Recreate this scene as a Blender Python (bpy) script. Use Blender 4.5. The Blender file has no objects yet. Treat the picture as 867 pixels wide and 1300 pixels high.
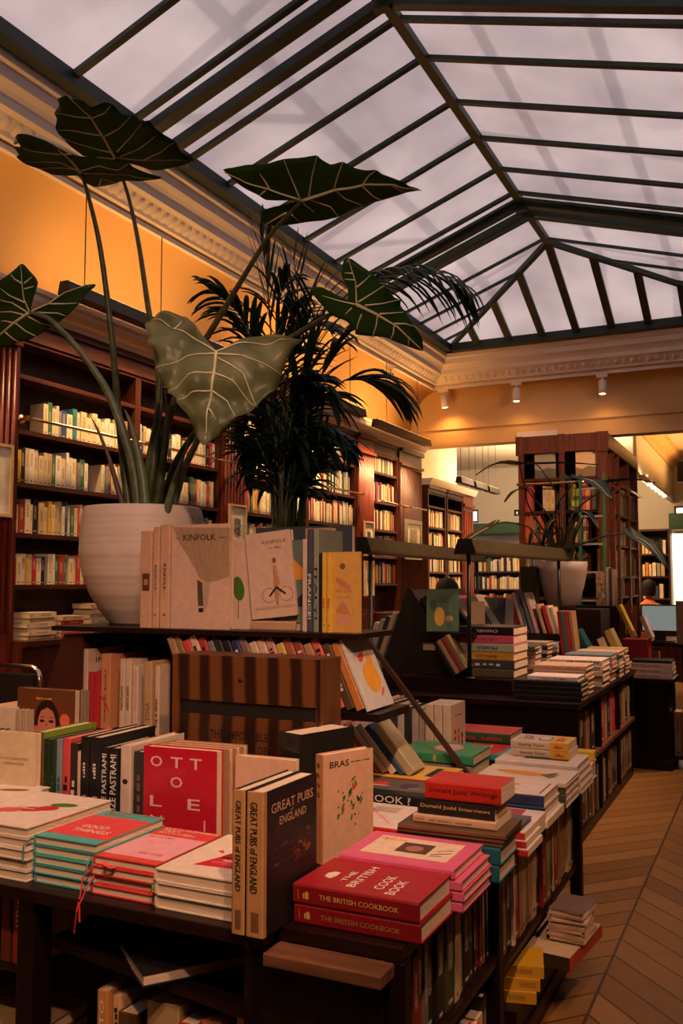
import bpy, math, random
from mathutils import Vector, Matrix, noise
R = random.Random(7)
C = bpy.context.scene.collection
sc = bpy.context.scene
PI = math.pi

# ------------------------------------------------------------------ camera
F, CX, CY, EYE = 1150.0, 433.5, 650.0, 1.28
PSI = math.radians(25.6); PIT = math.atan(88 / F)
FH = Vector((-math.sin(PSI), math.cos(PSI), 0)); RT = Vector((math.cos(PSI), math.sin(PSI), 0)); UPW = Vector((0, 0, 1))
FW = FH * math.cos(PIT) + UPW * math.sin(PIT); UP = -FH * math.sin(PIT) + UPW * math.cos(PIT)
CAM = Vector((0, 0, EYE))
cam = bpy.data.cameras.new('camera'); co = bpy.data.objects.new('camera', cam); C.objects.link(co)
cam.sensor_fit = 'VERTICAL'; cam.sensor_height = 36; cam.lens = 36 * F / 1300
cam.clip_start = 0.05; cam.clip_end = 100
m = Matrix((RT, UP, -FW)).transposed().to_4x4(); m.translation = CAM
co.matrix_world = m; sc.camera = co

def at(x, y, X=None, Y=None, Z=None):
    """point of the room seen at photo pixel x, y on the plane X=, Y= or Z="""
    d = FW + RT * ((x - CX) / F) - UP * ((y - CY) / F)
    t = X / d.x if X is not None else (Y / d.y if Y is not None else (Z - EYE) / d.z)
    return CAM + d * t

# ------------------------------------------------------------------ view, world, light
sc.view_settings.view_transform = 'Standard'; sc.view_settings.look = 'None'
sc.view_settings.exposure = 0.0; sc.view_settings.gamma = 1.0
sc.view_settings.use_curve_mapping = False
w = bpy.data.worlds.new('sky'); sc.world = w; w.use_nodes = True
nt = w.node_tree; bg = nt.nodes['Background']
bg.inputs[0].default_value = (0.90, 0.81, 0.82, 1); bg.inputs[1].default_value = 1.38
sc.cycles.max_bounces = 7; sc.cycles.diffuse_bounces = 3; sc.cycles.transmission_bounces = 5
sc.cycles.sample_clamp_indirect = 3.0

def lamp(name, kind, loc, energy, col, aim=None, size=0.1, size_y=None, cone=70, blend=0.6, spread=None):
    l = bpy.data.lights.new(name, kind); l.energy = energy; l.color = col
    o = bpy.data.objects.new(name, l); C.objects.link(o); o.location = loc
    if kind == 'AREA':
        l.size = size
        if size_y: l.shape = 'RECTANGLE'; l.size_y = size_y
        if spread: l.spread = math.radians(spread)
    elif kind == 'SUN': l.angle = size
    else: l.shadow_soft_size = size
    if kind == 'SPOT': l.spot_size = math.radians(cone); l.spot_blend = blend
    if aim is not None:
        o.rotation_euler = (Vector(aim) - Vector(loc)).to_track_quat('-Z', 'Y').to_euler()
    return o
WARM = (1.0, 0.53, 0.24); AMBER = (1.0, 0.45, 0.11); SOFT = (1.0, 0.68, 0.40); NEUT = (1.0, 0.55, 0.345)
lamp('sun', 'SUN', (0, 0, 9), 1.6, (1, .93, .86), aim=(-2.2, 3.2, 0), size=math.radians(1.2))
# track spots of the room (the ones above and behind the camera are out of frame), plus added aisle spots
for (x, y, z), tgt, e, cn in [
        ((0.2, 0.4, 3.3), (-1.3, 1.8, .6), 26, 46), ((0.2, -0.3, 3.3), (-1.9, 2.4, 1.1), 34, 55),
        ((1.0, 2.4, 3.3), (-.8, 2.7, .4), 16, 45),  # added spot, set aside to brighten the aisle side faces
        ((0.2, 5.6, 3.3), (-1.6, 5.4, .7), 36, 60), ((0.2, 3.6, 3.3), (-1.7, 4.9, 1.0), 14, 50),
        ((0.2, 7.2, 3.3), (-1.2, 6.9, .8), 26, 50), ((0.4, 6.9, 3.3), (-1.9, 9.5, 2.1), 42, 50), ((-.3, 4.6, 3.4), (-.45, 4.6, 0), 12, 60)]:  # last one is an added spot brightening the aisle floor
    lamp('room_spot_light', 'SPOT', (x, y, z), e * 8.0, NEUT, aim=tgt, size=.06, cone=cn, blend=.9)

# ------------------------------------------------------------------ materials
MATS = {}
def pbr(name, col, rough=0.6, metal=0.0, nz=0.06, scale=18.0, stretch=None, bump=0.0, spec=None, sub=None):
    if name in MATS: return MATS[name]
    m = bpy.data.materials.new(name); m.use_nodes = True; n = m.node_tree.nodes; l = m.node_tree.links
    b = n['Principled BSDF']; b.inputs['Roughness'].default_value = rough; b.inputs['Metallic'].default_value = metal
    if spec is not None: b.inputs['Specular IOR Level'].default_value = spec
    tc = n.new('ShaderNodeTexCoord'); mp = n.new('ShaderNodeMapping'); l.new(tc.outputs['Object'], mp.inputs[0])
    if stretch: mp.inputs['Scale'].default_value = stretch
    t = n.new('ShaderNodeTexNoise'); t.inputs['Scale'].default_value = scale; t.inputs['Detail'].default_value = 4
    l.new(mp.outputs[0], t.inputs[0])
    r = n.new('ShaderNodeValToRGB'); r.color_ramp.elements[0].position = .3; r.color_ramp.elements[1].position = .7
    r.color_ramp.elements[0].color = tuple(max(0, c * (1 - nz * 2)) for c in col[:3]) + (1,)
    r.color_ramp.elements[1].color = tuple(min(1, c * (1 + nz * 2)) for c in col[:3]) + (1,)
    l.new(t.outputs['Fac'], r.inputs[0]); l.new(r.outputs[0], b.inputs['Base Color'])
    if bump:
        bp = n.new('ShaderNodeBump'); bp.inputs['Strength'].default_value = bump; bp.inputs['Distance'].default_value = .01
        l.new(t.outputs['Fac'], bp.inputs['Height']); l.new(bp.outputs[0], b.inputs['Normal'])
    MATS[name] = m; return m
def emit(name, col, s):
    if name in MATS: return MATS[name]
    m = bpy.data.materials.new(name); m.use_nodes = True; n = m.node_tree.nodes
    b = n['Principled BSDF']; b.inputs['Base Color'].default_value = (*col, 1)
    b.inputs['Emission Color'].default_value = (*col, 1); b.inputs['Emission Strength'].default_value = s
    MATS[name] = m; return m
def cov(col, rough=0.42):
    """printed book cover of one colour"""
    return pbr('cover_%02d_%02d_%02d_%d' % (col[0] * 99, col[1] * 99, col[2] * 99, rough * 10), col, rough, nz=.04, scale=40, spec=.32)

WOOD = pbr('mahogany', (.062, .0135, .0065), .38, nz=.28, scale=6, stretch=(6, 6, .5))
WOODH = pbr('mahogany_horizontal', (.060, .014, .007), .4, nz=.28, scale=6, stretch=(6, .5, 6))
REDWOOD = pbr('red_mahogany', (.17, .024, .010), .32, nz=.2, scale=6, stretch=(6, 6, .4))
BACKW = pbr('shelf_back_wood', (.022, .008, .005), .6, nz=.2)
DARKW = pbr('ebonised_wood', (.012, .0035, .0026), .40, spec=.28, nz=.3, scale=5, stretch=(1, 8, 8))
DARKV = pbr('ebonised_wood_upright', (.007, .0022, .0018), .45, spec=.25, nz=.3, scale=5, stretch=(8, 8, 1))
PLASTER = pbr('cream_plaster', (.72, .47, .21), .8, nz=.02, scale=2)
CORN = pbr('pale_moulding_paint', (.84, .75, .70), .7, nz=.02, scale=3)
WHITEP = pbr('white_wall_paint', (.72, .64, .54), .75, nz=.02, scale=2)
STEEL = pbr('dark_green_steel', (.006, .022, .019), .55, nz=.15, scale=9)
BRASS = pbr('aged_brass', (.72, .48, .28), .25, metal=1, nz=.08)
BLACK = pbr('black_metal', (.012, .011, .010), .4, nz=.1)
BARM = pbr('olive_lamp_metal', (.10, .082, .035), .42, metal=.35, nz=.1)
PAGE = pbr('page_edges', (.72, .55, .36), .85, nz=.10, scale=60, stretch=(.15, 1, 6))
PAGEV = pbr('page_edges_upright', (.72, .56, .38), .85, nz=.10, scale=60, stretch=(6, .15, 1))
CREAMC = cov((.78, .60, .42)); INK = pbr('black_ink', (.015, .012, .012), .5); WINK = pbr('cream_ink', (.85, .68, .50), .5)
POTM = pbr('white_ceramic', (.74, .60, .51), .5, nz=.015)

# ------------------------------------------------------------------ mesh builder
class MB:
    def __init__(s): s.v = []; s.f = []; s.m = []; s.sm = []
    def add(s, vs, fs, mi=0, smooth=False):
        k = len(s.v); s.v += [tuple(v) for v in vs]
        for f in fs: s.f.append(tuple(i + k for i in f)); s.m.append(mi); s.sm.append(smooth)
        return s
    def box(s, x0, x1, y0, y1, z0, z1, mi=0):
        return s.add([(x0, y0, z0), (x1, y0, z0), (x1, y1, z0), (x0, y1, z0), (x0, y0, z1), (x1, y0, z1), (x1, y1, z1), (x0, y1, z1)],
                     [(0, 3, 2, 1), (4, 5, 6, 7), (0, 1, 5, 4), (1, 2, 6, 5), (2, 3, 7, 6), (3, 0, 4, 7)], mi)
    def bar(s, a, b, wx, wz, mi=0, up=(0, 0, 1)):
        a = Vector(a); b = Vector(b); d = (b - a).normalized(); u = Vector(up)
        sd = d.cross(u); sd = sd.normalized() if sd.length > 1e-4 else Vector((1, 0, 0)); n = sd.cross(d)
        vs = [p + sd * i * wx / 2 + n * j * wz / 2 for p in (a, b) for i, j in ((-1, -1), (1, -1), (1, 1), (-1, 1))]
        return s.add(vs, [(0, 3, 2, 1), (4, 5, 6, 7), (0, 1, 5, 4), (1, 2, 6, 5), (2, 3, 7, 6), (3, 0, 4, 7)], mi)
    def prism(s, poly, ax, a0, a1, mi=0, smooth=False):
        """poly of 2-D points swept along axis ax (0, 1, 2) from a0 to a1"""
        n = len(poly)
        def P(p, a): q = list(p); q.insert(ax, a); return q
        vs = [P(p, a0) for p in poly] + [P(p, a1) for p in poly]
        s.add(vs, [tuple(range(n))[::-1], tuple(range(n, 2 * n))], mi)
        k = len(s.v) - 2 * n
        for i in range(n):
            s.f.append((k + i, k + (i + 1) % n, k + n + (i + 1) % n, k + n + i)); s.m.append(mi); s.sm.append(smooth)
        return s
    def tube(s, pts, rad, seg=8, mi=0, caps=True):
        pts = [Vector(p) for p in pts]; n = len(pts); rad = rad if isinstance(rad, (list, tuple)) else [rad] * n
        vs = []; fs = []
        t0 = (pts[1] - pts[0]).normalized(); ref = t0.orthogonal().normalized()
        for i, p in enumerate(pts):
            t = (pts[min(i + 1, n - 1)] - pts[max(i - 1, 0)]).normalized()
            ref = (ref - t * ref.dot(t)).normalized(); b = t.cross(ref)
            for k in range(seg):
                a = 2 * PI * k / seg; vs.append(p + (ref * math.cos(a) + b * math.sin(a)) * rad[i])
        for i in range(n - 1):
            for k in range(seg):
                fs.append((i * seg + k, i * seg + (k + 1) % seg, (i + 1) * seg + (k + 1) % seg, (i + 1) * seg + k))
        if caps: fs += [tuple(range(seg))[::-1], tuple(range((n - 1) * seg, n * seg))]
        return s.add(vs, fs, mi, True)
    def lathe(s, prof, c=(0, 0, 0), seg=40, mi=0):
        vs = []; fs = []; n = len(prof)
        for r, z in prof:
            for k in range(seg):
                a = 2 * PI * k / seg; vs.append((c[0] + r * math.cos(a), c[1] + r * math.sin(a), c[2] + z))
        for i in range(n - 1):
            for k in range(seg): fs.append((i * seg + k, i * seg + (k + 1) % seg, (i + 1) * seg + (k + 1) % seg, (i + 1) * seg + k))
        return s.add(vs, fs, mi, True)
    def mesh(s, name, mats):
        me = bpy.data.meshes.new(name); me.from_pydata(s.v, [], s.f)
        for mm in (mats if isinstance(mats, (list, tuple)) else [mats]): me.materials.append(mm)
        me.polygons.foreach_set('material_index', s.m); me.polygons.foreach_set('use_smooth', s.sm)
        me.update(); return me
    def build(s, name, mats, parent=None, loc=None):
        o = bpy.data.objects.new(name, s.mesh(name, mats)); C.objects.link(o)
        if parent is not None: o.parent = parent
        if loc is not None: o.location = loc
        return o
def box(name, x0, x1, y0, y1, z0, z1, mat, parent=None, bev=0):
    o = MB().box(x0, x1, y0, y1, z0, z1).build(name, mat, parent)
    if bev: md = o.modifiers.new('b', 'BEVEL'); md.width = bev; md.segments = 2
    return o
def tag(o, label, cat, group=None, kind=None):
    o['label'] = label; o['category'] = cat
    if group: o['group'] = group
    if kind: o['kind'] = kind
    return o
def struct(o): o['kind'] = 'structure'; return o
def thing(name, label, cat, loc=(0, 0, 0), rz=0, group=None):
    o = bpy.data.objects.new(name, None); C.objects.link(o); o.location = loc; o.rotation_euler = (0, 0, rz)
    o.empty_display_size = .05
    return tag(o, label, cat, group)

# ------------------------------------------------------------------ floor
def chevron():
    m = bpy.data.materials.new('chevron_parquet'); m.use_nodes = True; n = m.node_tree.nodes; l = m.node_tree.links
    b = n['Principled BSDF']; b.inputs['Roughness'].default_value = .42
    tc = n.new('ShaderNodeTexCoord'); sx = n.new('ShaderNodeSeparateXYZ'); l.new(tc.outputs['Object'], sx.inputs[0])
    def M(op, a, bb=None, c=None):
        q = n.new('ShaderNodeMath'); q.operation = op
        for i, v in enumerate((a, bb, c)):
            if v is None: continue
            if isinstance(v, (int, float)): q.inputs[i].default_value = v
            else: l.new(v, q.inputs[i])
        return q.outputs[0]
    W = .58; P = .105
    u = M('ADD', sx.outputs[0], .548 + 20 * W)            # the seam runs at X = -0.548
    uw = M('DIVIDE', u, W); fr = M('FRACT', uw); cell = M('FLOOR', uw)
    odd = M('MODULO', cell, 2.0)
    # slope alternates in neighbouring columns
    sl = M('MULTIPLY', M('SUBTRACT', 1.0, M('MULTIPLY', odd, 2.0)), M('MULTIPLY', fr, W * 1.08))
    sl2 = M('MULTIPLY', odd, W * 1.08)
    v = M('DIVIDE', M('ADD', sx.outputs[1], M('ADD', sl, sl2)), P * 1.5)
    pid = M('FLOOR', v); pf = M('FRACT', v)
    edge = M('LESS_THAN', M('MINIMUM', pf, M('SUBTRACT', 1.0, pf)), .035)
    sm = M('LESS_THAN', M('MINIMUM', fr, M('SUBTRACT', 1.0, fr)), .008)
    gap = M('MAXIMUM', edge, sm)
    wn = n.new('ShaderNodeTexWhiteNoise'); wn.noise_dimensions = '2D'
    cb = n.new('ShaderNodeCombineXYZ'); l.new(pid, cb.inputs[0]); l.new(cell, cb.inputs[1]); l.new(cb.outputs[0], wn.inputs['Vector'])
    ns = n.new('ShaderNodeTexNoise'); ns.inputs['Scale'].default_value = 14; l.new(tc.outputs['Object'], ns.inputs[0])
    f = M('ADD', M('MULTIPLY', wn.outputs['Value'], .6), M('MULTIPLY', ns.outputs['Fac'], .4))
    r = n.new('ShaderNodeValToRGB'); r.color_ramp.elements[0].color = (.19, .085, .020, 1); r.color_ramp.elements[1].color = (.38, .19, .052, 1)
    l.new(f, r.inputs[0])
    mx = n.new('ShaderNodeMixRGB'); l.new(M('MULTIPLY', gap, .8), mx.inputs[0]); l.new(r.outputs[0], mx.inputs[1]); mx.inputs[2].default_value = (.03, .014, .006, 1)
    l.new(mx.outputs[0], b.inputs['Base Color']); return m
struct(box('floor', -9.2, 3.2, -3, 21, -.1, 0, chevron()))

# ------------------------------------------------------------------ walls and ceilings
struct(box('wall_left', -4.45, -4.0, -3, 10.3, 0, 3.7, PLASTER))
struct(box('wall_right', 3.0, 3.2, -3, 10.3, 0, 3.7, WOOD)); struct(box('wall_rear_right', 3.0, 3.2, 10.3, 16.35, 0, 3.7, WHITEP))
struct(box('wall_near', -4.45, 3.2, -3.2, -3, 0, 3.7, WOOD))
EX0, EX1, EY0, EY1, EZ = -3.35, .02, -2.2, 9.83, 3.93     # skylight opening
RX, RZ, RY = -1.86, 4.50, 8.42                    # ridge
c = MB(); CZ = 3.60
c.box(-4.45, -3.62, -3, 10.4, CZ, CZ + .08); c.box(.29, 3.2, -3, 10.4, CZ, CZ + .08)
c.box(-3.62, .29, 10.08, 10.4, CZ, CZ + .08); c.box(-3.62, .29, -3, -2.4, CZ, CZ + .08)
struct(c.build('ceiling', PLASTER))
cove = [(-4.0, 3.02)] + [(-3.60 - .40 * math.cos(k * PI / 16), 3.02 + .575 * math.sin(k * PI / 16)) for k in range(9)] + [(-3.60, 3.62), (-4.02, 3.62)]
struct(MB().prism(cove, 1, -3, 10.3, 0, True).build('ceiling_cove', PLASTER))
# moulded cornice round the skylight: profile (outward offset, z)
prof = [(-.02, 3.98), (-.02, 3.925), (.015, 3.915), (.02, 3.87), (.05, 3.855), (.055, 3.80), (.09, 3.775), (.115, 3.745), (.12, 3.70), (.15, 3.685), (.21, 3.63), (.22, 3.605), (.27, 3.60), (.27, 3.585), (.29, 3.585), (.34, 3.66), (.34, 3.98)]
cm = MB()
def ring(o): return [(EX0 - o, EY0 - o), (EX1 + o, EY0 - o), (EX1 + o, EY1 + o), (EX0 - o, EY1 + o)]
vs = []; 
for o, z in prof: vs += [(x, y, z) for x, y in ring(o)]
fs = []
for i in range(len(prof) - 1):
    for k in range(4): fs.append((i * 4 + k, i * 4 + (k + 1) % 4, i * 4 + 4 + (k + 1) % 4, i * 4 + 4 + k))
cm.add(vs, fs)
def egg(x, y, z, along):
    s = [(-.5, 0), (-.35, .35), (0, .5), (.35, .35), (.5, 0)]
    pts = []
    L, H2, D = .052, .070, .030
    for j in range(5):
        t = -.5 + j / 4
        for a, b in s:
            d = D * (b * 2) * math.cos(t * PI) ; pts.append((a * L, t * H2, d))
    out = []
    for a, t, d in pts:
        zz = z + t; off = -t * .85 - d
        if along == 'y0': out.append((x - off - .0, y + a, zz))
        elif along == 'y1': out.append((x + off, y + a, zz))
        else: out.append((x + a, y + off, zz))
    f = [(j * 5 + i, j * 5 + i + 1, j * 5 + 6 + i, j * 5 + 5 + i) for j in range(4) for i in range(4)]
    cm.add(out, f, 0, True)
y = EY0 + .1
while y < EY1 + .1:
    egg(EX0 - .19, y, 3.655, 'y0'); y += .085
x = EX0 - .1
while x < EX1 + .15:
    egg(x, EY1 + .19, 3.655, 'x'); x += .085
struct(cm.build('trim_1', CORN)); 

# back bulkhead over the opening to the second room, and the second room
BY = 10.3
bk = MB(); bk.box(-4.45, 3.2, BY, BY + .16, 2.92, 3.7); bk.box(-4.45, 3.2, BY - .02, BY, 3.10, 3.125); bk.box(-4.45, 3.2, BY - .03, BY + .18, 2.90, 2.945)
struct(bk.build('wall_back', PLASTER))
struct(box('trim_2', -2.66, -2.2, BY - .05, BY - .02, 2.93, 3.0, CORN))
struct(box('ceiling_rear', -9, 3.2, BY + .16, 16.35, 3.36, 3.44, WHITEP))
struct(box('wall_rear_left', -4.6, -4.12, BY, 12.45, 0, 3.36, WHITEP)); struct(box('wall_rear_side', -9.2, -9, BY, 16.35, 0, 3.4, WHITEP))

def glass():
    m = bpy.data.materials.new('frosted_roof_glass'); m.use_nodes = True; n = m.node_tree.nodes; l = m.node_tree.links
    n.remove(n['Principled BSDF']); out = n['Material Output']
    tc = n.new('ShaderNodeTexCoord'); t = n.new('ShaderNodeTexNoise'); t.inputs['Scale'].default_value = 1.3; t.inputs['Detail'].default_value = 5
    l.new(tc.outputs['Object'], t.inputs[0])
    r = n.new('ShaderNodeValToRGB'); r.color_ramp.elements[0].position = .3; r.color_ramp.elements[1].position = .75
    r.color_ramp.elements[0].color = (.50, .44, .45, 1); r.color_ramp.elements[1].color = (.74, .67, .66, 1)
    l.new(t.outputs['Fac'], r.inputs[0])
    tr = n.new('ShaderNodeBsdfTranslucent'); l.new(r.outputs[0], tr.inputs[0])
    df = n.new('ShaderNodeBsdfDiffuse'); l.new(r.outputs[0], df.inputs[0])
    tp = n.new('ShaderNodeBsdfTransparent'); tp.inputs[0].default_value = (.9, .9, .92, 1)
    gl = n.new('ShaderNodeBsdfGlossy'); gl.inputs['Roughness'].default_value = .12; gl.inputs[0].default_value = (1, 1, 1, 1)
    a = n.new('ShaderNodeMixShader'); a.inputs[0].default_value = .16; l.new(tr.outputs[0], a.inputs[1]); l.new(tp.outputs[0], a.inputs[2])
    b = n.new('ShaderNodeMixShader'); b.inputs[0].default_value = .10; l.new(a.outputs[0], b.inputs[1]); l.new(df.outputs[0], b.inputs[2])
    fr = n.new('ShaderNodeLayerWeight'); fr.inputs[0].default_value = .5
    pw = n.new('ShaderNodeMath'); pw.operation = 'POWER'; l.new(fr.outputs['Facing'], pw.inputs[0]); pw.inputs[1].default_value = 4.0
    pm = n.new('ShaderNodeMath'); pm.operation = 'MULTIPLY'; l.new(pw.outputs[0], pm.inputs[0]); pm.inputs[1].default_value = .22
    d = n.new('ShaderNodeMixShader'); l.new(pm.outputs[0], d.inputs[0]); l.new(b.outputs[0], d.inputs[1]); l.new(gl.outputs[0], d.inputs[2])
    l.new(d.outputs[0], out.inputs[0]); return m
GL = glass()
# four slopes of roof glazing
A0 = Vector((EX0, EY0, EZ)); A1 = Vector((EX0, EY1, EZ)); B0 = Vector((EX1, EY0, EZ)); B1 = Vector((EX1, EY1, EZ))
RP1 = Vector((RX, RY, RZ)); RP0 = Vector((RX, EY0 + 1.4, RZ))
up = Vector((0, 0, .035))
for i, poly in enumerate([(A0, RP0, RP1, A1), (B0, B1, RP1, RP0), (A1, RP1, B1), (A0, B0, RP0)]):
    g = MB(); n_ = len(poly)
    g.add([p + up for p in poly] + [p + up + Vector((0, 0, .006)) for p in poly], [tuple(range(n_)), tuple(range(n_, 2 * n_))[::-1]] + [(k, (k + 1) % n_, n_ + (k + 1) % n_, n_ + k) for k in range(n_)])
    struct(g.build('window_%d' % (i + 1), GL))
# steel frame
st = MB()
def eave(p, q): st.bar(p - Vector((0, 0, .0)), q - Vector((0, 0, .0)), .10, .07)
st.box(EX0 - .02, EX0 + .075, EY0, EY1, EZ - .02, EZ + .06); st.box(EX1 - .075, EX1 + .02, EY0, EY1, EZ - .02, EZ + .06)
st.box(EX0, EX1, EY1 - .085, EY1 + .02, EZ - .02, EZ + .07); st.box(EX0, EX1, EY0, EY0 + .1, EZ - .02, EZ + .06)
st.bar(RP0, RP1, .06, .05)
for e in (A1, B1): st.bar(RP1, e + Vector((0, 0, .02)), .055, .045)
def rafter(y, w_, h_, dz=0):
    t = 1.0
    for ex in (EX0, EX1):
        a = Vector((ex, y, EZ + .01 + dz)); b = Vector((RX, y, RZ + dz))
        if y > RY:                                             # jack rafters stop on the hip
            k = (EY1 - y) / (EY1 - RY); b = a.lerp(b, k)
        st.bar(a, b, w_, h_)
ys = [-1.2, -.6, 0.0, .6, 1.2, 1.75, 2.3, 2.9, 3.56, 4.07, 4.62, 5.05, 5.62, 6.17, 6.72, 7.2]
for y in ys: rafter(y, .042, .026)
for y, wq in ((4.20, .085), (4.43, .07), (7.41, .085), (7.62, .065)): rafter(y, wq, .055, -.015)
for y in (7.34, 7.78, 8.32, 8.75, 9.15, 9.5): rafter(y, .034, .022)
for k in range(-3, 5):                                          # jack rafters of the hip end
    x = RX + k * .37; f = 1 - abs(k) * .37 / ((RX - EX0) if k < 0 else (EX1 - RX))
    st.bar((x, EY1, EZ + .01), (x, EY1 - (EY1 - RY) * f, EZ + (RZ - EZ) * f), .075, .035)
# small gusset plates where the trusses meet the ridge
for y in (4.22, 4.40, 7.42, 7.60): st.box(RX - .05, RX + .05, y - .03, y + .03, RZ - .08, RZ + .02)
struct(st.build('skylight_frame', STEEL))
# outer roof bars above the glass whose shadows fall on it
ob = MB()
for x in (-3.0, -2.3, -1.2, -.5): ob.bar((x, -4, 5.35), (x, 12, 5.35), .07, .07)
for y in (-1, 1.3, 3.6, 5.9, 8.2, 10.5): ob.bar((-4.2, y, 5.3), (.6, y, 5.3), .07, .07)
for y in (1.3, 3.6, 5.9): ob.bar((-3.0, y, 5.3), (-2.3, y + 1.1, 5.3), .05, .05)
struct(ob.build('outer_roof_bars', STEEL))

# ------------------------------------------------------------------ picture track and its lamps
tk = MB(); tk.box(-3.635, -3.60, -2, 10.1, 3.555, 3.585); tk.box(-3.62, 0, 10.09, 10.125, 3.555, 3.585)
tag(tk.build('lamp_track', CORN), 'white ceiling lamp track running under the plaster cornice', 'lamp track')
LENS = emit('lamp_lens', (1, .62, .34), 6)
def spot(p, label, aim=(0, 0, -1), e=0, cone=80, col=AMBER, grp=None):
    p = Vector(p); a = Vector(aim).normalized()
    t = thing('track_spotlight', label, 'spotlight', p, 0, grp)
    b = MB(); b.box(-.06, .06, -.02, .02, -.035, -.0); b.tube([(0, 0, -.03), (0, 0, -.075)], .012, 8); b.build('mount', CORN, t)
    s = Vector((0, 0, -.07)); h = MB(); h.tube([s, s + a * .15], .042, 20); h.build('lamp_head', CORN, t)
    q = s + a * .1501; h = MB(); h.tube([q, q + a * .002], .034, 20); h.build('lens', LENS, t)
    if e:
        l = lamp('spot_bulb', 'SPOT', p + s + a * .17, e, col, aim=p + s + a * 2, size=.035, cone=cone, blend=.8)
spot((-2.62, 10.107, 3.555), 'white cylindrical spotlight on the back track, left of the pair over the tall cabinet', (0, -.05, -1), 3.5, 150)
spot((-1.66, 10.107, 3.555), 'white cylindrical spotlight on the back track nearest the right frame edge', (0, -.05, -1), 3.5, 150)
spot((-3.50, 10.107, 3.555), 'white cylindrical spotlight hanging in the ceiling corner above the palm tip', (.1, .05, -1), 12, 150)
spot((-3.617, 8.75, 3.555), 'white tilted spotlight on the left track beside the palm fronds', (-.35, .1, -1), 14, 140)
for y in (2.2, 6.9):
    spot((-3.617, y, 3.555), 'white spotlight on the left track, %s' % ('above the leftmost bookcase' if y < 3 else 'hidden behind the palm fronds'), (-.4, .1, -1), 14, 120)

# lamp bars hung on cables in front of the bookcases
def hung_bar(x, y0, y1, z, zt, label, cab, e=20):
    t = thing('hanging_lamp_bar', label, 'lamp bar', (x, (y0 + y1) / 2, z), 0, None)
    L = (y1 - y0) / 2
    MB().prism([(-.045, -.02), (.045, -.02), (.03, .055), (-.03, .055)], 1, -L, L).build('housing', BLACK, t)
    box('light_strip', -.025, .025, -L + .02, L - .02, .055, .058, emit('strip_light', (1, .62, .25), 5), t)
    for k in cab:
        MB().tube([(0, k - (y0 + y1) / 2, .05), (0, k - (y0 + y1) / 2, zt - z)], .0035, 6).build('cable', BLACK, t)
    a = lamp('bar_uplight', 'AREA', (x - .03, (y0 + y1) / 2, z + .07), e, AMBER, aim=(x - .34, (y0 + y1) / 2, z + .62), size=(y1 - y0) * .95, size_y=.05)
    a = lamp('bar_downlight', 'AREA', (x, (y0 + y1) / 2, z - .03), e * 3.4, (1, .60, .26), aim=(x - .16, (y0 + y1) / 2, z - 1.3), size=(y1 - y0) * .95, size_y=.05, spread=105)
    return t
hung_bar(-3.6, 1.2, 3.3, 2.93, 3.555, 'dark hanging lamp bar over the leftmost bookcase edge', [1.6, 2.9], 8)
hung_bar(-3.6, 3.86, 5.6, 2.93, 3.555, 'dark hanging lamp bar on two cables behind the elephant ear stems', [4.03, 4.76], 6.0)
hung_bar(-3.6, 6.3, 8.0, 2.90, 3.555, 'dark hanging lamp bar half hidden by the dark palm', [6.6, 7.7], 9)
hung_bar(-3.6, 8.3, 9.85, 2.86, 3.555, 'dark hanging lamp bar at the far end of the bookcases', [8.6, 9.5], 9.5)
for i, (y0, y1) in enumerate(((10.5, 11.0), (11.1, 11.6), (11.7, 12.2))):
    hung_bar(-3.45, y0 + .0, y1, 2.50, 3.35, ['nearest', 'middle', 'farthest'][i] + ' of three short black lamp bars in the room behind', [y0 + .08, y1 - .08], 2.2)

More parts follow.
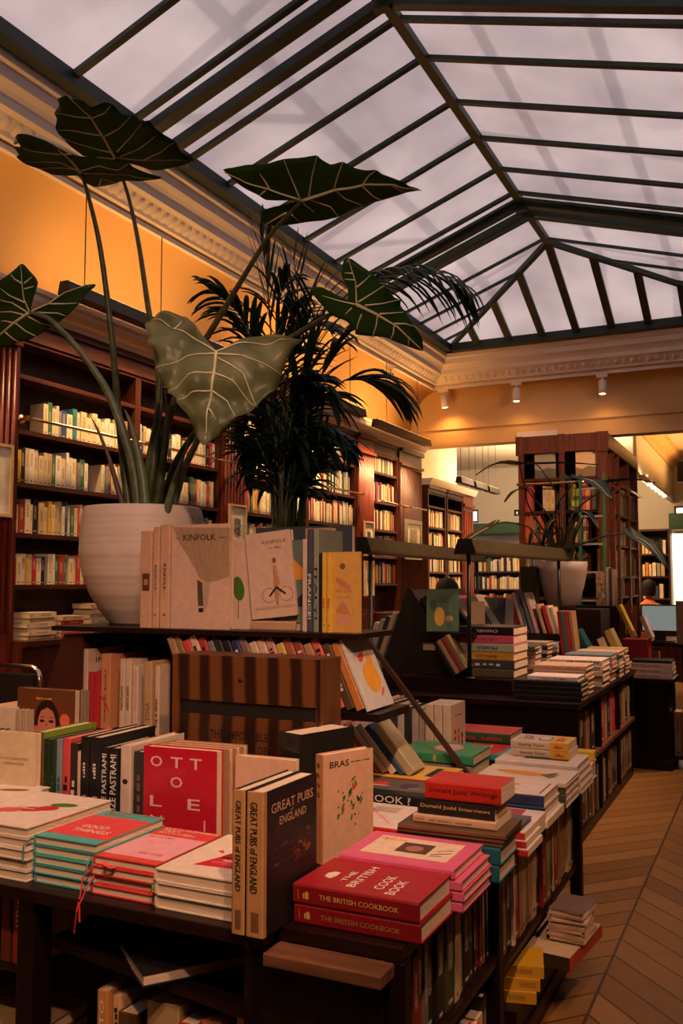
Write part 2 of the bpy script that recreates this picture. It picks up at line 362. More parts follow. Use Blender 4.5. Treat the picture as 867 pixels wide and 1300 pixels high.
# ------------------------------------------------------------------ shelf books (object colour drives the cover)
def shelfcover():
    m = bpy.data.materials.new('shelved_book_cover'); m.use_nodes = True; n = m.node_tree.nodes; l = m.node_tree.links
    b = n['Principled BSDF']; b.inputs['Roughness'].default_value = .5
    oi = n.new('ShaderNodeObjectInfo'); tc = n.new('ShaderNodeTexCoord')
    sx = n.new('ShaderNodeSeparateXYZ'); l.new(tc.outputs['Object'], sx.inputs[0])
    def M(op, *a):
        q = n.new('ShaderNodeMath'); q.operation = op
        for i, v in enumerate(a):
            if isinstance(v, (int, float)): q.inputs[i].default_value = v
            else: l.new(v, q.inputs[i])
        return q.outputs[0]
    rnd = oi.outputs['Random']
    z = sx.outputs[2]; x = sx.outputs[0]
    lo = M('ADD', .30, M('MULTIPLY', rnd, .25)); inr = M('MULTIPLY', M('GREATER_THAN', z, lo), M('LESS_THAN', z, M('ADD', lo, .38)))
    mid = M('LESS_THAN', M('ABSOLUTE', M('SUBTRACT', x, .5)), .24)
    ck = M('FRACT', M('ADD', M('MULTIPLY', z, 34.0), M('MULTIPLY', rnd, 9.0)))
    wn = n.new('ShaderNodeTexNoise'); wn.inputs['Scale'].default_value = 26; l.new(tc.outputs['Object'], wn.inputs[0])
    let = M('MULTIPLY', M('GREATER_THAN', ck, .35), M('GREATER_THAN', wn.outputs['Fac'], .46))
    onf = M('LESS_THAN', sx.outputs[1], .01)
    ink = M('MULTIPLY', M('MULTIPLY', M('MULTIPLY', inr, mid), let), onf)
    logo = M('MULTIPLY', M('MULTIPLY', M('GREATER_THAN', z, .06), M('LESS_THAN', z, .10)), M('MULTIPLY', mid, onf))
    ink = M('MAXIMUM', ink, logo)
    rgb = n.new('ShaderNodeRGBToBW'); l.new(oi.outputs['Color'], rgb.inputs[0])
    light = M('LESS_THAN', rgb.outputs[0], .16)
    mx = n.new('ShaderNodeMixRGB'); l.new(M('MULTIPLY', ink, .8), mx.inputs[0]); l.new(oi.outputs['Color'], mx.inputs[1])
    cr = n.new('ShaderNodeMixRGB'); l.new(light, cr.inputs[0]); cr.inputs[1].default_value = (.05, .03, .03, 1); cr.inputs[2].default_value = (.7, .55, .35, 1)
    l.new(cr.outputs[0], mx.inputs[2])
    l.new(mx.outputs[0], b.inputs['Base Color']); return m
SC = shelfcover()
def unit_book(hard):
    t = .10 if hard else .05; o = .012 if hard else 0
    b = MB(); b.box(0, t, 0, 1, 0, 1); b.box(1 - t, 1, 0, 1, 0, 1)
    b.box(t, 1 - t, 0, .02, 0, 1)
    b.box(t, 1 - t, .02, 1 - o * 1.5, o, 1 - o, 1)
    return b.mesh('shelved_book', [SC, PAGEV])
UB = [unit_book(True), unit_book(False), unit_book(False)]
PAL = [('cream', (.80, .62, .36), 30), ('ivory', (.84, .70, .48), 22), ('white', (.86, .76, .62), 16), ('tan', (.58, .38, .18), 8), ('yellow', (.85, .52, .06), 6), ('red', (.50, .035, .025), 10),
       ('pink', (.78, .16, .20), 4), ('black', (.016, .014, .016), 12), ('dark blue', (.03, .06, .16), 5), ('green', (.05, .16, .08), 5), ('teal', (.04, .20, .22), 4), ('orange', (.75, .22, .04), 4), ('grey', (.32, .28, .24), 6), ('brown', (.18, .07, .03), 6)]
def pick(pal=PAL):
    r_ = R.random() * sum(p[2] for p in pal)
    for p in pal:
        r_ -= p[2]
        if r_ <= 0: return p
    return pal[0]
ORD = ['first', 'second', 'third', 'fourth', 'fifth', 'sixth', 'seventh', 'eighth', 'ninth', 'tenth', 'eleventh', 'twelfth', 'thirteenth', 'fourteenth', 'fifteenth', 'sixteenth', 'seventeenth', 'eighteenth', 'nineteenth', 'twentieth']
def ordn(i):
    if i < 20: return ORD[i]
    t, u = divmod(i + 1, 10); T = {2: 'twenty', 3: 'thirty', 4: 'forty', 5: 'fifty', 6: 'sixty'}[t]
    return (T[:-1] + 'ieth') if u == 0 else T + '-' + ORD[u - 1]
SB = [0]
def shelved(p, face, th, dp, ht, col, label, group, lean=0):
    """book standing on point p, spine facing 'face' (unit vector angle), thickness running to the viewer's right"""
    me = R.choice(UB); o = bpy.data.objects.new('paperback' if me is not UB[0] else 'hardcover_book', me); C.objects.link(o)
    k = R.uniform(.85, 1.12); o.color = tuple(min(.9, c_ * k) for c_ in col) + (1,)
    mw = Matrix.Translation(p) @ Matrix.Rotation(face, 4, 'Z') @ Matrix.Rotation(lean, 4, 'Y') @ Matrix.Diagonal((th, dp, ht, 1))
    o.matrix_world = mw
    return tag(o, label, 'book', group)
def book_row(p0, dirv, length, face, where, group, h=(.17, .22), th=(.017, .036), dp=.15, clear=.27, gaps=(), pal=PAL, lay=True, stuff=None, fill=1.0, front=0.0, maxn=99):
    """books side by side from p0 along dirv; gaps = [(a, b)] in metres stay empty"""
    s = .006; i = 0; d = Vector(dirv); depthdir = Vector((-math.sin(face), math.cos(face), 0))
    tops = []
    while s < length - .03 and i < maxn:
        t = R.uniform(*th); 
        for a, b in gaps:
            if a < s + t and s < b: s = b; break
        if s + t > length - .004: break
        if R.random() > fill: s += t * 2.2; continue
        n_, col, _ = pick(pal); hh = R.uniform(*h)
        lean = 0
        p = Vector(p0) + d * s + depthdir * (front + R.uniform(0, .012)) + Vector((0, 0, .001))
        if stuff is None:
            lb = '%s book, %s from left, %s' % (n_, ordn(i), where)
            shelved(p, face, t - .0012, min(dp, hh * .72), hh, col, lb, group)
        else: stuff_book(stuff, p, face, t - .0012, min(dp, hh * .72), hh, col)
        tops.append((s, t, hh)); s += t; i += 1
    return i
STM = [pbr('distant_cover_' + n_.replace(' ', '_'), c_, .55) for n_, c_, _ in PAL]
def stuff_book(mb, p, face, th, dp, ht, col):
    k = [q[1] for q in PAL].index(col)
    M_ = Matrix.Translation(p) @ Matrix.Rotation(face, 4, 'Z')
    b = MB(); b.box(0, th, 0, .006, 0, ht); b.box(0, th * .1, 0, dp, 0, ht); b.box(th * .9, th, 0, dp, 0, ht)
    mb.add([M_ @ Vector(v) for v in b.v], b.f, k)
    b = MB(); b.box(th * .1, th * .9, .006, dp - .003, .003, ht - .003)
    mb.add([M_ @ Vector(v) for v in b.v], b.f, len(PAL))
def laid(p, rz, L_, D_, T_, col, label, group, name='book'):
    """a closed book lying flat; p = centre of its underside"""
    o = bpy.data.objects.new(name, UB[0]); C.objects.link(o); o.color = (*col, 1)
    o.matrix_world = Matrix.Translation(p) @ Matrix.Rotation(rz, 4, 'Z') @ Matrix.Translation((-L_ / 2, -D_ / 2, T_)) @ Matrix.Rotation(PI / 2, 4, 'Y') @ Matrix.Diagonal((T_, D_, L_, 1))
    return tag(o, label, 'book', group)

# ------------------------------------------------------------------ the long bookcase on the left wall
XF = -3.84; XB = -3.99
SH = [1.26, 1.553, 1.84, 2.143, 2.461]
HEAD, TOP = 2.64, 2.80
def bookcase(label, y0, y1, shelves, header=True, back=XB, xf=XF, top=TOP, head=HEAD, wood=WOOD, base=.95):
    t = thing('wall_bookcase', label, 'bookcase', (xf, (y0 + y1) / 2, 0), 0, None)
    o = Vector((xf, (y0 + y1) / 2, 0)); a = y0 - o.y; b = y1 - o.y; D = back - xf
    box('side_panel', D, 0, a, a + .028, 0, top, wood, t); box('side_panel', D, 0, b - .028, b, 0, top, wood, t)
    box('back_panel', D, D + .012, a + .028, b - .028, .03, head, BACKW, t)
    for z in shelves: box('shelf', D + .012, -.004, a + .028, b - .028, z - .026, z, WOODH, t)
    m_ = MB(); m_.box(D, 0, a + .028, b - .028, head, top - .0); m_.box(0, .012, a, b, head + .02, head + .035); m_.box(0, .02, a, b, top - .04, top)
    m_.build('header', REDWOOD if wood is REDWOOD else WOODH, t)
    if base:
        m_ = MB(); m_.box(D, .10, a, b, 0, base - .03); m_.box(D, .13, a, b, base - .03, base)
        for k in range(2):
            q = a + (b - a) * k / 2
            m_.box(.10, .112, q + .04, q + (b - a) / 2 - .04, .12, base - .1)
        m_.build('base_cupboard', wood, t)
    return t
def pilaster(label, y0, y1, top=TOP, xf=XF, wood=REDWOOD, x1=.03):
    t = thing('fluted_pilaster', label, 'pilaster', (xf, (y0 + y1) / 2, 0))
    w_ = (y1 - y0) / 2
    m_ = MB(); m_.box(XB - xf, x1 - .012, -w_ + .002, w_ - .002, 0, top)
    n = max(3, int(w_ * 2 / .045)); pw = (w_ * 2 - .03) / n
    for k in range(n):
        q = -w_ + .015 + pw * (k + .5)
        prof_ = [(x1 - .012, q - pw * .34)] + [(x1 - .012 + .014 * math.sin(j * PI / 4), q - pw * .34 * math.cos(j * PI / 4)) for j in (1, 2, 3)] + [(x1 - .012, q + pw * .34)]
        m_.prism(prof_, 2, 1.0, top - .22, 0, True)
    m_.build('shaft', wood, t)
    m_ = MB(); m_.box(x1 - .012, x1 + .02, -w_ + .002, w_ - .002, top - .20, top - .17); m_.box(x1 - .012, x1 + .026, -w_ + .002, w_ - .002, top - .04, top); m_.build('capital', wood, t)
    return t
YS = [(2.1, 3.30), (3.76, 4.845), (4.845, 5.86), (6.2, 7.30), (7.30, 8.36), (8.78, 9.50)]
names = ['leftmost bookcase, cut off by the photo edge', 'bookcase left of and behind the white pot', 'bookcase behind the elephant ear stems', 'bookcase behind the palm, right of the red pilaster', 'bookcase right of the palm trunk', 'narrow bookcase at the far end of the wall']
for (a, b), nm in zip(YS, names):
    bookcase('dark mahogany wall ' + nm, a, b, SH + ([2.72 - .26] if 0 else []))
pilaster('fluted mahogany pilaster at the left photo edge', 3.30, 3.76)
pilaster('fluted red mahogany pilaster behind the large pale leaf tip', 5.86, 6.2)
pilaster('fluted red mahogany pilaster right of the palm', 8.36, 8.78)
pilaster('wide dark fluted pilaster closing the far end of the bookcases', 9.50, 10.22, wood=WOOD)
ld = MB(); ld.prism([(XB, 2.80), (-3.80, 2.80), (-3.79, 2.83), (-3.765, 2.84), (-3.74, 2.875), (-3.735, 2.91), (-3.72, 2.915), (-3.72, 2.94), (XB, 2.94)], 1, 2.1, 10.24)
struct(ld.build('trim_3', CORN))
# brass rails with brackets
def rail(x, y0, y1, z, label, br):
    t = thing('brass_rail', label, 'rail', (x, (y0 + y1) / 2, z)); L = (y1 - y0) / 2
    MB().tube([(0, -L, 0), (0, L, 0)], .0095, 12).build('rod', BRASS, t)
    for k in br:
        q = k - (y0 + y1) / 2
        m_ = MB(); m_.tube([(XF - x + .001, q, 0), (-.0, q, 0)], .009, 8); m_.tube([(XF - x + .001, q, 0), (XF - x + .01, q, 0)], .026, 16); m_.box(-.014, .014, q - .014, q + .014, -.014, .014)
        m_.build('bracket', BRASS, t)
rail(-3.775, 3.79, 5.97, 2.198, 'brass ladder rail across the two bookcases behind the pot', [3.80, 4.85, 5.96])
rail(-3.775, 6.22, 8.42, 2.165, 'brass ladder rail across the bookcases behind the palm', [6.23, 7.31, 8.4])
rail(-3.72, 8.75, 10.1, 2.12, 'brass ladder rail at the far end of the wall bookcases', [8.76, 9.6])

FA = PI / 2     # books on the left wall face +X; thickness runs along +Y
SHN = ['second shelf under the brass rail', 'first shelf under the brass rail', 'shelf behind the brass rail']
CR = PAL
bn = ['the leftmost bookcase', 'the bookcase left of the pot', 'the bookcase behind the elephant ear', 'the bookcase behind the palm', 'the bookcase right of the palm', 'the narrow far bookcase']
sn = {0: 'bottom shelf', 1: 'second lowest shelf', 2: 'middle shelf', 3: 'rail shelf', 4: 'top shelf'}
def wallrow(bi, si, gaps=(), stuff=None, **k):
    a, b = YS[bi]
    kw = dict(dp=.15, h=(.165, .215), front=.02 if si < 3 else .03); kw.update(k)
    book_row((XF, a + .03, SH[si]), (0, 1, 0), b - a - .06, FA, '%s, %s' % (sn[si], bn[bi][4:]), 'books on the %s of %s' % (sn[si], bn[bi]), gaps=gaps, stuff=stuff, **kw)
LIGHT = [(n_, c_, w_ * (2.2 if n_ in ('cream', 'ivory', 'white') else .8)) for n_, c_, w_ in PAL]
far = MB()
wallrow(1, 0, h=(.145, .195), th=(.018, .042)); wallrow(1, 1, h=(.155, .21), th=(.018, .046)); wallrow(1, 2, h=(.165, .22), th=(.02, .046), gaps=[(.62, .74)]); wallrow(1, 3, gaps=[(0, .22)], pal=LIGHT, h=(.155, .20), th=(.022, .055))
for si in range(4): wallrow(2, si, pal=LIGHT, h=(.155, .21), th=(.022, .048), gaps=[(0, .02)])
for si in range(4): wallrow(3, si, pal=LIGHT if si != 2 else PAL, th=(.022, .042), h=(.17, .22))
wallrow(3, 4, h=(.2, .25), pal=LIGHT, th=(.02, .05), maxn=12); 
for si in range(5): wallrow(4, si, stuff=far, pal=LIGHT, th=(.024, .044), h=(.18, .235))
RED = [(n_, c_, w_ * (3 if n_ in ('red', 'tan', 'brown') else 1)) for n_, c_, w_ in PAL]
for si in range(5): wallrow(5, si, pal=RED, stuff=far, th=(.02, .036), h=(.18, .23))
# piles on the counter below the shelves
def heap(x, y, z, n, L_, D_, rz, where, T=(.018, .035), pal=PAL, grp=None, jitter=.012):
    for i in range(n):
        n_, col, _ = pick(pal); t_ = R.uniform(*T)
        laid((x + R.uniform(-1, 1) * jitter, y + R.uniform(-1, 1) * jitter, z + .0005), rz + R.uniform(-.06, .06), L_ * R.uniform(.9, 1.03), D_ * R.uniform(.9, 1.03), t_ - .001, col,
             '%s book, %s %s' % (n_, 'lowest' if i == 0 else ('topmost' if i == n - 1 else ordn(i) + ' up'), where), grp or 'books in piles')
        z += t_
    return z
MUTE = [('tan', (.50, .36, .20), 4), ('grey', (.30, .26, .2), 4), ('red', (.45, .03, .03), 2), ('cream', (.72, .56, .36), 4), ('black', (.02, .02, .02), 2)]
for i, (y, n, s) in enumerate(((3.95, 6, .22), (4.2, 5, .2), (4.46, 7, .2), (4.75, 4, .22), (5.1, 5, .2))):
    heap(-3.86, y, .951, n, s, .15, PI / 2 + .02, 'in the %s pile on the counter below the left bookcase' % ORD[i], pal=MUTE)
# framed prints hanging on the pilasters
FR = pbr('pale_gilt_frame', (.62, .42, .20), .45); PAPER = pbr('ivory_paper', (.86, .74, .55), .8); SKET = pbr('grey_pencil', (.16, .12, .09), .8)
def framed(y, z, w_, h_, label, x=XF + .052, fr=FR, art=0, fw=.016):
    t = thing('framed_print', label, 'picture', (x, y, z))
    m_ = MB()
    for a, b, c_, d in ((-w_/2, w_/2, -h_/2, -h_/2 + fw), (-w_/2, w_/2, h_/2 - fw, h_/2), (-w_/2, -w_/2 + fw, -h_/2 + fw, h_/2 - fw), (w_/2 - fw, w_/2, -h_/2 + fw, h_/2 - fw)): m_.box(-.012, .008, a, b, c_, d)
    m_.build('frame', fr, t)
    box('paper', -.012, -.004, -w_/2 + fw, w_/2 - fw, -h_/2 + fw, h_/2 - fw, PAPER, t)
    m_ = MB()
    if art == 0:
        for k in range(7):
            p = [(-.002, math.sin(k * 2.1 + j * .8) * w_ * .18, h_ * (.16 - k * .05) + math.cos(k + j * 1.3) * h_ * .04) for j in range(7)]
            m_.tube(p, .0022, 5)
    else:
        fw2 = fw * 1.8
        m_.box(-.006, -.001, -w_ * .22, w_ * .22, -h_ * .26, h_ * .26)
    m_.build('drawing', SKET if art == 0 else pbr('sepia_print', (.42, .33, .20), .8), t)
    return t
framed(3.55, 1.83, .30, .40, 'framed pale drawing on the pilaster at the left photo edge')
framed(6.03, 1.70, .25, .36, 'framed ink sketch on the red pilaster behind the palm')
framed(8.57, 1.72, .24, .36, 'upper small framed print on the pilaster right of the palm')
framed(8.57, 1.31, .24, .36, 'lower small framed print on the pilaster right of the palm')
framed(9.85, 1.76, .52, .46, 'square grey framed print on the wide dark pilaster', fr=pbr('grey_frame', (.30, .26, .18), .5), art=1, fw=.05)

# ------------------------------------------------------------------ second room: bookcase, far wall, windows, people
FXF = -3.84
for i, (a, b) in enumerate(((10.48, 11.15), (11.2, 11.85))):
    t = bookcase('mahogany bookcase in the room behind, ' + ('nearer' if i == 0 else 'farther') + ' bay', a, b, [.55, .85, 1.12, 1.40, 1.68, 1.96, 2.22][2:], xf=FXF, back=FXF - .25, top=2.47, head=2.36, base=0, wood=WOOD)
    for z in (1.12, 1.40, 1.68, 1.96): book_row((FXF, a + .03, z), (0, 1, 0), b - a - .06, FA, '', '', h=(.17, .22), dp=.15, front=.02, stuff=far)
p = thing('fluted_pilaster', 'red fluted pilaster ending the bookcase in the room behind', 'pilaster', (FXF, 12.1, 0))
m_ = MB(); m_.box(-.25, 0, -.22, .22, 0, 2.47)
for k in range(5): m_.box(0, .012, -.19 + k * .08, -.15 + k * .08, .3, 2.25)
m_.box(0, .03, -.24, .24, 2.30, 2.34); m_.build('shaft', REDWOOD, p)
struct(MB().prism([(FXF - .27, 2.47), (FXF + .03, 2.47), (FXF + .07, 2.55), (FXF - .27, 2.55)], 1, 10.46, 12.36).build('trim_4', CORN))
FY = 16.2
fwm = MB()
W1 = (at(587, 664, Y=FY), at(607, 648, Y=FY)); 
wins = [(W1[0].x, W1[1].x, W1[0].z, W1[1].z + .02)]
q0, q1 = at(652.5, 655, Y=FY), at(658.5, 647, Y=FY); wins.append((q0.x, q1.x, q0.z, q1.z))
q0, q1 = at(856, 656, Y=FY), at(900, 641, Y=FY); wins.append((q0.x, q1.x, q0.z, q1.z))
q0, q1 = at(851, 776, Y=FY), at(900, 674, Y=FY); wins.append((q0.x, q1.x, q0.z, q1.z))
xs = sorted(set([-9, 3.2] + [v for w_ in wins for v in w_[:2]])); zs = sorted(set([0, 3.4] + [v for w_ in wins for v in w_[2:]]))
for i in range(len(xs) - 1):
    for j in range(len(zs) - 1):
        cx_, cz_ = (xs[i] + xs[i + 1]) / 2, (zs[j] + zs[j + 1]) / 2
        if not any(w_[0] < cx_ < w_[1] and w_[2] < cz_ < w_[3] for w_ in wins): fwm.box(xs[i], xs[i + 1], FY, FY + .15, zs[j], zs[j + 1])
struct(fwm.build('wall_far', WHITEP))
GLW = pbr('window_glass', (.9, .9, .9), .1); 
def clear_glass():
    m = bpy.data.materials.new('clear_glass'); m.use_nodes = True; n = m.node_tree.nodes; l = m.node_tree.links; n.remove(n['Principled BSDF'])
    a = n.new('ShaderNodeBsdfTransparent'); g = n.new('ShaderNodeBsdfGlossy'); g.inputs['Roughness'].default_value = .05; x = n.new('ShaderNodeMixShader'); x.inputs[0].default_value = .08
    tc = n.new('ShaderNodeTexCoord'); ns = n.new('ShaderNodeTexNoise'); l.new(tc.outputs['Object'], ns.inputs[0]); rr = n.new('ShaderNodeValToRGB'); rr.color_ramp.elements[0].color = (.94, .94, .94, 1); l.new(ns.outputs['Fac'], rr.inputs[0]); l.new(rr.outputs[0], a.inputs[0])
    l.new(a.outputs[0], x.inputs[1]); l.new(g.outputs[0], x.inputs[2]); l.new(x.outputs[0], n['Material Output'].inputs[0]); return m
CG = clear_glass()
for i, (x0, x1, z0, z1) in enumerate(wins):
    m_ = MB(); m_.box(x0, x1, FY + .06, FY + .066, z0, z1)
    struct(m_.build('window_%d' % (i + 5), CG))
    m_ = MB()
    for a, b, c_, d in ((x0, x1, z0, z0 + .03), (x0, x1, z1 - .03, z1), (x0, x0 + .03, z0, z1), (x1 - .03, x1, z0, z1)): m_.box(a, b, FY + .03, FY + .09, c_, d)
    struct(m_.build('trim_%d' % (i + 5), BLACK if i < 3 else CORN))
lamp('street_light', 'AREA', (-4.5, FY + 1.2, 2.2), 160, (1, .90, .74), aim=(-2.6, 0, 2.0), size=5)
# street front outside, bright stone seen through the panes
struct(box('wall_outside', -3.2, 6, FY + 4.6, FY + 4.8, -.5, 6, pbr('pale_stone', (.85, .80, .68), .9)))
lamp('daylight_on_street', 'AREA', (.5, FY + 2.5, 4.0), 700, (1, .86, .62), aim=(.5, FY + 4.6, 1.6), size=4)
# dark green canopy and shelving under the far windows
q0, q1 = at(588, 679, Y=15.6), at(668, 663, Y=15.6)
tag(box('green_canopy', q0.x, q1.x, 15.6, 16.195, q0.z, q1.z, pbr('bottle_green_paint', (.03, .09, .04), .5), bev=.02), 'dark green canopy box below the far window', 'canopy')
q0, q1 = at(849, 672, Y=15.6), at(900, 650, Y=15.6)
tag(box('green_canopy', q0.x, q1.x, 15.6, 16.195, q0.z, q1.z, pbr('bottle_green_paint', (.025, .07, .035), .5), bev=.02), 'dark panel box over the bright doorway at the right edge', 'canopy')
q0, q1 = at(860, 612, Y=12.6), at(900, 584, Y=12.6)
tag(box('hanging_sign', q0.x, q1.x, 12.6, 12.66, q0.z, q1.z, BLACK), 'black square sign hanging near the ceiling at the right edge', 'sign')
def far_shelf(px0, px1, Y, label, zt, zs, face=0, d=.3, wood=WOOD, th=(.03, .05)):
    x0 = at(px0, 740, Y=Y).x; x1 = at(px1, 740, Y=Y).x
    t = thing('low_bookcase', label, 'bookcase', ((x0 + x1) / 2, Y, 0)); w_ = (x1 - x0) / 2
    box('side_panel', -w_, -w_ + .03, 0, d, 0, zt, wood, t); box('side_panel', w_ - .03, w_, 0, d, 0, zt, wood, t); box('back_panel', -w_ + .03, w_ - .03, d - .015, d, 0, zt, BACKW, t)
    box('top_board', -w_ - .01, w_ + .01, -.01, d, zt, zt + .03, wood, t)
    for z in zs:
        box('shelf', -w_ + .03, w_ - .03, 0, d - .015, z - .025, z, wood, t)
        book_row((x0 + .035, Y, z), (1, 0, 0), x1 - x0 - .08, 0, '', '', h=(.17, .23), dp=.16, front=.01, stuff=far, th=th)
far_shelf(592, 668, 15.0, 'low bookcase under the green canopy in the room behind', 1.75, [.55, .85, 1.15, 1.45])
far_shelf(812, 852, 14.6, 'brown bookcase behind the seated person in orange', 2.05, [.7, 1.02, 1.36, 1.70], th=(.04, .07))
far_shelf(500, 592, 13.8, 'bookcase in the shade behind the left lamp bar', 1.3, [.45, .75, 1.02])
tag(far.build('distant_shelved_books', STM + [PAGE]), 'rows of tiny shelved books in the distant bookcases', 'books', kind='stuff')
# beam and white soffit panel on the right
struct(MB().prism([(-1.56, 3.16), (-1.50, 3.16), (-1.47, 3.24), (-1.36, 3.30), (-1.34, 3.358), (-1.56, 3.358)], 1, BY + .2, FY).build('trim_9', PLASTER)); struct(box('wall_panel', -1.56, -1.52, 11.65, FY, 2.60, 3.16, WHITEP))
q = thing('ceiling_light_rail', 'slanting white light rail with small spots right of the tall cabinet', 'light rail', (-1.48, 13.4, 2.57))
MB().box(-.03, .03, -1.6, 1.8, 0, .04).build('rail', CORN, q)
for k in range(5): MB().tube([(0, -.9 + k * .45, 0), (0, -.9 + k * .45, -.03)], .03, 12).build('bulb', LENS, q)
lamp('rail_glow', 'AREA', (-1.15, 13.2, 3.0), 16, AMBER, aim=(-1.5, 13.2, 3.3), size=3.6, size_y=.06)
lamp('rear_room_light', 'AREA', (-2.7, 12.6, 2.9), 80, (1, .66, .34), aim=(-3.2, 13.2, 0), size=2.0)
lamp('rear_room_uplight', 'AREA', (-2.7, 13.0, 2.5), 110, (1, .68, .36), aim=(-2.7, 13.2, 4), size=2.5)

# ------------------------------------------------------------------ detailed books of the display tables
# local frame of a book: X thickness (front cover at +X), Y depth (spine at 0, facing -Y), Z height
CURV = {}
GREEK = set('''YOTAM  OTTOLENGHI|recipes|salades|SIMPLE|EXTRA GOOD THINGS|FALASTIN|SAMI|PRESTEL|The Tastes of Aubrac|AROMATICA|JAFFA GANDI|TASTE|Taste|ASSAD|CUISINE|PIZZA|SAUVAGES|RECETTES SIMPLES|CUISINE DU MONDE|LA CUISINE|Pizza & Pane|FOR THE|PASTA|Manila|TORTILLA|KITCHEN.|CASSEROLE|LONDON|SHOPS|Phaidon|THE TRAVEL|LOUIS VUITTON|VERSACE|DIOR|YVES SAINT LAURENT|HENRI CARTIER|PAOLO ROVERSI|ROUGE|MY|BRITISH FOOD|GARDEN|GREENS|SAVEUR|vegan|FAMILLE|MANUEL DU MASSAGE|The Complete Writings|Le livre'''.split('|'))
def marks(s):
    """lines of print too small to read in the photo: a row of little blocks, one per letter"""
    m_ = MB(); q = random.Random(len(s) * 7 + ord(s[0])); x = 0; n = len(s)
    for ch in s:
        if ch != ' ': w_ = q.uniform(.5, .8); h_ = q.choice((.65, .75, 1)); m_.add([(x, 0, 0), (x + w_, 0, 0), (x + w_, h_, 0), (x, h_, 0)], [(0, 1, 2, 3)])
        x += 1
    m_.add([(0, 0, 0), (.01, 0, 0), (.01, 1, 0), (0, 1, 0)], [(0, 1, 2, 3)])
    for i, v in enumerate(m_.v): m_.v[i] = (v[0] / n, v[1], 0)
    return m_.mesh('print', [])
def text_mesh(s):
    if s in CURV: return CURV[s]
    if s in GREEK: CURV[s] = marks(s); return CURV[s]
    c_ = bpy.data.curves.new('lettering', 'FONT'); c_.body = s; c_.size = 1; c_.align_x = 'LEFT'; c_.extrude = 0; c_.offset = .008; c_.resolution_u = 2
    o = bpy.data.objects.new('tmp', c_); C.objects.link(o)
    dg = bpy.context.evaluated_depsgraph_get(); dg.update()
    me = bpy.data.meshes.new_from_object(o.evaluated_get(dg)); bpy.data.objects.remove(o); bpy.data.curves.remove(c_)
    xs_ = [v.co.x for v in me.vertices] or [0]; ys_ = [v.co.y for v in me.vertices] or [0]
    x0, x1, y0, y1 = min(xs_), max(xs_), min(ys_), max(ys_)
    for v in me.vertices: v.co.x = (v.co.x - x0) / max(1e-6, x1 - x0); v.co.y = (v.co.y - y0) / max(1e-6, y1 - y0); v.co.z = 0
    CURV[s] = me; return me
def frame(o, xa, ya):
    """matrix whose X and Y run along xa, ya from corner o"""
    xa = Vector(xa); ya = Vector(ya); z = xa.cross(ya).normalized()
    m_ = Matrix((xa, ya, z)).transposed().to_4x4(); m_.translation = Vector(o); return m_
def letter(par, s, o, xa, ya, col, name='lettering'):
    """text filling the rectangle o .. o+xa .. o+ya"""
    me = text_mesh(s).copy(); me.materials.clear(); me.materials.append(col)
    ob_ = bpy.data.objects.new(name, me); C.objects.link(ob_); ob_.parent = par
    z = Vector(xa).cross(Vector(ya)).normalized()
    ob_.matrix_local = frame(Vector(o) + z * .0006, xa, ya); return ob_
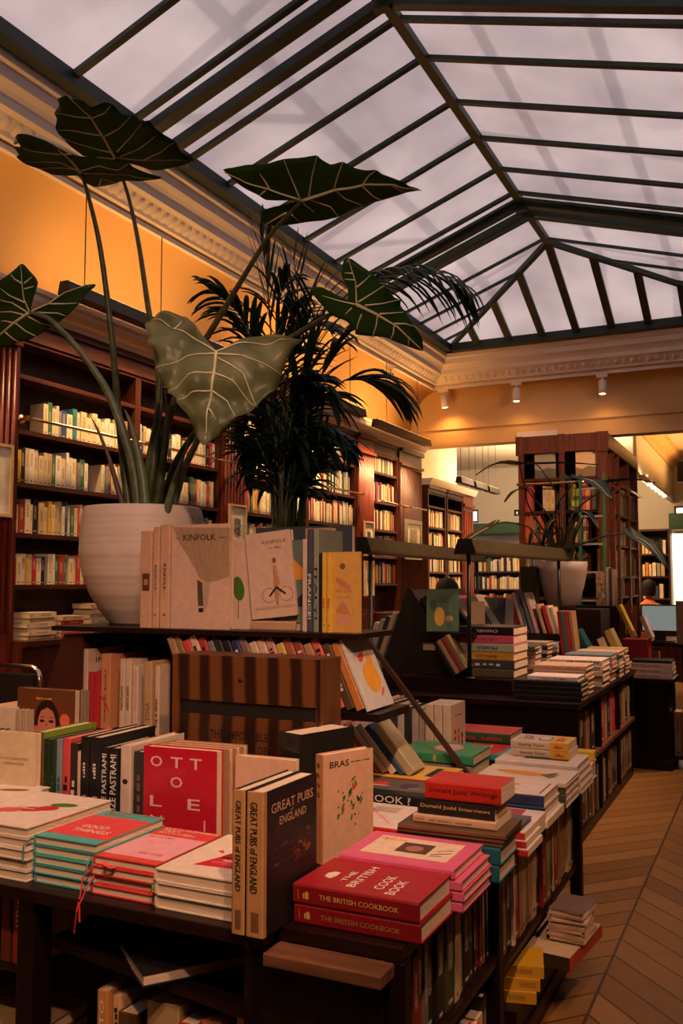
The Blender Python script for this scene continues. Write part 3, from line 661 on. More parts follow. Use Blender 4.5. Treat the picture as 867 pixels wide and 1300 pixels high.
class Bk:
    """one book with cover, page block and print"""
    def __init__(s, name, label, t, w_, h, col, back=None, spine=None, page=None, hard=True, group=None, cat='book', rough=.42, soft=.004):
        s.t, s.w, s.h = t, w_, h
        s.root = thing(name, label, cat, group=group)
        b = .003 if hard else .0008; ov = .003 if hard else 0
        bc = back or col; sp = spine or col
        m_ = MB()
        m_.box(t - b, t, 0, w_, 0, h, 0); m_.box(0, b, 0, w_, 0, h, 1)
        r_ = min(.004, t * .15)
        m_.prism([(b * .5, .004), (0, .0), (r_, -r_ * .6), (t - r_, -r_ * .6), (t, .0), (t - b * .5, .004)], 2, 0, h, 2)
        m_.build('cover', [cov(col, rough), cov(bc, rough), cov(sp, rough)], s.root)
        m_ = MB(); m_.box(b, t - b, .004, w_ - ov, ov, h - ov, 0); m_.build('pages', page or PAGEV, s.root)
    def front(s, tx, u0, v0, u1, v1, col, rot=0, name='lettering'):     # u,v in 0..1 of the cover (v up)
        if rot: return letter(s.root, tx, (s.t, u0 * s.w, v1 * s.h), (0, 0, -(v1 - v0) * s.h), (0, (u1 - u0) * s.w, 0), col, name)
        return letter(s.root, tx, (s.t, u0 * s.w, v0 * s.h), (0, (u1 - u0) * s.w, 0), (0, 0, (v1 - v0) * s.h), col, name)
    def spine(s, tx, v0, v1, col, k=.55, up_=False, flat=False, c0=.5):
        y = -.0028; g = s.t * k; x0 = (c0 - k / 2) * s.t
        if up_: letter(s.root, tx, (x0 + g, y, v0 * s.h), (0, 0, (v1 - v0) * s.h), (-g, 0, 0), col)
        elif flat: letter(s.root, tx, (x0, y, v0 * s.h), (g, 0, 0), (0, 0, (v1 - v0) * s.h), col)
        else: letter(s.root, tx, (x0, y, v1 * s.h), (0, 0, -(v1 - v0) * s.h), (g, 0, 0), col)
    def patch(s, pts, col, name='cover_print', face='f', lift=.0003):
        """coloured shape printed on the front cover ('f'), spine ('s') or head; pts in 0..1"""
        m_ = MB(); n = len(pts)
        if face == 'f': vs = [(s.t + lift, u * s.w, v * s.h) for u, v in pts]
        else: vs = [(u * s.t, -.0026 - lift, v * s.h) for u, v in pts]
        m_.add(vs, [tuple(range(n))]); return m_.build(name, col, s.root)
    def rect(s, u0, v0, u1, v1, col, face='f', lift=.0003, name='cover_print'): return s.patch([(u0, v0), (u1, v0), (u1, v1), (u0, v1)], col, name, face, lift)
    def oval(s, u, v, a, b, col, face='f', rot=0, n=18, lift=.0004, name='cover_print'):
        k = s.w / s.h if face == 'f' else s.t / s.h; P = []
        for i in range(n):
            q = 2 * PI * i / n; x, y = a * math.cos(q), b * math.sin(q)
            P.append((u + x * math.cos(rot) - y * math.sin(rot), v + (x * math.sin(rot) + y * math.cos(rot)) * k))
        return s.patch(P, col, name, face, lift)
    def stand(s, p, rz=0, lean=0, tilt=0):
        """bottom front-left corner at p; rz turns, lean tips sideways (+ to the right), tilt tips back"""
        s.root.matrix_world = Matrix.Translation(p) @ Matrix.Rotation(rz, 4, 'Z') @ Matrix.Rotation(lean, 4, 'Y') @ Matrix.Rotation(-tilt, 4, 'X'); return s
    def flat(s, p, rz=0, face='up'):
        """p = underside corner: spine along the front edge (facing -Y before rz), head to the left; p is its right end"""
        s.root.matrix_world = Matrix.Translation(p) @ Matrix.Rotation(rz, 4, 'Z') @ Matrix.Rotation(-PI / 2, 4, 'Y'); return s
W_ = lambda *c_: c_
def ink(col): return cov(col, .5)
WHITE = (.80, .66, .54); BEIGE = (.74, .52, .35); CREAM2 = (.78, .62, .44); BLK = (.014, .012, .012); REDC = (.52, .025, .02); CRIM = (.36, .014, .022); PINK = (.80, .26, .36); HOTP = (.62, .025, .09)
TEALB = (.01, .11, .14); MINT = (.16, .50, .40); GRN = (.05, .30, .13); YEL = (.78, .50, .10); ORG = (.78, .28, .05); NAVY = (.02, .035, .09); BROWN = (.16, .065, .025)
PAPW = ink((.80, .68, .52)); PRED = ink((.62, .03, .03)); PBLK = ink((.02, .016, .014)); PGRN = ink((.06, .18, .03)); PGOLD = ink((.62, .36, .08)); PBROWN = ink((.22, .10, .045)); PORG = ink((.80, .34, .06)); PPINK = ink((.80, .34, .36)); PBLUE = ink((.05, .16, .42))

# ------------------------------------------------------------------ near display table
TZ = .59
def post(m_, x, y, z0, z1, a=.022): m_.box(x - a, x + a, y - a, y + a, z0, z1)
t = thing('display_table', 'long dark wooden book table in the foreground with shelves below its top', 'display table', (-1.6, 2.45, 0))
o = Vector((-1.6, 2.45, 0))
def tb(name, x0, x1, y0, y1, z0, z1, mat=DARKW): return box(name, x0 - o.x, x1 - o.x, y0 - o.y, y1 - o.y, z0, z1, mat, t, bev=.003)
tb('table_top', -2.9, -.93, 1.585, 3.36, TZ - .028, TZ - .0005)
tb('table_top', -.93, -.66, 1.64, 3.36, TZ - .028, TZ - .0005)
tb('table_ledge', -.925, -.675, 1.575, 1.70, TZ - .055, TZ - .030, pbr('worn_oak_ledge', (.16, .065, .03), .35, nz=.2, scale=5, stretch=(1, 8, 8)))
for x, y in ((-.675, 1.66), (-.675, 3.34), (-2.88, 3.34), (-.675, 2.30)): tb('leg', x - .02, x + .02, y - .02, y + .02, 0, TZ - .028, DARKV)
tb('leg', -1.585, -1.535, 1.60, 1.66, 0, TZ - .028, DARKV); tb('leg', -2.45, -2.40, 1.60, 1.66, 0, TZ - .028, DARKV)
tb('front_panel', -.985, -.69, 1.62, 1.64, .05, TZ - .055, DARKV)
tb('back_panel', -1.02, -1.0, 1.66, 3.30, .05, TZ - .03, BACKW)
tb('shelf', -1.0, -.66, 1.68, 2.28, .323, .345, DARKW); tb('shelf', -1.0, -.668, 2.32, 3.32, .268, .290, DARKW)
tb('plinth', -1.0, -.66, 1.68, 3.36, 0, .06, DARKW)
tb('shelf', -2.38, -1.59, 1.66, 2.2, .36, .38); tb('shelf', -2.38, -1.59, 1.66, 2.2, .14, .16)
m_ = MB(); m_.bar((-1.53 - o.x, 1.92 - o.y, .455), (-.99 - o.x, 1.92 - o.y, .395), .54, .022); m_.build('shelf', DARKW, t)
m_ = MB(); m_.bar((-1.53 - o.x, 1.92 - o.y, .13), (-.99 - o.x, 1.92 - o.y, .11), .54, .022); m_.build('shelf', DARKW, t)

# --- stacks along the front edge: head of the books away from us
def pile(n, x, y, W, H, T, name, label, col, group, deco=None, jit=.004, rz=0, z0=TZ, hard=True, page=None, back=None, dx=0, dy=0):
    """n books with their feet (bottom edges) facing us, front-left corner near x, y; last one gets deco"""
    for i in range(n):
        b = Bk(name, ('topmost ' if i == n - 1 else ('bottom ' if i == 0 else ordn(i) + ' from the bottom, ')) + label, T - .0008, W, H, col, group=group, hard=hard, page=page, back=back)
        j = 0 if i == n - 1 else 1
        jx, jy = R.uniform(-jit, jit) * j + dx * (n - 1 - i), R.uniform(-jit, jit) * j + dy * (n - 1 - i)
        # flat, then turned so the head points to +Y and the spine to -X
        b.flat((x + jx, y + jy, z0 + .0005 + i * T), -PI / 2 + rz)
        if i == n - 1 and deco: deco(b)
    return z0 + n * T
def d_rad(b):
    b.oval(.52, .46, .17, .085, ink((.58, .02, .03)), rot=.3); b.oval(.36, .38, .12, .085, ink((.72, .10, .10)), rot=.2, lift=.0005); b.oval(.66, .54, .11, .09, ink((.55, .03, .04)), rot=.3, lift=.0006)
    b.oval(.72, .68, .14, .065, PGRN, rot=.25, lift=.0007); b.patch([(.30, .36), (.16, .30), (.15, .305), (.29, .375)], PBROWN); b.patch([(.34, .32), (.30, .20), (.31, .20), (.36, .32)], PBROWN)
    b.front('SIMPLE', .42, .44, .60, .475, PAPW).location.x += .001; b.front('YOTAM  OTTOLENGHI', .18, .10, .55, .12, PBROWN); b.front('recipes', .24, .145, .42, .165, PBROWN)
pile(5, -1.84, 1.615, .262, .296, .0245, 'cookbook', 'white cookbook in the pile at the left table corner', WHITE, 'white radish cookbooks', d_rad)
b = Bk('cookbook', 'white cookbook lying on the pile at the very left edge of the photo', .02, .22, .27, WHITE); b.flat((-2.03, 1.67, TZ + .105), -PI / 2 + .05); b.oval(.7, .75, .2, .06, PBROWN, rot=.3); b.front('salades', .3, .3, .8, .36, PORG)
pile(4, -2.05, 1.66, .2, .27, .026, 'cookbook', 'white book of the pile cut by the left photo edge', WHITE, 'white books at the left edge')
def d_teal(b):
    b.rect(.0, .13, 1, .80, ink((.78, .07, .07))); b.front('GOOD', .26, .40, .68, .49, PAPW); b.front('THINGS', .24, .27, .84, .36, PAPW)
    for k, s_ in enumerate(('OTTOLENGHI', 'TEST', 'KITCHEN')): b.front(s_, .10 + .02 * k, .945 - k * .055, (.92, .46, .66)[k], .985 - k * .055, ink((.50, .06, .08)))
pile(5, -1.567, 1.628, .180, .252, .0212, 'cookbook', 'teal and red kitchen cookbook in the second front pile', (.10, .42, .38), 'teal test kitchen cookbooks', d_teal, page=PAGEV)
def d_pink(b):
    b.rect(.0, .10, 1, .74, ink((.82, .38, .42))); b.front('EXTRA GOOD THINGS', .12, .67, .50, .70, PRED)
    for k, s_ in enumerate(('OTTOLENGHI', 'TEST', 'KITCHEN')): b.front(s_, .08 + .02 * k, .93 - k * .065, (.97, .42, .72)[k], .98 - k * .065, PAPW)
    b.front('SHELF LOVE', .46, .20, .84, .25, PRED)
pile(4, -1.392, 1.628, .172, .258, .0208, 'cookbook', 'pink and red kitchen cookbook in the third front pile', (.72, .07, .055), 'pink test kitchen cookbooks', d_pink)
def d_wht(b):
    b.patch([(.28, .20), (.86, .24), (.90, .50), (.40, .44)], ink((.62, .02, .05))); b.patch([(.40, .44), (.48, .42), (.92, .50), (.92, .58), (.44, .56)], ink((.30, .02, .03)))
    b.patch([(.26, .56), (.34, .53), (.36, .55), (.29, .60)], PRED); b.patch([(.48, .57), (.92, .59), (.92, .66), (.50, .66)], PGRN); b.patch([(.54, .67), (.94, .67), (.94, .78), (.58, .78)], PBLUE); b.patch([(.66, .79), (.9, .79), (.9, .84), (.70, .84)], PORG)
    b.front('FALASTIN', .50, .36, .76, .40, PAPW); b.front('OTTOLENGHI', .42, .29, .80, .33, PPINK); b.front('SAMI', .60, .70, .80, .735, PAPW)
pile(3, -1.212, 1.612, .206, .285, .0275, 'cookbook', 'white cookbook in the pile left of the pub books', (.80, .66, .50), 'white cookbooks left of the pub books', d_wht)
# ribbon markers hanging from the piles
def ribbon(pts, col, label, w_=.0035):
    m_ = MB()
    for i in range(len(pts) - 1): m_.bar(pts[i], pts[i + 1], w_, .0012)
    tag(m_.build('ribbon_bookmark', cov(col)), label, 'ribbon')
ribbon([(-1.392, 1.624, .65), (-1.398, 1.600, .63), (-1.395, 1.592, .60), (-1.393, 1.578, .565), (-1.398, 1.577, .52)], (.62, .04, .04), 'long red ribbon bookmark hanging over the table edge')
ribbon([(-1.386, 1.624, .63), (-1.384, 1.598, .61), (-1.388, 1.580, .58), (-1.384, 1.578, .545)], (.62, .05, .05), 'short red ribbon bookmark beside the longer one')
ribbon([(-1.570, 1.625, .69), (-1.578, 1.605, .675), (-1.575, 1.602, .64)], (.03, .20, .24), 'teal ribbon bookmark at the left corner of the teal pile')
ribbon([(-1.395, 1.626, .668), (-1.392, 1.606, .655), (-1.396, 1.604, .63)], (.04, .26, .20), 'green ribbon bookmark at the right corner of the teal pile', .005)
ribbon([(-1.215, 1.612, .638), (-1.206, 1.598, .635), (-1.216, 1.596, .62)], (.08, .25, .08), 'green ribbon loop between the pink and white piles', .006)
ribbon([(-1.36, 1.628, .664), (-1.345, 1.612, .660), (-1.325, 1.614, .657), (-1.335, 1.628, .655)], (.75, .10, .09), 'red ribbon loop on the front of the pink pile', .008)

# --- Great Pubs and Bras
for i, x in enumerate((-.990, -.957)):
    b = Bk('pub_guide_book', ('black book on pubs with tan spine, left of the pair' if i == 0 else 'black book on pubs showing its cover, right of the pair') , .030 if i == 0 else .040, .215, .276, BLK, back=BLK, spine=(.50, .26, .09), group=None)
    b.stand((x, 1.566, TZ + .001), -.02)
    b.spine('GREAT PUBS of ENGLAND', .30, .93, PBLK, .42, c0=.5 if i == 0 else .45); b.spine('PRESTEL', .045, .15, PBROWN, .3)
    b.rect(.3, .035, .75, .17, PBROWN, 's', .0002)
    if i:
        b.patch([(0, 0), (.045, 0), (.045, 1), (0, 1)], ink((.50, .26, .09)))
        b.front('GREAT PUBS', .12, .83, .92, .90, ink((.62, .38, .22))); b.front('of', .47, .795, .53, .82, ink((.4, .24, .12))); b.front('ENGLAND', .27, .73, .78, .79, ink((.62, .38, .22)))
        for k in range(16):
            u, v = R.uniform(.15, .9), R.uniform(.42, .62); b.oval(u, v, R.uniform(.02, .06), R.uniform(.01, .03), ink(R.choice([(.12, .05, .02), (.22, .09, .03), (.08, .03, .015)])), rot=R.uniform(-.5, .5), lift=.0004 + k * .00001)
        for k in range(3): b.rect(.15, .46 + k * .055, .88, .463 + k * .055, ink((.18, .07, .03)), lift=.0007)
b = Bk('chef_monograph', 'beige cookbook BRAS with scattered leaf drawings standing beside the pub books', .030, .165, .262, (.60, .36, .22), spine=(.42, .20, .08))
b.stand((-1.046, 2.035, TZ + .001), -.42)
b.front('BRAS', .12, .87, .50, .93, PBLK); b.front('The Tastes of Aubrac', .54, .895, .93, .91, PBLK)
for i_, ch in enumerate('BRAS'): b.spine(ch, .88 - i_ * .09, .92 - i_ * .09, PBLK, .36, flat=True)
R2 = random.Random(4)
for k in range(34):
    a = R2.uniform(0, 2 * PI); r_ = .28 * math.sqrt(R2.random()) ; u = .52 + r_ * math.cos(a) * 1.0; v = .52 + r_ * math.sin(a) * .85
    big = R2.random() < .4
    b.oval(u, v, .055 if big else .02, .018 if big else .014, R2.choice([PGRN, PGRN, PBLK, ink((.5, .04, .04)), PBROWN, ink((.65, .22, .12))]), rot=R2.uniform(.6, 2.4), lift=.0004 + k * 1e-5)
# --- THE BRITISH COOKBOOK
for i in range(2):
    b = Bk('cookbook', ('top' if i else 'lower') + ' crimson British cookbook lying at the front table corner', .0385, .188, .272, CRIM, spine=(.22, .008, .010))
    b.flat((-.630 - (0 if i else .002) - .004 * i, 1.668 - .002 * i, TZ + .0008 + .0395 * i), 0)
    b.spine('THE BRITISH COOKBOOK', .27 - .12, .68 + .10, PGOLD if i else ink((.34, .18, .05)), .26)
    b.oval(.5, .885, .0, .0, PGOLD, 's') if 0 else b.patch([(.30, .87), (.62, .87), (.70, .885), (.62, .90), (.30, .90)], PGOLD, face='s')
    b.patch([(.30, .905), (.62, .905), (.55, .918), (.30, .915)], PGOLD, face='s'); b.rect(.25, .955, .75, .958, PGOLD, 's')
    if i:
        # large cover title, reading away from the spine
        for tx, (u0, u1), (v0, v1) in (('THE', (.28, .62), (.66, .71)), ('BRITISH', (.14, .86), (.55, .62)), ('COOK', (.20, .66), (.34, .42)), ('BOOK', (.10, .56), (.22, .30))):
            letter(b.root, tx, (b.t, u0 * b.w, v0 * b.h), (0, (u1 - u0) * b.w, 0), (0, 0, (v1 - v0) * b.h), PAPW)
        b.patch([(.30, .80), (.40, .78), (.52, .78), (.54, .83), (.46, .87), (.34, .86)], PAPW)
# pink books behind it (top one shows a photo label)
PK = (.66, .12, .22)
for i in range(4):
    b = Bk('cookbook', ('topmost' if i == 3 else ordn(i) + ' from the bottom') + ' pink memoir cookbook behind the crimson British cookbooks', .0215, .205, .268, PK, group='pink memoir cookbooks', spine=PK)
    b.flat((-.612 - (.018 if i == 3 else 0) + .003 * (i % 2), 1.862 - .002 * i, TZ + .0005 + .0222 * i), 0)
    if i == 3:
        b.rect(.18, .12, .86, .88, ink((.74, .56, .40))); b.rect(.34, .34, .70, .62, ink((.10, .05, .035)), lift=.0005)
        b.oval(.5, .48, .10, .10, ink((.35, .16, .10)), lift=.0007)
        b.front('MY', .7, .80, .8, .83, PORG); letter(b.root, 'BRITISH FOOD', (b.t, .72 * b.w, .86 * b.h), (0, 0, -.24 * b.h), (0, .1 * b.w, 0), PORG)
        b.patch([(.30, .30), (.36, .20), (.37, .21), (.31, .31)], PBLK, lift=.0006); b.patch([(.36, .30), (.50, .15), (.51, .16), (.37, .31)], PBLK, lift=.0006); b.patch([(.50, .28), (.60, .16), (.61, .17), (.51, .29)], PBLK, lift=.0006)

# --- the Giorgio Locatelli pair and the Donald Judd books
for i in range(2):
    b = Bk('cookbook', ('upper' if i else 'lower') + ' teal Giorgio Locatelli cookbook under the brown and Donald Judd books', .0395, .150, .262, TEALB)
    b.flat((-.590 - .004 * (1 - i) + 0, 2.074 - .001 * i, TZ + .0008 + .0400 * i), .005)
    if i: b.spine('Giorgio Locatelli', .52, .93, PAPW, .34)
zt = TZ + .081
for i in range(3):
    b = Bk('thin_art_book', ['lowest', 'middle', 'uppermost'][i] + ' thin brown book between the teal and beige ones', .0095, .168, .262, (.10, .055, .025), spine=(.16, .08, .04), page=PAGEV, group='thin brown books under the beige one')
    b.flat((-.585 + .004 * i, 2.076 - .003 * i, zt + .0005 + i * .0100), .01 * i)
zt += .0305
b = Bk('paperback', 'thick beige paperback under the black Donald Judd Interviews', .019, .135, .205, (.62, .40, .25), hard=False); b.flat((-.606, 2.095, zt + .0005), .0); b.spine('The Complete Writings', .28, .80, PBROWN, .18); b.spine('Phaidon', .86, .97, PRED, .2); zt += .0195
b = Bk('art_book', 'black Donald Judd Interviews book under the red one', .038, .110, .190, BLK, hard=False); b.flat((-.612, 2.103, zt + .0005), .0); b.spine('Donald Judd Interviews', .05, .96, PGOLD, .28); zt += .0385
b = Bk('art_book', 'thick red Donald Judd Writings book on top of the stack', .041, .125, .186, (.44, .018, .010), hard=False); b.flat((-.595, 2.098, zt + .0005), .0); b.spine('Donald Judd Writings', .04, .94, PBLK, .34)

# --- flat stacks along the aisle side of the near table (spines towards us, right ends at X = xr)
def flatb(name, label, xr, y, z, L_, D_, T_, col, spine=None, hard=True, rz=0, group=None, page=None, deco=None, sp=None, back=None):
    b = Bk(name, label, T_ - .0008, D_, L_, col, spine=spine, hard=hard, group=group, page=page, back=back)
    b.flat((xr, y, z + .0005), rz)
    if sp: b.spine(sp[0], sp[1], sp[2], sp[3], sp[4] if len(sp) > 4 else .34, up_=(len(sp) > 5))
    if deco: deco(b)
    return b
# on the cover of a book lying with its head to the left: u = away from us, v = 1 at left
def d_wr(b):
    for k in range(4): b.rect(.82 - k * .06, .30, .84 - k * .06, .62, PBROWN)
    b.patch([(.15, .20), (.20, .20), (.75, .62), (.70, .64)], PPINK)
flatb('cookbook', 'white cookbook with red spine lying between BRAS and the thin brown books', -.900, 2.235, TZ, .25, .24, .048, (.74, .62, .55), spine=(.55, .02, .015), deco=d_wr)
def d_cook(b):
    b.rect(.22, 0, 1, 1, ink((.13, .12, .09))); b.oval(.62, .60, .16, .14, ink((.62, .08, .05)), lift=.0006); b.oval(.48, .60, .05, .22, ink((.75, .40, .35)), lift=.0007)
    b.oval(.60, .28, .20, .16, ink((.08, .04, .07)), lift=.0006); b.oval(.72, .82, .12, .04, ink((.30, .42, .05)), rot=.8, lift=.0007); b.oval(.45, .18, .06, .12, ink((.30, .18, .12)), lift=.0008)
for i in range(2):
    b = flatb('cookbook', ('upper' if i else 'lower') + ' dark cookbook reading COOK on its spine, below the yellow book', -.945, 2.515, TZ + .034 * i, .30, .185, .034, BLK, deco=d_cook if i else None)
    if i: b.spine('THE COOK ?', .12, .88, PAPW, .62)
def d_yel(b):
    b.oval(.58, .70, .22, .085, ink((.35, .14, .12)), rot=1.4); b.rect(.30, .44, .80, .52, PBLK); b.rect(.25, .20, .85, .29, PBLK); b.oval(.30, .66, .1, .05, ink((.6, .3, .3)))
flatb('cookbook', 'red book lying under the yellow cookbook', -.955, 2.712, TZ, .265, .22, .060, (.50, .03, .02)); 
flatb('cookbook', 'yellow cookbook with dark patterned strips on its cover', -.955, 2.705, TZ + .0605, .265, .22, .012, YEL, spine=(.48, .04, .02), deco=d_yel)
def d_grn(b):
    b.oval(.52, .45, .34, .24, ink((.62, .32, .26))); b.oval(.52, .45, .30, .20, ink((.75, .58, .48)), lift=.0007)
    for k in range(4): b.rect(.30 + k * .13, .28, .34 + k * .13, .62, ink((.50, .10, .07)), lift=.001)
flatb('cookbook', 'grey book under the green cookbook', -.945, 2.992, TZ, .27, .21, .070, (.35, .30, .25))
flatb('cookbook', 'green cookbook with a pink oval plate on its cover', -.940, 2.985, TZ + .0705, .272, .215, .034, GRN, deco=d_grn, sp=('JAFFA GANDI', .66, .93, PBLK, .3)).rect(.2, .48, .8, .52, PGOLD, 's')
# lemon books and neighbours
def d_lem(b):
    for u, v in ((.62, .42), (.30, .38)): b.oval(u, v, .15, .07, PORG, rot=1.3, lift=.0005)
    for u, v in ((.75, .52), (.42, .49)): b.oval(u, v, .06, .03, PBLUE, rot=.5, lift=.0006)
    b.rect(.12, .05, .85, .07, PBROWN); b.oval(.5, .75, .05, .1, PORG)
flatb('cookbook', 'white magazine under the lemon books', -.60, 2.585, TZ, .30, .22, .022, WHITE, hard=False)
for i in range(2):
    flatb('cookbook', ('upper white cookbook with lemons and a navy spine, third pile along the aisle' if i else 'lower navy-spined cookbook under the one with lemons'), -.612 - .002 * i, 2.605, TZ + .0225 + .031 * i, .300, .195, .031, (.74, .60, .52), spine=NAVY, deco=d_lem if i else None, sp=('AROMATICA', .50, .80, PRED, .22) if i else None)
def d_mag(b):
    b.rect(.25, .22, .95, .86, ink((.40, .07, .08))); b.oval(.6, .5, .26, .2, ink((.62, .22, .12)), lift=.0006); b.rect(.30, .05, .34, .8, PAPW, lift=.0007)
def d_silv(b):
    for k in range(9): b.patch([(.1 + k * .09, .1), (.13 + k * .09, .1), (.16 + k * .09, .9), (.12 + k * .09, .9)], ink((.16, .12, .14) if k % 2 else (.35, .30, .33)))
for i in range(3):
    flatb('paperback', ['lowest', 'middle', 'upper'][i] + ' white book of the small pile right of the Donald Judd books', -.585 - .006 * i, 2.30 + .01 * i, TZ + .018 * i, .20, .16, .018, (.70, .58, .50), spine=(.50, .04, .03), hard=False, deco=d_silv if i == 2 else None)
flatb('magazine', 'colourful magazine with orange and crimson picture behind the Donald Judd stack', -.606, 2.44, TZ + .0005, .24, .155, .045, (.74, .62, .58), hard=False, deco=d_mag)
flatb('book', 'dark book leaning under the silver striped book', -.61, 2.315, TZ + .0545, .17, .13, .012, (.10, .09, .10))
def d_pine(b):
    b.oval(.50, .56, .42, .15, ink((.72, .30, .05)), rot=1.45); 
    for k in range(6): b.oval(.48 + .05 * (k - 2.5), .26 - .02 * (k % 2), .03, .13, ink((.16, .12, .03)), rot=(k - 2.5) * .35, lift=.0006 + k * 1e-5)
for i in range(3): flatb('cookbook', ['lowest', 'middle', 'upper'][i] + ' white book with patterned spine under the pineapple cookbook', -.60, 2.83, TZ + .021 * i, .28, .20, .021, (.70, .62, .50), spine=(.10, .12, .08), group=None)
flatb('cookbook', 'pale cookbook with a large orange pineapple on its cover', -.597, 2.822, TZ + .0635, .285, .205, .014, (.72, .60, .48), deco=d_pine)
def d_land(b): b.rect(.28, .16, .86, .70, ink((.06, .075, .05))); b.oval(.55, .35, .1, .05, ink((.4, .38, .36)), lift=.0007); b.oval(.6, .5, .12, .03, ink((.2, .22, .18)), lift=.0008)
for i in range(4): flatb('cookbook', [ 'lowest', 'second lowest', 'second highest', 'topmost'][i] + ' white book in the pile under the two Stanley Tucci books', -.594 - .004 * i, 3.045, TZ + .0225 * i, .255 + .02 * (i == 3), .21, .0225, (.74, .62, .54), deco=d_land if i == 3 else None)
def d_tuc(b):
    b.rect(0, 0, 1, .34, ink(YEL)); b.front('TASTE', .2, .10, .8, .26, PRED, rot=1)
    for r_, c_ in ((.30, PBLK), (.25, PAPW)): b.oval(.50, .46, r_, r_ * .55, c_, lift=.0006 + (.3 - r_) * .01)
    b.front('Stanley', .55, .62, .80, .95, PBLK, rot=0); b.front('Tucci', .25, .66, .48, .92, PBLK)
for i in range(2):
    b = flatb('paperback', ('upper' if i else 'lower') + ' white and yellow Stanley Tucci paperback on the aisle pile', -.648 - .004 * i, 3.125, TZ + .0908 + .0265 * i, .196, .145, .0265, (.74, .60, .48), spine=(.62, .48, .34), hard=False, deco=d_tuc if i else None)
    b.rect(0, 0, 1, .32, ink((.70, .38, .04)), 's'); b.spine('Stanley Tucci', .42, .86, PBLK, .4); b.spine('Taste', .08, .24, PRED, .4)
flatb('book', 'plain yellow book behind the Stanley Tucci paperbacks', -.600, 3.31, TZ + .058, .10, .04, .034, (.78, .50, .04)); flatb('book', 'cream book under the plain yellow one', -.60, 3.26, TZ, .12, .09, .0575, CREAM2)
def d_afr(b): b.rect(.2, .1, .9, .9, ink((.62, .06, .05)))
flatb('cookbook', 'patterned grey book low in the pile under the Africana cookbook', -.925, 3.405, TZ, .24, .17, .045, (.30, .28, .24))
def d_tr(b): b.rect(0, .1, 1, .62, ink((.58, .03, .02))); b.rect(.35, .30, .8, .36, PAPW, lift=.0006); b.rect(.2, .70, .8, .9, ink((.3, .35, .3)))
flatb('cookbook', 'teal and red cookbook below the Africana cookbook', -.895, 3.23, TZ + .046, .30, .20, .024, (.05, .34, .36), deco=d_tr, sp=('FAMILLE', .36, .55, PAPW))
b = flatb('cookbook', 'Africana cookbook with red cover and dark green spine', -.935, 3.44, TZ + .0705, .262, .19, .037, (.60, .06, .055), spine=(.03, .10, .035)); b.spine('Africana', .52, .93, PRED, .5); b.spine('Lerato', .12, .42, PRED, .42)

# --- books standing in the aisle side shelves, spines to +X
AX = -.672
def aisle(y0, y1, z, seq, where, h=(.27, .33), d=.20, y=None):
    y = y0; i = 0
    while y < y1 - .01:
        n_, col, th = seq[i % len(seq)]; th = min(th, y1 - y)
        if th < .008: break
        hh = R.uniform(*h)
        shelved((AX - R.uniform(0, .012), y, z + .001), PI / 2, th - .001, d, hh, col, '%s book, %s from near end, %s' % (n_, ordn(i), where), None)
        y += th; i += 1
S1 = [('brown', (.06, .03, .015), .03), ('black', (.02, .015, .015), .02), ('dark red', (.16, .012, .010), .035), ('dark red', (.25, .02, .015), .02), ('grey', (.16, .14, .10), .02), ('black', (.012, .012, .012), .05), ('black', (.015, .012, .012), .045), ('red', (.55, .04, .04), .016), ('dark green', (.04, .05, .015), .055), ('cream', (.55, .42, .24), .028), ('cream', (.60, .46, .28), .022), ('tan', (.42, .28, .10), .02), ('black', (.015, .015, .012), .05)]
aisle(1.70, 2.255, .346, S1, 'middle shelf, nearest aisle bay', h=(.18, .205), d=.16)
S2 = [('dark red', (.20, .015, .012), .05), ('olive', (.20, .14, .05), .06), ('black', (.015, .015, .015), .05), ('white', (.66, .52, .38), .018), ('red', (.30, .02, .015), .05), ('tan', (.40, .24, .11), .04), ('cream', (.62, .46, .27), .03), ('tan', (.44, .26, .10), .04), ('orange brown', (.46, .24, .08), .035), ('cream', (.55, .40, .22), .05), ('black', (.012, .012, .012), .06)]
aisle(2.335, 3.28, .291, S2, 'middle shelf, second aisle bay', h=(.20, .262), d=.18)
S3 = [('red', (.35, .02, .015), .02), ('cream', (.60, .46, .26), .04), ('red', (.5, .03, .02), .03), ('cream', (.55, .42, .26), .045), ('black', (.02, .02, .02), .03)]
aisle(1.75, 2.25, .061, S3, 'lowest shelf, nearest aisle bay', h=(.16, .22), d=.16)
# leaning yellow books, magazine pile and the red-edged box that juts into the aisle
for i in range(3):
    laid((-.705 + .008 * i, 2.60 + .012 * i, .1265 + i * .031), .25, .12, .14, .030, (.62, .33, .02), ['lowest', 'middle', 'top'][i] + ' yellow and red book lying low by the aisle', None)
laid((-.76, 2.40, .0615), .3, .12, .13, .03, (.05, .07, .03), 'dark green book lying at the foot of the aisle shelf', None)
bx = thing('boxed_book', 'large beige boxed book with red edge jutting out into the aisle', 'book', (-.66, 2.86, .163))
bx.rotation_euler = (0, 0, -.12)
box('box', -.17, .105, -.14, .17, 0, .038, cov((.62, .46, .28)), bx, bev=.002); box('red_edge', .105, .107, -.14, .17, 0, .038, cov((.50, .06, .03)), bx)
box('dark_spine', -.17, .105, -.1415, -.14, 0, .038, cov((.05, .035, .02)), bx)
box('riser', -.80, -.668, 2.48, 2.66, .0605, .126, DARKW); tag(bpy.data.objects['riser'], 'dark riser under the yellow and red books by the aisle', 'riser'); box('support_block', -.80, -.668, 2.70, 3.0, .0605, .162, DARKW) ; tag(bpy.data.objects['support_block'], 'dark block under the beige boxed book', 'block')
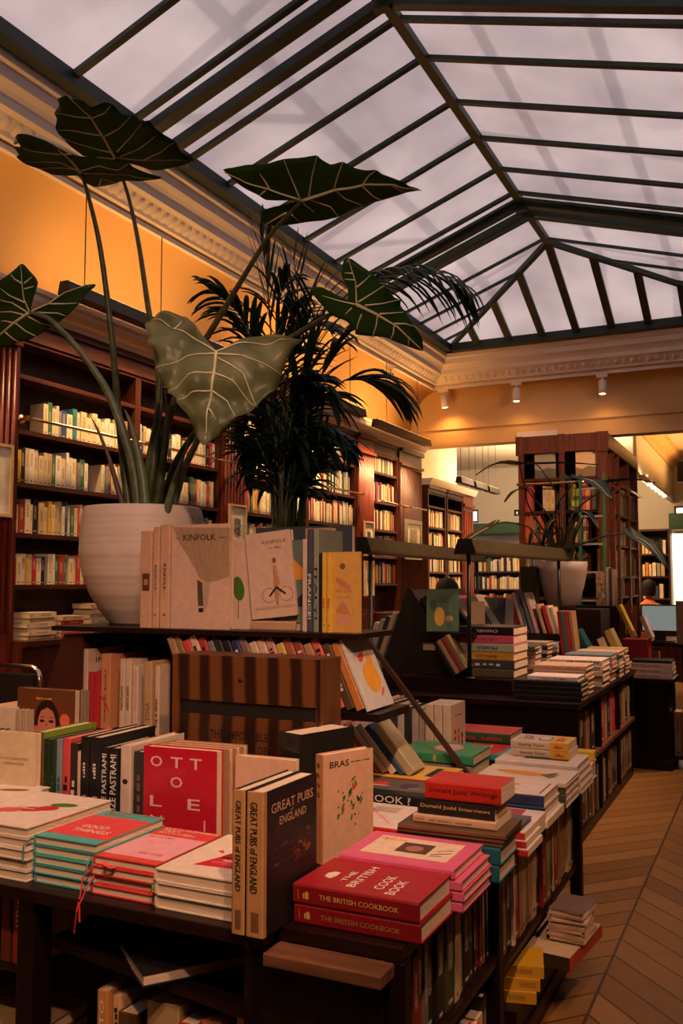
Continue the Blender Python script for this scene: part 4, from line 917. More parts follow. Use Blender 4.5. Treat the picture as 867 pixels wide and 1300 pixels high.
for i in range(14):
    laid((-.60 + R.uniform(-.006, .006), 2.885 + R.uniform(-.006, .006), .2015 + i * .0068), -.05 + R.uniform(-.08, .08), .105, .15, .0066, R.choice([(.62, .44, .28), (.55, .36, .22), (.7, .52, .36), (.5, .30, .2)]) if i < 13 else (.20, .14, .12), '%s thin magazine, %s in the pile on the red-edged box' % ('dark' if i == 13 else 'pale', 'topmost' if i == 13 else ordn(i) + ' from the bottom'), 'magazines on the red-edged box', name='magazine')

# --- lower shelves of the table front
def lowbook(x, y, z, t_, h_, d_, col, label, rz=0, txt=None, up_=True):
    b = Bk('book', label, t_, d_, h_, col, page=PAGEV); b.stand((x, y, z), rz)
    if txt: b.spine(txt, .45, .92, PBLK if sum(col) > .9 else PAPW, .4, up_=up_)
    return b
b = Bk('book', 'black book with cream pages lying askew on the upper shelf of the table front', .028, .19, .28, BLK); b.flat((-1.23, 1.80, .445), .0); b.root.matrix_world = Matrix.Translation((-1.375, 1.70, .437)) @ Matrix.Rotation(.02, 4, 'Y') @ Matrix.Rotation(-2.2, 4, 'Z') @ Matrix.Rotation(-PI / 2, 4, 'Y')
for i, (x, col, t_, tx) in enumerate(((-1.40, (.55, .24, .07), .03, 'OTTO'), (-1.365, (.62, .38, .18), .022, 'CUISINE'), (-1.34, (.10, .045, .02), .05, None), (-1.27, (.42, .30, .14), .085, None), (-1.18, (.32, .07, .03), .045, None), (-1.13, (.42, .12, .05), .05, None), (-1.075, (.05, .04, .03), .03, None), (-1.04, (.60, .36, .14), .028, 'PIZZA'))):
    lowbook(x, 1.66 + .01 * (i % 2), .135, t_, (.235, .225, .20, .235, .21, .22, .2, .245)[i], .24, col, '%s book standing low under the table front' % (ordn(i) + ' from left,'), txt=tx)
lowbook(-1.662, 1.665, .381, .036, .185, .18, (.30, .035, .015), 'red book in the shelf at the lower left corner', txt='SAUVAGES')
lowbook(-1.624, 1.665, .381, .028, .185, .18, (.55, .42, .26), 'cream and dark book beside the red one at lower left').rect(0, 0, 1, .55, ink((.06, .04, .03)), 's')
lowbook(-1.70, 1.665, .381, .03, .18, .18, (.14, .03, .015), 'dark brown book at the very lower left')
b = Bk('book', 'dark book lettered FRANCE lying at the bottom left corner', .034, .2, .26, (.06, .045, .03)); b.flat((-1.60, 1.665, .1605), 0); b.spine('FRANCE', .06, .50, PAPW, .5)
b = Bk('book', 'tan book lying over the dark book lettered FRANCE', .03, .2, .25, (.30, .20, .08)); b.flat((-1.602, 1.665, .196), 0)

# --- standing row behind the front piles (spines to us)
ROW = 1.985
def stb(x, t_, h_, col, label, txt=None, tc=PAPW, v=(.1, .9), k=.5, w_=.20, y=ROW, name='cookbook', up_=False, flat=False, rz=0, spine=None, hard=True, z=TZ, lean=0):
    b = Bk(name, label, t_ - .001, w_, h_, col, spine=spine, hard=hard); b.stand((x, y, z + .001), rz, lean)
    if txt: b.spine(txt, v[0], v[1], tc, k, up_=up_, flat=flat)
    return b
def vx(px, Y=ROW, y=980): return at(px, y, Y=Y).x
b = stb(vx(41), vx(55) - vx(41), .262, (.20, .30, .03), 'floral cookbook lettered CRE down its spine, with a green cover', w_=.22, spine=(.16, .05, .04))
for i, ch in enumerate('CRE'): b.spine(ch, .52 - i * .125, .60 - i * .125, PAPW, .42, flat=True)
for k in range(8): b.oval(.5, .12 + k * .11, .3, .2, R.choice([ink((.08, .14, .03)), ink((.30, .05, .05)), ink((.35, .16, .08))]), 's', lift=.00015)
specs = [(55, 63, .245, (.02, .04, .018), 'EVERYDAY', PGRN), (63, 71, .245, (.02, .045, .02), 'EVERYDAY', PGRN), (71, 79, .247, (.20, .26, .30), 'GREENS', ink((.05, .12, .25))), (79, 89, .252, (.62, .07, .07), 'SAVEUR', PBLK), (89, 98, .24, (.03, .02, .02), 'vegan', PAPW), (98, 102, .22, (.66, .50, .34), None, PBLK)]
nm_ = ['left', 'right', '', '', '', '']
for i, (a, b_, h_, col, tx, tc) in enumerate(specs):
    stb(vx(a) + .001, vx(b_) - vx(a) - .001, h_, col, ['left dark green book lettered EVERYDAY', 'right dark green book lettered EVERYDAY', 'pale blue grey book right of the green pair', 'coral red book between pale blue and black ones', 'black book with flame spot on its spine', 'narrow cream book before the tall black pair'][i] + ' in the standing row', tx, tc, (.08, .62), .5, up_=True)
for i, (a, b_) in enumerate(((102, 113), (113, 128))):
    b = stb(vx(a) + .001, vx(b_) - vx(a) - .001, .262, BLK, ('left' if i == 0 else 'right') + ' tall black book lettered Ardevan in the standing row', w_=.24); b.spine('Ardevan', .06, .40, ink((.6, .48, .36)), .62, up_=True); b.spine('ASSAD', .58, .74, PAPW, .26, up_=True)
for i, (a, b_) in enumerate(((128, 138), (138, 151))):
    b = stb(vx(a) + .001, vx(b_) - vx(a) - .001, .238, (.02, .016, .018), ('left' if i == 0 else 'right') + ' black book lettered LEGALIZE PASTRAMI', 'LEGALIZE PASTRAMI', ink((.78, .74, .70)), (.03, .93), .62, up_=True)
b = stb(vx(153), vx(167) - vx(153), .248, (.62, .50, .38), 'pale cookbook RETRO with a dark hat emblem on the spine', w_=.24); b.spine('RETRO', .02, .26, PBLK, .34, up_=True, c0=.3); b.spine('YOGA', .05, .22, PBLK, .34, up_=True, c0=.7); b.oval(.5, .62, .24, .2, PBLK, 's')
stb(vx(170), vx(183) - vx(170), .235, (.03, .035, .03), 'dark green-black book just left of the red OTTOLENGHI', 'GARDEN', PBROWN, (.1, .8), .4, up_=True)
# face-out cookbook OTTOLENGHI (cover to us)
b = Bk('cookbook', 'red cookbook spelling OTTOLENGHI facing us behind the pink pile', .035, .222, .252, (.50, .013, .030), rough=.18)
b.root.matrix_world = Matrix.Translation((-1.537, 2.02, TZ + .001)) @ Matrix.Rotation(-PI / 2 + .06, 4, 'Z')
LT = ink((.72, .50, .42))
for ch, u, v in (('O', .10, .80), ('T', .38, .80), ('T', .64, .80), ('O', .38, .60), ('L', .10, .39), ('E', .62, .39), ('N', .11, .19), ('G', .36, .03), ('H', .60, .03), ('I', .84, .19)):
    b.front(ch, u, v, u + (.165 if ch != 'I' else .02), v + .11, LT)
for i in range(3):
    b = Bk('cookbook', ['nearest', 'middle', 'farthest'][i] + ' tan-spined copy behind the red OTTOLENGHI cookbook', .026, .225, .250, (.40, .20, .10), group='copies behind the red cookbook'); b.root.matrix_world = Matrix.Translation((-1.532 + .004 * i, 2.058 + i * .028, TZ + .001)) @ Matrix.Rotation(-PI / 2 + .06, 4, 'Z')
b = Bk('notebook', 'blank beige book standing between the OTTOLENGHI copies and the pub books', .03, .17, .235, (.66, .42, .28)); b.root.matrix_world = Matrix.Translation((-1.29, 2.08, TZ + .001)) @ Matrix.Rotation(-PI / 2 + .04, 4, 'Z')
# shrink-wrapped black volume
b = Bk('wrapped_book', 'thick black book in shiny wrap standing behind BRAS', .085, .20, .292, (.018, .016, .012), rough=.15); b.stand((-1.205, 2.13, TZ + .001), -.32)
# books at the left edge
b = Bk('cookbook', 'cream cookbook titled SUCCULENTES CEREALES facing us at the left edge', .02, .205, .268, (.66, .52, .32)); b.root.matrix_world = Matrix.Translation((-2.065, 1.93, TZ + .001)) @ Matrix.Rotation(-PI / 2 + .1, 4, 'Z')
b.front('SUCCULENTES', .38, .72, .86, .745, PBROWN); b.front('CEREALES', .46, .67, .80, .695, PBROWN)
for k in range(16): b.oval(R.uniform(.18, .5), R.uniform(.14, .46), .05, .02, R.choice([ink((.45, .12, .06)), ink((.6, .3, .14)), PBROWN]), rot=R.uniform(0, 3), lift=.0004 + k * 1e-5)
b = Bk('cookbook', 'white book lettered RECETTES behind the cream one at the left edge', .02, .20, .30, (.70, .54, .38)); b.root.matrix_world = Matrix.Translation((-2.33, 2.10, TZ + .001)) @ Matrix.Rotation(-PI / 2 + .2, 4, 'Z'); b.front('RECETTES', .02, .72, .92, .79, PBLK); b.rect(.55, .60, .85, .66, PBLK)
for i in range(2): stb(-2.125 + i * .022, .02, .295, (.55, .38, .26), ('left' if i == 0 else 'right') + ' thin tan book between RECETTES and the portrait cover', y=2.12, w_=.03)
flatb('cookbook', 'dusty pink book lying behind the floral CRE book', -2.02, 2.16, TZ + .20, .2, .17, .022, (.45, .12, .10))
box('riser', -2.25, -1.98, 2.165, 2.33, TZ, TZ + .199, DARKW); tag(bpy.data.objects['riser.001'], 'dark riser block under the dusty pink book', 'riser')

# ------------------------------------------------------------------ A-shaped display rack with the white pot on top
UY0, UY1, UZ = 2.43, 2.97, 1.125
t = thing('display_rack', 'dark trapezoid book rack carrying the white plant pot', 'display rack', (-1.68, 2.65, TZ)); o = Vector((-1.68, 2.65, TZ))
XL, XR = -2.285, -1.085
MB().prism([(XL - o.x, UY0 - o.y), (-1.112 - o.x, UY0 - o.y), (-1.112 - o.x, 2.70 - o.y), (-1.40 - o.x, 2.70 - o.y), (-1.40 - o.x, UY1 - o.y), (XL - o.x, UY1 - o.y)], 2, UZ - .016 - TZ, UZ - TZ).build('top_board', DARKW, t)
MB().prism([(XL + .03 - o.x, UZ - .03 - TZ), (-2.170 - o.x, UZ - .03 - TZ), (-2.170 - o.x, 0), (XL - .17 - o.x, 0)], 1, UY0 + .03 - o.y, UY1 - .03 - o.y).build('side_panel', pbr('dark_red_side_panel', (.06, .012, .010), .4), t)
box('back_panel', -2.16 - o.x, -1.38 - o.x, UY1 - .05 - o.y, UY1 - .03 - o.y, 0, UZ - .03 - TZ, BACKW, t)
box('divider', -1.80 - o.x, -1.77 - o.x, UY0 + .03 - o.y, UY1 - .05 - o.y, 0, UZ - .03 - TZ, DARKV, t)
box('shelf', -1.77 - o.x, -1.045 - o.x, UY0 - .0 - o.y, UY1 - .30 - o.y, .285, .307, DARKW, t)
box('shelf', -2.17 - o.x, -1.80 - o.x, UY0 - .02 - o.y, UY1 - .05 - o.y, .17, .19, DARKW, t)
m_ = MB(); m_.bar((-1.33 - o.x, UY1 - .02 - o.y, UZ - .03 - TZ), (-.945 - o.x, UY1 - .02 - o.y, .045), .02, .014); m_.build('slanted_edge', pbr('worn_edge_wood', (.05, .022, .012), .4), t)
# books inside the left bay of the rack, on the shelf at .78
LZ = TZ + .191; LY = 2.47
def lx(px, Y=LY): return at(px, 880, Y=Y).x
lb = [(101, 112, .265, (.62, .46, .34), 'cream book with a blue foot titled INTER', .19, None), (112, 119, .185, (.50, .03, .04), 'left small red book', .13, None), (119, 127, .185, (.52, .03, .04), 'right small red book', .13, None), (128, 141, .25, (.60, .26, .12), 'orange book with a pink ribbon', .2, None),
      (152, 159, .235, (.68, .50, .36), 'left cream book lettered L ASSIETTE SANTE', .14, 'ASSIETTE SANTE'), (159, 167, .235, (.68, .50, .36), 'right cream book lettered L ASSIETTE SANTE', .14, 'ASSIETTE SANTE'), (168, 176, .215, (.66, .50, .38), 'cream book with pale red spine text', .15, 'RECETTES SIMPLES')]
for i, (a, b_, h_, col, lab, w_, tx) in enumerate(lb):
    b = stb(lx(a), (lx(b_) - lx(a)) * .96, h_, col, lab + ', in the rack under the pot', tx, PBLK if i < 6 else PPINK, (.28, .62) if i < 6 else (.3, .95), .4, w_=w_, y=LY, z=LZ, up_=True)
    if i == 0: b.rect(0, 0, 1, .20, ink((.02, .12, .20)), 's'); b.front('INTER', .2, .82, .9, .88, PBLK); b.rect(.2, .60, .9, .68, PBLK)
    if i == 3: b.spine('MANUEL DU MASSAGE', .1, .8, PBROWN, .2, up_=True); b.patch([(0, .42), (.4, .36), (.9, .22), (1, .02), (1, .06), (.95, .26), (.4, .42), (0, .46)], ink((.62, .05, .08)), face='s'); b.oval(.55, .55, .3, .12, ink((.35, .14, .05)))
b = stb(lx(190), (lx(201) - lx(190)) * .96, .30, (.52, .32, .17), 'tall tan YOGA book with a grey foot in the rack', 'YOGA', PBROWN, (.36, .56), .55, y=2.44, z=TZ + .125, w_=.18, up_=True); b.rect(0, 0, 1, .24, ink((.07, .08, .08)), 's')
b = stb(lx(204), (lx(210) - lx(204)) * .96, .29, (.66, .48, .34), 'narrow white book right of the YOGA book in the rack', 'CUISINE DU MONDE', PBLK, (.30, .62), .4, y=2.44, z=TZ + .125, w_=.18); b.rect(0, 0, 1, .22, ink((.06, .05, .04)), 's')
box('riser', -1.93, -1.81, 2.435, 2.60, TZ, TZ + .125, DARKW); tag(bpy.data.objects['riser.002'], 'dark riser under the YOGA book', 'riser')
# portrait cover
b = Bk('cookbook', 'cookbook cover with a dark-haired woman in front of the rack', .03, .235, .265, (.16, .055, .02), rough=.3); b.root.matrix_world = Matrix.Translation((-2.275, 2.30, TZ + .075)) @ Matrix.Rotation(-PI / 2 + .04, 4, 'Z') @ Matrix.Rotation(.0, 4, 'Y')
HAIR = ink((.025, .010, .008)); SKIN = ink((.55, .22, .14))
b.patch([(.0, 0), (.25, .12), (.34, .35), (.14, .18), (.06, 0)], ink((.35, .12, .08)), lift=.0005)
b.oval(.53, .58, .22, .34, HAIR, lift=.0006); b.rect(.33, .1, .75, .55, HAIR, lift=.0006); b.oval(.53, .57, .155, .25, SKIN, lift=.0008); b.patch([(.35, .66), (.40, .80), (.54, .85), (.67, .79), (.71, .66), (.63, .74), (.54, .78), (.43, .74)], HAIR, lift=.0010)
for u in (.45, .61): b.oval(u, .615, .045, .02, HAIR, lift=.0011); b.patch([(u - .06, .65), (u, .67), (u + .06, .65), (u, .66)], HAIR, lift=.0012)
b.patch([(.52, .61), (.54, .61), (.565, .515), (.50, .515)], ink((.42, .14, .09)), lift=.0011); b.oval(.53, .44, .07, .022, ink((.45, .05, .05)), lift=.0012)
b.oval(.84, .64, .085, .085, ink((.75, .16, .10)), lift=.0006); b.front('CUISINE', .34, .87, .62, .90, PORG); b.oval(.75, .45, .04, .04, ink((.4, .15, .03)), lift=.0006); b.oval(.2, .62, .05, .05, ink((.3, .10, .04)), lift=.0006)
box('riser', -2.29, -2.05, 2.265, 2.34, TZ + .0, TZ + .0745, DARKW) ; tag(bpy.data.objects['riser.003'], 'low dark riser under the portrait cover book', 'riser')
for i in range(2): stb(at(94, 930, Y=2.34).x + i * .014, .013, .33, (.42, .34, .24) if i == 0 else (.30, .24, .16), ('left' if i == 0 else 'right') + ' narrow grey book beside the portrait cover', y=2.36, z=TZ + .0, w_=.02, lean=.0)
# flat beige books and a chrome-framed chair at the far left
flatb('book', 'broad pale book lying flat on the table at the far left', -2.26, 2.45, TZ + .20, .40, .2, .03, (.60, .38, .24)); box('riser', -2.62, -2.30, 2.47, 2.62, TZ, TZ + .2, DARKW); tag(bpy.data.objects['riser.004'], 'dark riser under the broad pale book at left', 'riser')

# striped wooden presentation box
def stripes():
    m = bpy.data.materials.new('striped_wood'); m.use_nodes = True; n = m.node_tree.nodes; l = m.node_tree.links
    b = n['Principled BSDF']; b.inputs['Roughness'].default_value = .35
    tc = n.new('ShaderNodeTexCoord'); sx = n.new('ShaderNodeSeparateXYZ'); l.new(tc.outputs['Object'], sx.inputs[0])
    ns = n.new('ShaderNodeTexNoise'); ns.inputs['Scale'].default_value = 5; l.new(tc.outputs['Object'], ns.inputs[0])
    a = n.new('ShaderNodeMath'); a.operation = 'MULTIPLY_ADD'; l.new(sx.outputs[0], a.inputs[0]); a.inputs[1].default_value = 82.0
    q = n.new('ShaderNodeMath'); q.operation = 'MULTIPLY'; l.new(ns.outputs['Fac'], q.inputs[0]); q.inputs[1].default_value = 2.6; l.new(q.outputs[0], a.inputs[2])
    s_ = n.new('ShaderNodeMath'); s_.operation = 'SINE'; l.new(a.outputs[0], s_.inputs[0])
    r = n.new('ShaderNodeValToRGB'); r.color_ramp.elements[0].position = .28; r.color_ramp.elements[1].position = .72
    r.color_ramp.elements[0].color = (.028, .008, .004, 1); r.color_ramp.elements[1].color = (.15, .052, .014, 1)
    mr = n.new('ShaderNodeMapRange'); mr.inputs[1].default_value = -1; l.new(s_.outputs[0], mr.inputs[0]); l.new(mr.outputs[0], r.inputs[0]); l.new(r.outputs[0], b.inputs['Base Color']); return m
bx = thing('presentation_box', 'striped wooden presentation box with a black slot in front of the rack', 'box', (-1.645, 2.26, TZ + .001), -.01)
SW = .494; SHh = .472; SM = stripes()
m_ = MB(); m_.box(0, SW, 0, .012, 0, .30); m_.box(0, SW, 0, .012, .34, SHh); m_.box(0, .03, 0, .012, .30, .34); m_.box(SW - .008, SW, 0, .012, .30, .34); m_.build('front_panel', SM, bx)
box('slot', .03, SW - .008, .008, .0119, .30, .34, BLACK, bx)
m_ = MB(); m_.box(-.0, .012, .012, .14, 0, SHh); m_.box(SW - .012, SW, .012, .14, 0, SHh); m_.box(.012, SW - .012, .012, .14, SHh - .012, SHh); m_.box(.012, SW - .012, .128, .14, 0, SHh - .012); m_.build('body', pbr('brown_wood', (.12, .044, .016), .4, nz=.12, scale=6, stretch=(8, 8, 1)), bx)
letter(bx, 'THE IMPOSSIBLE', (.135, -.0002, .235), (.20, 0, 0), (0, 0, .024), PBLK); letter(bx, 'COLLECTION OF', (.140, -.0002, .198), (.19, 0, 0), (0, 0, .024), PBLK); m_ = MB(); m_.tube([(.24, .0, .405), (.24, -.001, .405)], .008, 16); m_.build('emblem', PBLK, bx)

# leaning row in the right bay of the rack
seq = [(.42, .24, .13), (.30, .18, .10), (.60, .07, .06), (.68, .50, .38), (.45, .05, .05), (.22, .20, .18), (.03, .03, .035), (.02, .02, .022), (.03, .04, .14), (.24, .16, .12), (.62, .46, .34), (.66, .46, .34), (.58, .28, .24), (.60, .44, .10), (.40, .12, .06), (.30, .07, .04), (.42, .24, .12), (.66, .12, .08), (.10, .06, .03), (.52, .20, .05)]
cn = ['tan', 'brown', 'coral', 'cream', 'red', 'grey', 'black', 'black', 'dark blue', 'brown', 'cream', 'cream', 'pink', 'yellow', 'rust', 'dark red', 'tan', 'coral red', 'dark patterned', 'orange']
txs = {3: 'PASTA', 4: 'FOR THE', 8: 'CASSEROLE', 12: 'Pizza & Pane', 13: 'Manila', 15: 'LA CUISINE', 18: 'TORTILLA', 17: 'KITCHEN.'}
x = -1.722; LEAN = -.42
for i, col in enumerate(seq):
    th = .0285 if i not in (1, 5) else .022
    b = Bk('cookbook', '%s book, %s from the left in the slanting row behind the striped box' % (cn[i], ordn(i)), th - .001, .19, .212 + .010 * math.sin(i * 2.3), col, hard=i % 3 > 0)
    b.stand((x, 2.45, TZ + .308 + .001), 0, LEAN)
    if i in txs: b.spine(txs[i], .25, .85, PBLK if sum(col) > .5 else PAPW, .5)
    x += th / math.cos(LEAN) + .001
b = Bk('cookbook', 'white cookbook with an orange chicken figure closing the slanting row', .012, .185, .225, (.60, .58, .52)); b.stand((x, 2.45, TZ + .309), 0, LEAN)
b.oval(.55, .42, .30, .26, ink((.80, .36, .04))); b.oval(.42, .72, .14, .07, ink((.70, .08, .06)), rot=.5); b.oval(.70, .66, .10, .14, ink((.80, .36, .04)), lift=.0006); b.oval(.75, .2, .12, .03, ink((.7, .12, .08)), rot=.6)
# lower leaning books right of the box
LB = [((.14, .20, .08), .05, 'green'), ((.50, .36, .22), .026, 'cream'), ((.40, .22, .12), .03, 'brown'), ((.50, .03, .03), .018, 'red'), ((.60, .44, .34), .02, 'cream'), ((.55, .10, .08), .016, 'red dotted'), ((.64, .48, .38), .022, 'white'), ((.62, .46, .36), .024, 'white'), ((.03, .08, .16), .02, 'blue'), ((.44, .36, .20), .034, 'green marbled')]
x = -1.375; 
for i, (col, th, c_) in enumerate(LB):
    b = Bk('cookbook', '%s book, %s from the left in the low slanting row behind BRAS' % (c_, ordn(i)), th * .95, .09, .19, col, hard=False); b.stand((x, 2.74 + .0 * i, TZ + .07), 0, -.72); x += (th * .95 + .001) / math.cos(.72)
box('riser', -1.50, -1.02, 2.735, 2.86, TZ, TZ + .068, DARKW); tag(bpy.data.objects['riser.005'], 'dark riser under the low slanting books', 'riser')
# white books right of the slanted side
WX = at(540, 945, Y=3.22).x
for i in range(3):
    b = stb(WX + i * .034 - (.0), .033, .232, (.66, .50, .36), ['left', 'middle', 'right'][i] + ' tall white book standing right of the rack, behind the green cookbook', y=3.22, w_=.17, z=TZ + .0, hard=False)
    if i == 2:
        for k in range(8): b.oval(.28 + (k % 3) * .24, .36 + (k // 3) * .1, .07, .05, R.choice([PBLK, PBROWN, ink((.45, .07, .05))]), rot=k, lift=.0005 + k * 1e-5)
        b.front('Le livre', .3, .80, .75, .83, PBLK)
for i in range(7): stb(WX - .22 + i * .03, .028, .225 - .008 * i, [(.62, .50, .42), (.05, .05, .05), (.6, .5, .4), (.04, .04, .04), (.55, .45, .36), (.5, .44, .36), (.58, .5, .42)][i], '%s thin book, %s from left, behind the tall white books' % (['white', 'black', 'white', 'black', 'cream', 'grey', 'cream'][i], ordn(i)), y=3.34, w_=.16, z=TZ + .0)
b = stb(-1.115, .012, .08, BLK, 'small dark card standing before the Africana cookbook', y=3.40, w_=.1, z=TZ + .0)

# ------------------------------------------------------------------ on top of the rack: the Kinfolk books and others
KY = 2.465; KZ = UZ
def kx(px, Y=KY): return at(px, 760, Y=Y).x
for i, (a, b_, h_) in enumerate(((178, 193, .322), (194, 202, .336), (203, 216, .342))):
    last = i == 2
    b = Bk('coffee_table_book', ['leftmost cream art book with a small picture on its spine', 'middle cream magazine-title book beside the pot', 'front cream KINFOLK book with a draped lamp on its cover'][i], (kx(b_) - kx(a)) * .95, .085 + .02 * i, h_, (.66, .44, .31), spine=(.64, .38, .24))
    b.stand((kx(a), KY, KZ + .001), -.98 if 0 else 0)
    if i == 0: b.rect(.2, .38, .85, .56, ink((.10, .05, .03)), 's'); b.rect(.35, .44, .7, .5, ink((.5, .2, .1)), 's', lift=.0006)
    else: b.spine('KINFOLK', .36, .62, PBLK, .3); b.patch([(.35, .12), (.65, .12), (.5, .145)], PBLK, face='s')
# cover panel of the front KINFOLK: a separate wrapped copy turned to face us
b = Bk('coffee_table_book', 'wrapped KINFOLK book facing us, its cover showing a draped lamp', .022, (kx(292) - kx(217)), .340, (.66, .44, .33), rough=.22)
b.root.matrix_world = Matrix.Translation((kx(217), KY, KZ + .001)) @ Matrix.Rotation(-PI / 2, 4, 'Z') @ Matrix.Translation((-.022, 0, 0))
b.front('KINFOLK', .20, .845, .76, .905, PBLK); b.front('THE', .06, .86, .14, .875, PBLK); b.front('TABLE', .80, .86, .94, .875, PBLK)
DR = ink((.40, .26, .16)); b.patch([(.02, .98), (.98, .96), (.99, .50), (.80, .46), (.62, .44), (.50, .47), (.42, .56), (.30, .68), (.12, .84)], DR, lift=.0002)
for k in range(6): b.patch([(.5 + k * .03, .47), (.51 + k * .03, .47), (.30 + k * .14, .95), (.29 + k * .14, .95)], ink((.33, .21, .13)), lift=.0006)
b.patch([(.45, .47), (.54, .44), (.56, .22), (.47, .22)], ink((.10, .06, .04)), lift=.0008); b.patch([(.56, .44), (.68, .44), (.62, .20), (.56, .16)], ink((.48, .34, .24)), lift=.0007); b.rect(.48, .16, .56, .20, PBLK, lift=.0009)
# green leaf book, angled KINFOLK, green geometric, France, Italy, yellow ones
KY2 = 2.50
b = Bk('coffee_table_book', 'cream book with a green leaf and red radish between the two KINFOLK covers', .016, .10, .29, (.66, .48, .36)); b.root.matrix_world = Matrix.Translation((kx(291, 2.53), 2.53, KZ + .001)) @ Matrix.Rotation(-PI / 2, 4, 'Z')
b.oval(.45, .45, .22, .4, PGRN, rot=.2); b.oval(.12, .2, .12, .9, PRED); b.rect(.44, .12, .47, .5, PBROWN, lift=.0006)
lo_ = flatb('book', 'cream book lying flat under the tilted KINFOLK book', kx(376, 2.50), 2.50, KZ, .165, .17, .030, (.50, .30, .18)); 
b = Bk('coffee_table_book', 'tilted KINFOLK book with a cyclist on its cover resting on a flat book', .028, .155, .272, (.62, .44, .33), rough=.3)
b.root.matrix_world = Matrix.Translation((kx(327, 2.50), 2.495, KZ + .0345)) @ Matrix.Rotation(.0, 4, 'Z') @ Matrix.Rotation(-.11, 4, 'Y') @ Matrix.Rotation(-PI / 2 + .12, 4, 'Z') @ Matrix.Translation((-.028, -.015, 0))
b.front('KINFOLK', .36, .86, .92, .90, PBROWN); b.front('THE TRAVEL', .50, .80, .78, .82, PBROWN)
for u in (.42, .80):
    for j in range(16):
        q = 2 * PI * j / 16; b.oval(u + .145 * math.cos(q), .26 + .145 * .155 / .272 * math.sin(q), .016, .016, PBROWN, n=6, lift=.0006)
b.patch([(.56, .14), (.62, .14), (.66, .42), (.64, .60), (.56, .60), (.54, .42)], ink((.45, .22, .12)), lift=.0007); b.oval(.60, .66, .045, .06, PBROWN, lift=.0008); b.patch([(.42, .26), (.60, .36), (.80, .27), (.78, .25), (.60, .33), (.44, .24)], PBLK, lift=.0009); b.patch([(.56, .58), (.62, .60), (.70, .38), (.67, .37)], ink((.5, .26, .15)), lift=.001); b.rect(.1, .10, .98, .13, ink((.5, .30, .2)), lift=.0003)
b.spine('KINFOLK', .38, .62, PBROWN, .35); b.patch([(.35, .08), (.65, .08), (.5, .105)], PBLK, face='s')
G1 = Bk('coffee_table_book', 'sage green book with orange and black triangles on its cover', .022, .17, .285, (.11, .17, .14)); G1.root.matrix_world = Matrix.Translation((kx(352, 2.55), 2.55, KZ + .001)) @ Matrix.Rotation(-PI / 2 + .05, 4, 'Z')
G1.patch([(.30, .56), (.30, .85), (.80, .56)], ink((.62, .26, .03)), lift=.0005); G1.patch([(.12, .58), (.30, .85), (.30, .56)], ink((.02, .03, .04)), lift=.0006); G1.patch([(.36, .26), (.80, .56), (.80, .26)], ink((.015, .02, .03)), lift=.0005); G1.patch([(.80, .56), (1, .72), (1, .56)], ink((.5, .04, .04)), lift=.0005); G1.patch([(.80, .26), (.80, .54), (1, .40), (1, .26)], ink((.62, .26, .03)), lift=.0006)
def top(px0, px1, h_, col, label, tx=None, tc=PAPW, Y=2.49, w_=.2, v=(.1, .5), **k):
    b = Bk('coffee_table_book', label, (kx(px1, Y) - kx(px0, Y)) * .95, w_, h_, col, **k); b.stand((kx(px0, Y), Y, KZ + .001), 0)
    if tx: b.spine(tx, v[0], v[1], tc, .55)
    return b
top(384, 390, .285, (.60, .44, .34), 'narrow cream spine left of FRANCE', None, w_=.12)
top(390, 397, .315, (.06, .07, .10), 'dark blue travel book lettered FRANCE', 'FRANCE!', Y=2.48, v=(.12, .56))
top(398, 405, .315, (.24, .26, .20), 'grey green travel book lettered ITALY', 'ITALY!', PBLK, Y=2.48, v=(.12, .62))
top(405, 408, .24, BLK, 'thin black book before the yellow ones', None, Y=2.47)
for i, (a, b_) in enumerate(((409, 414.5), (415, 421))): 
    b = top(a, b_, .242, (.66, .40, .05), ('left' if i == 0 else 'right') + ' yellow-spined book beside the yellow sunset cover', 'Paris', PRED, Y=2.47, v=(.3, .42)); b.patch([(.35, .08), (.65, .08), (.5, .105)], PBLK, face='s')
b = Bk('coffee_table_book', 'yellow book with pink shapes and olive dot facing us at the rack end', .012, kx(457, 2.48) - kx(421.5, 2.48), .243, (.60, .34, .08)); b.root.matrix_world = Matrix.Translation((kx(421.5, 2.48), 2.48, KZ + .001)) @ Matrix.Rotation(-PI / 2, 4, 'Z') @ Matrix.Translation((-.012, 0, 0))
PD = ink((.52, .20, .10)); b.oval(.38, .82, .10, .10, ink((.14, .13, .02))); b.patch([(.15, .68), (.35, .66), (.68, .58), (.60, .52), (.30, .56), (.14, .64)], PD); b.front('LONDON', .15, .50, .72, .54, PD); b.front('SHOPS', .18, .42, .66, .46, PD); b.patch([(.14, .27), (.38, .40), (.60, .28), (.64, .22), (.16, .24)], PD); b.patch([(.14, .10), (.60, .10), (.72, .14), (.70, .22), (.16, .20)], ink((.62, .28, .16)))
b = Bk('coffee_table_book', 'large dark blue book standing at the back of the rack top', .03, .36, .335, (.05, .06, .075)); b.root.matrix_world = Matrix.Translation((kx(330, 2.68), 2.68, KZ + .001)) @ Matrix.Rotation(-PI / 2, 4, 'Z')
b = Bk('coffee_table_book', 'beige book standing behind the yellow sunset cover', .03, .095, .325, (.42, .26, .14)); b.root.matrix_world = Matrix.Translation((kx(393, 2.62), 2.62, KZ + .001)) @ Matrix.Rotation(-PI / 2, 4, 'Z')

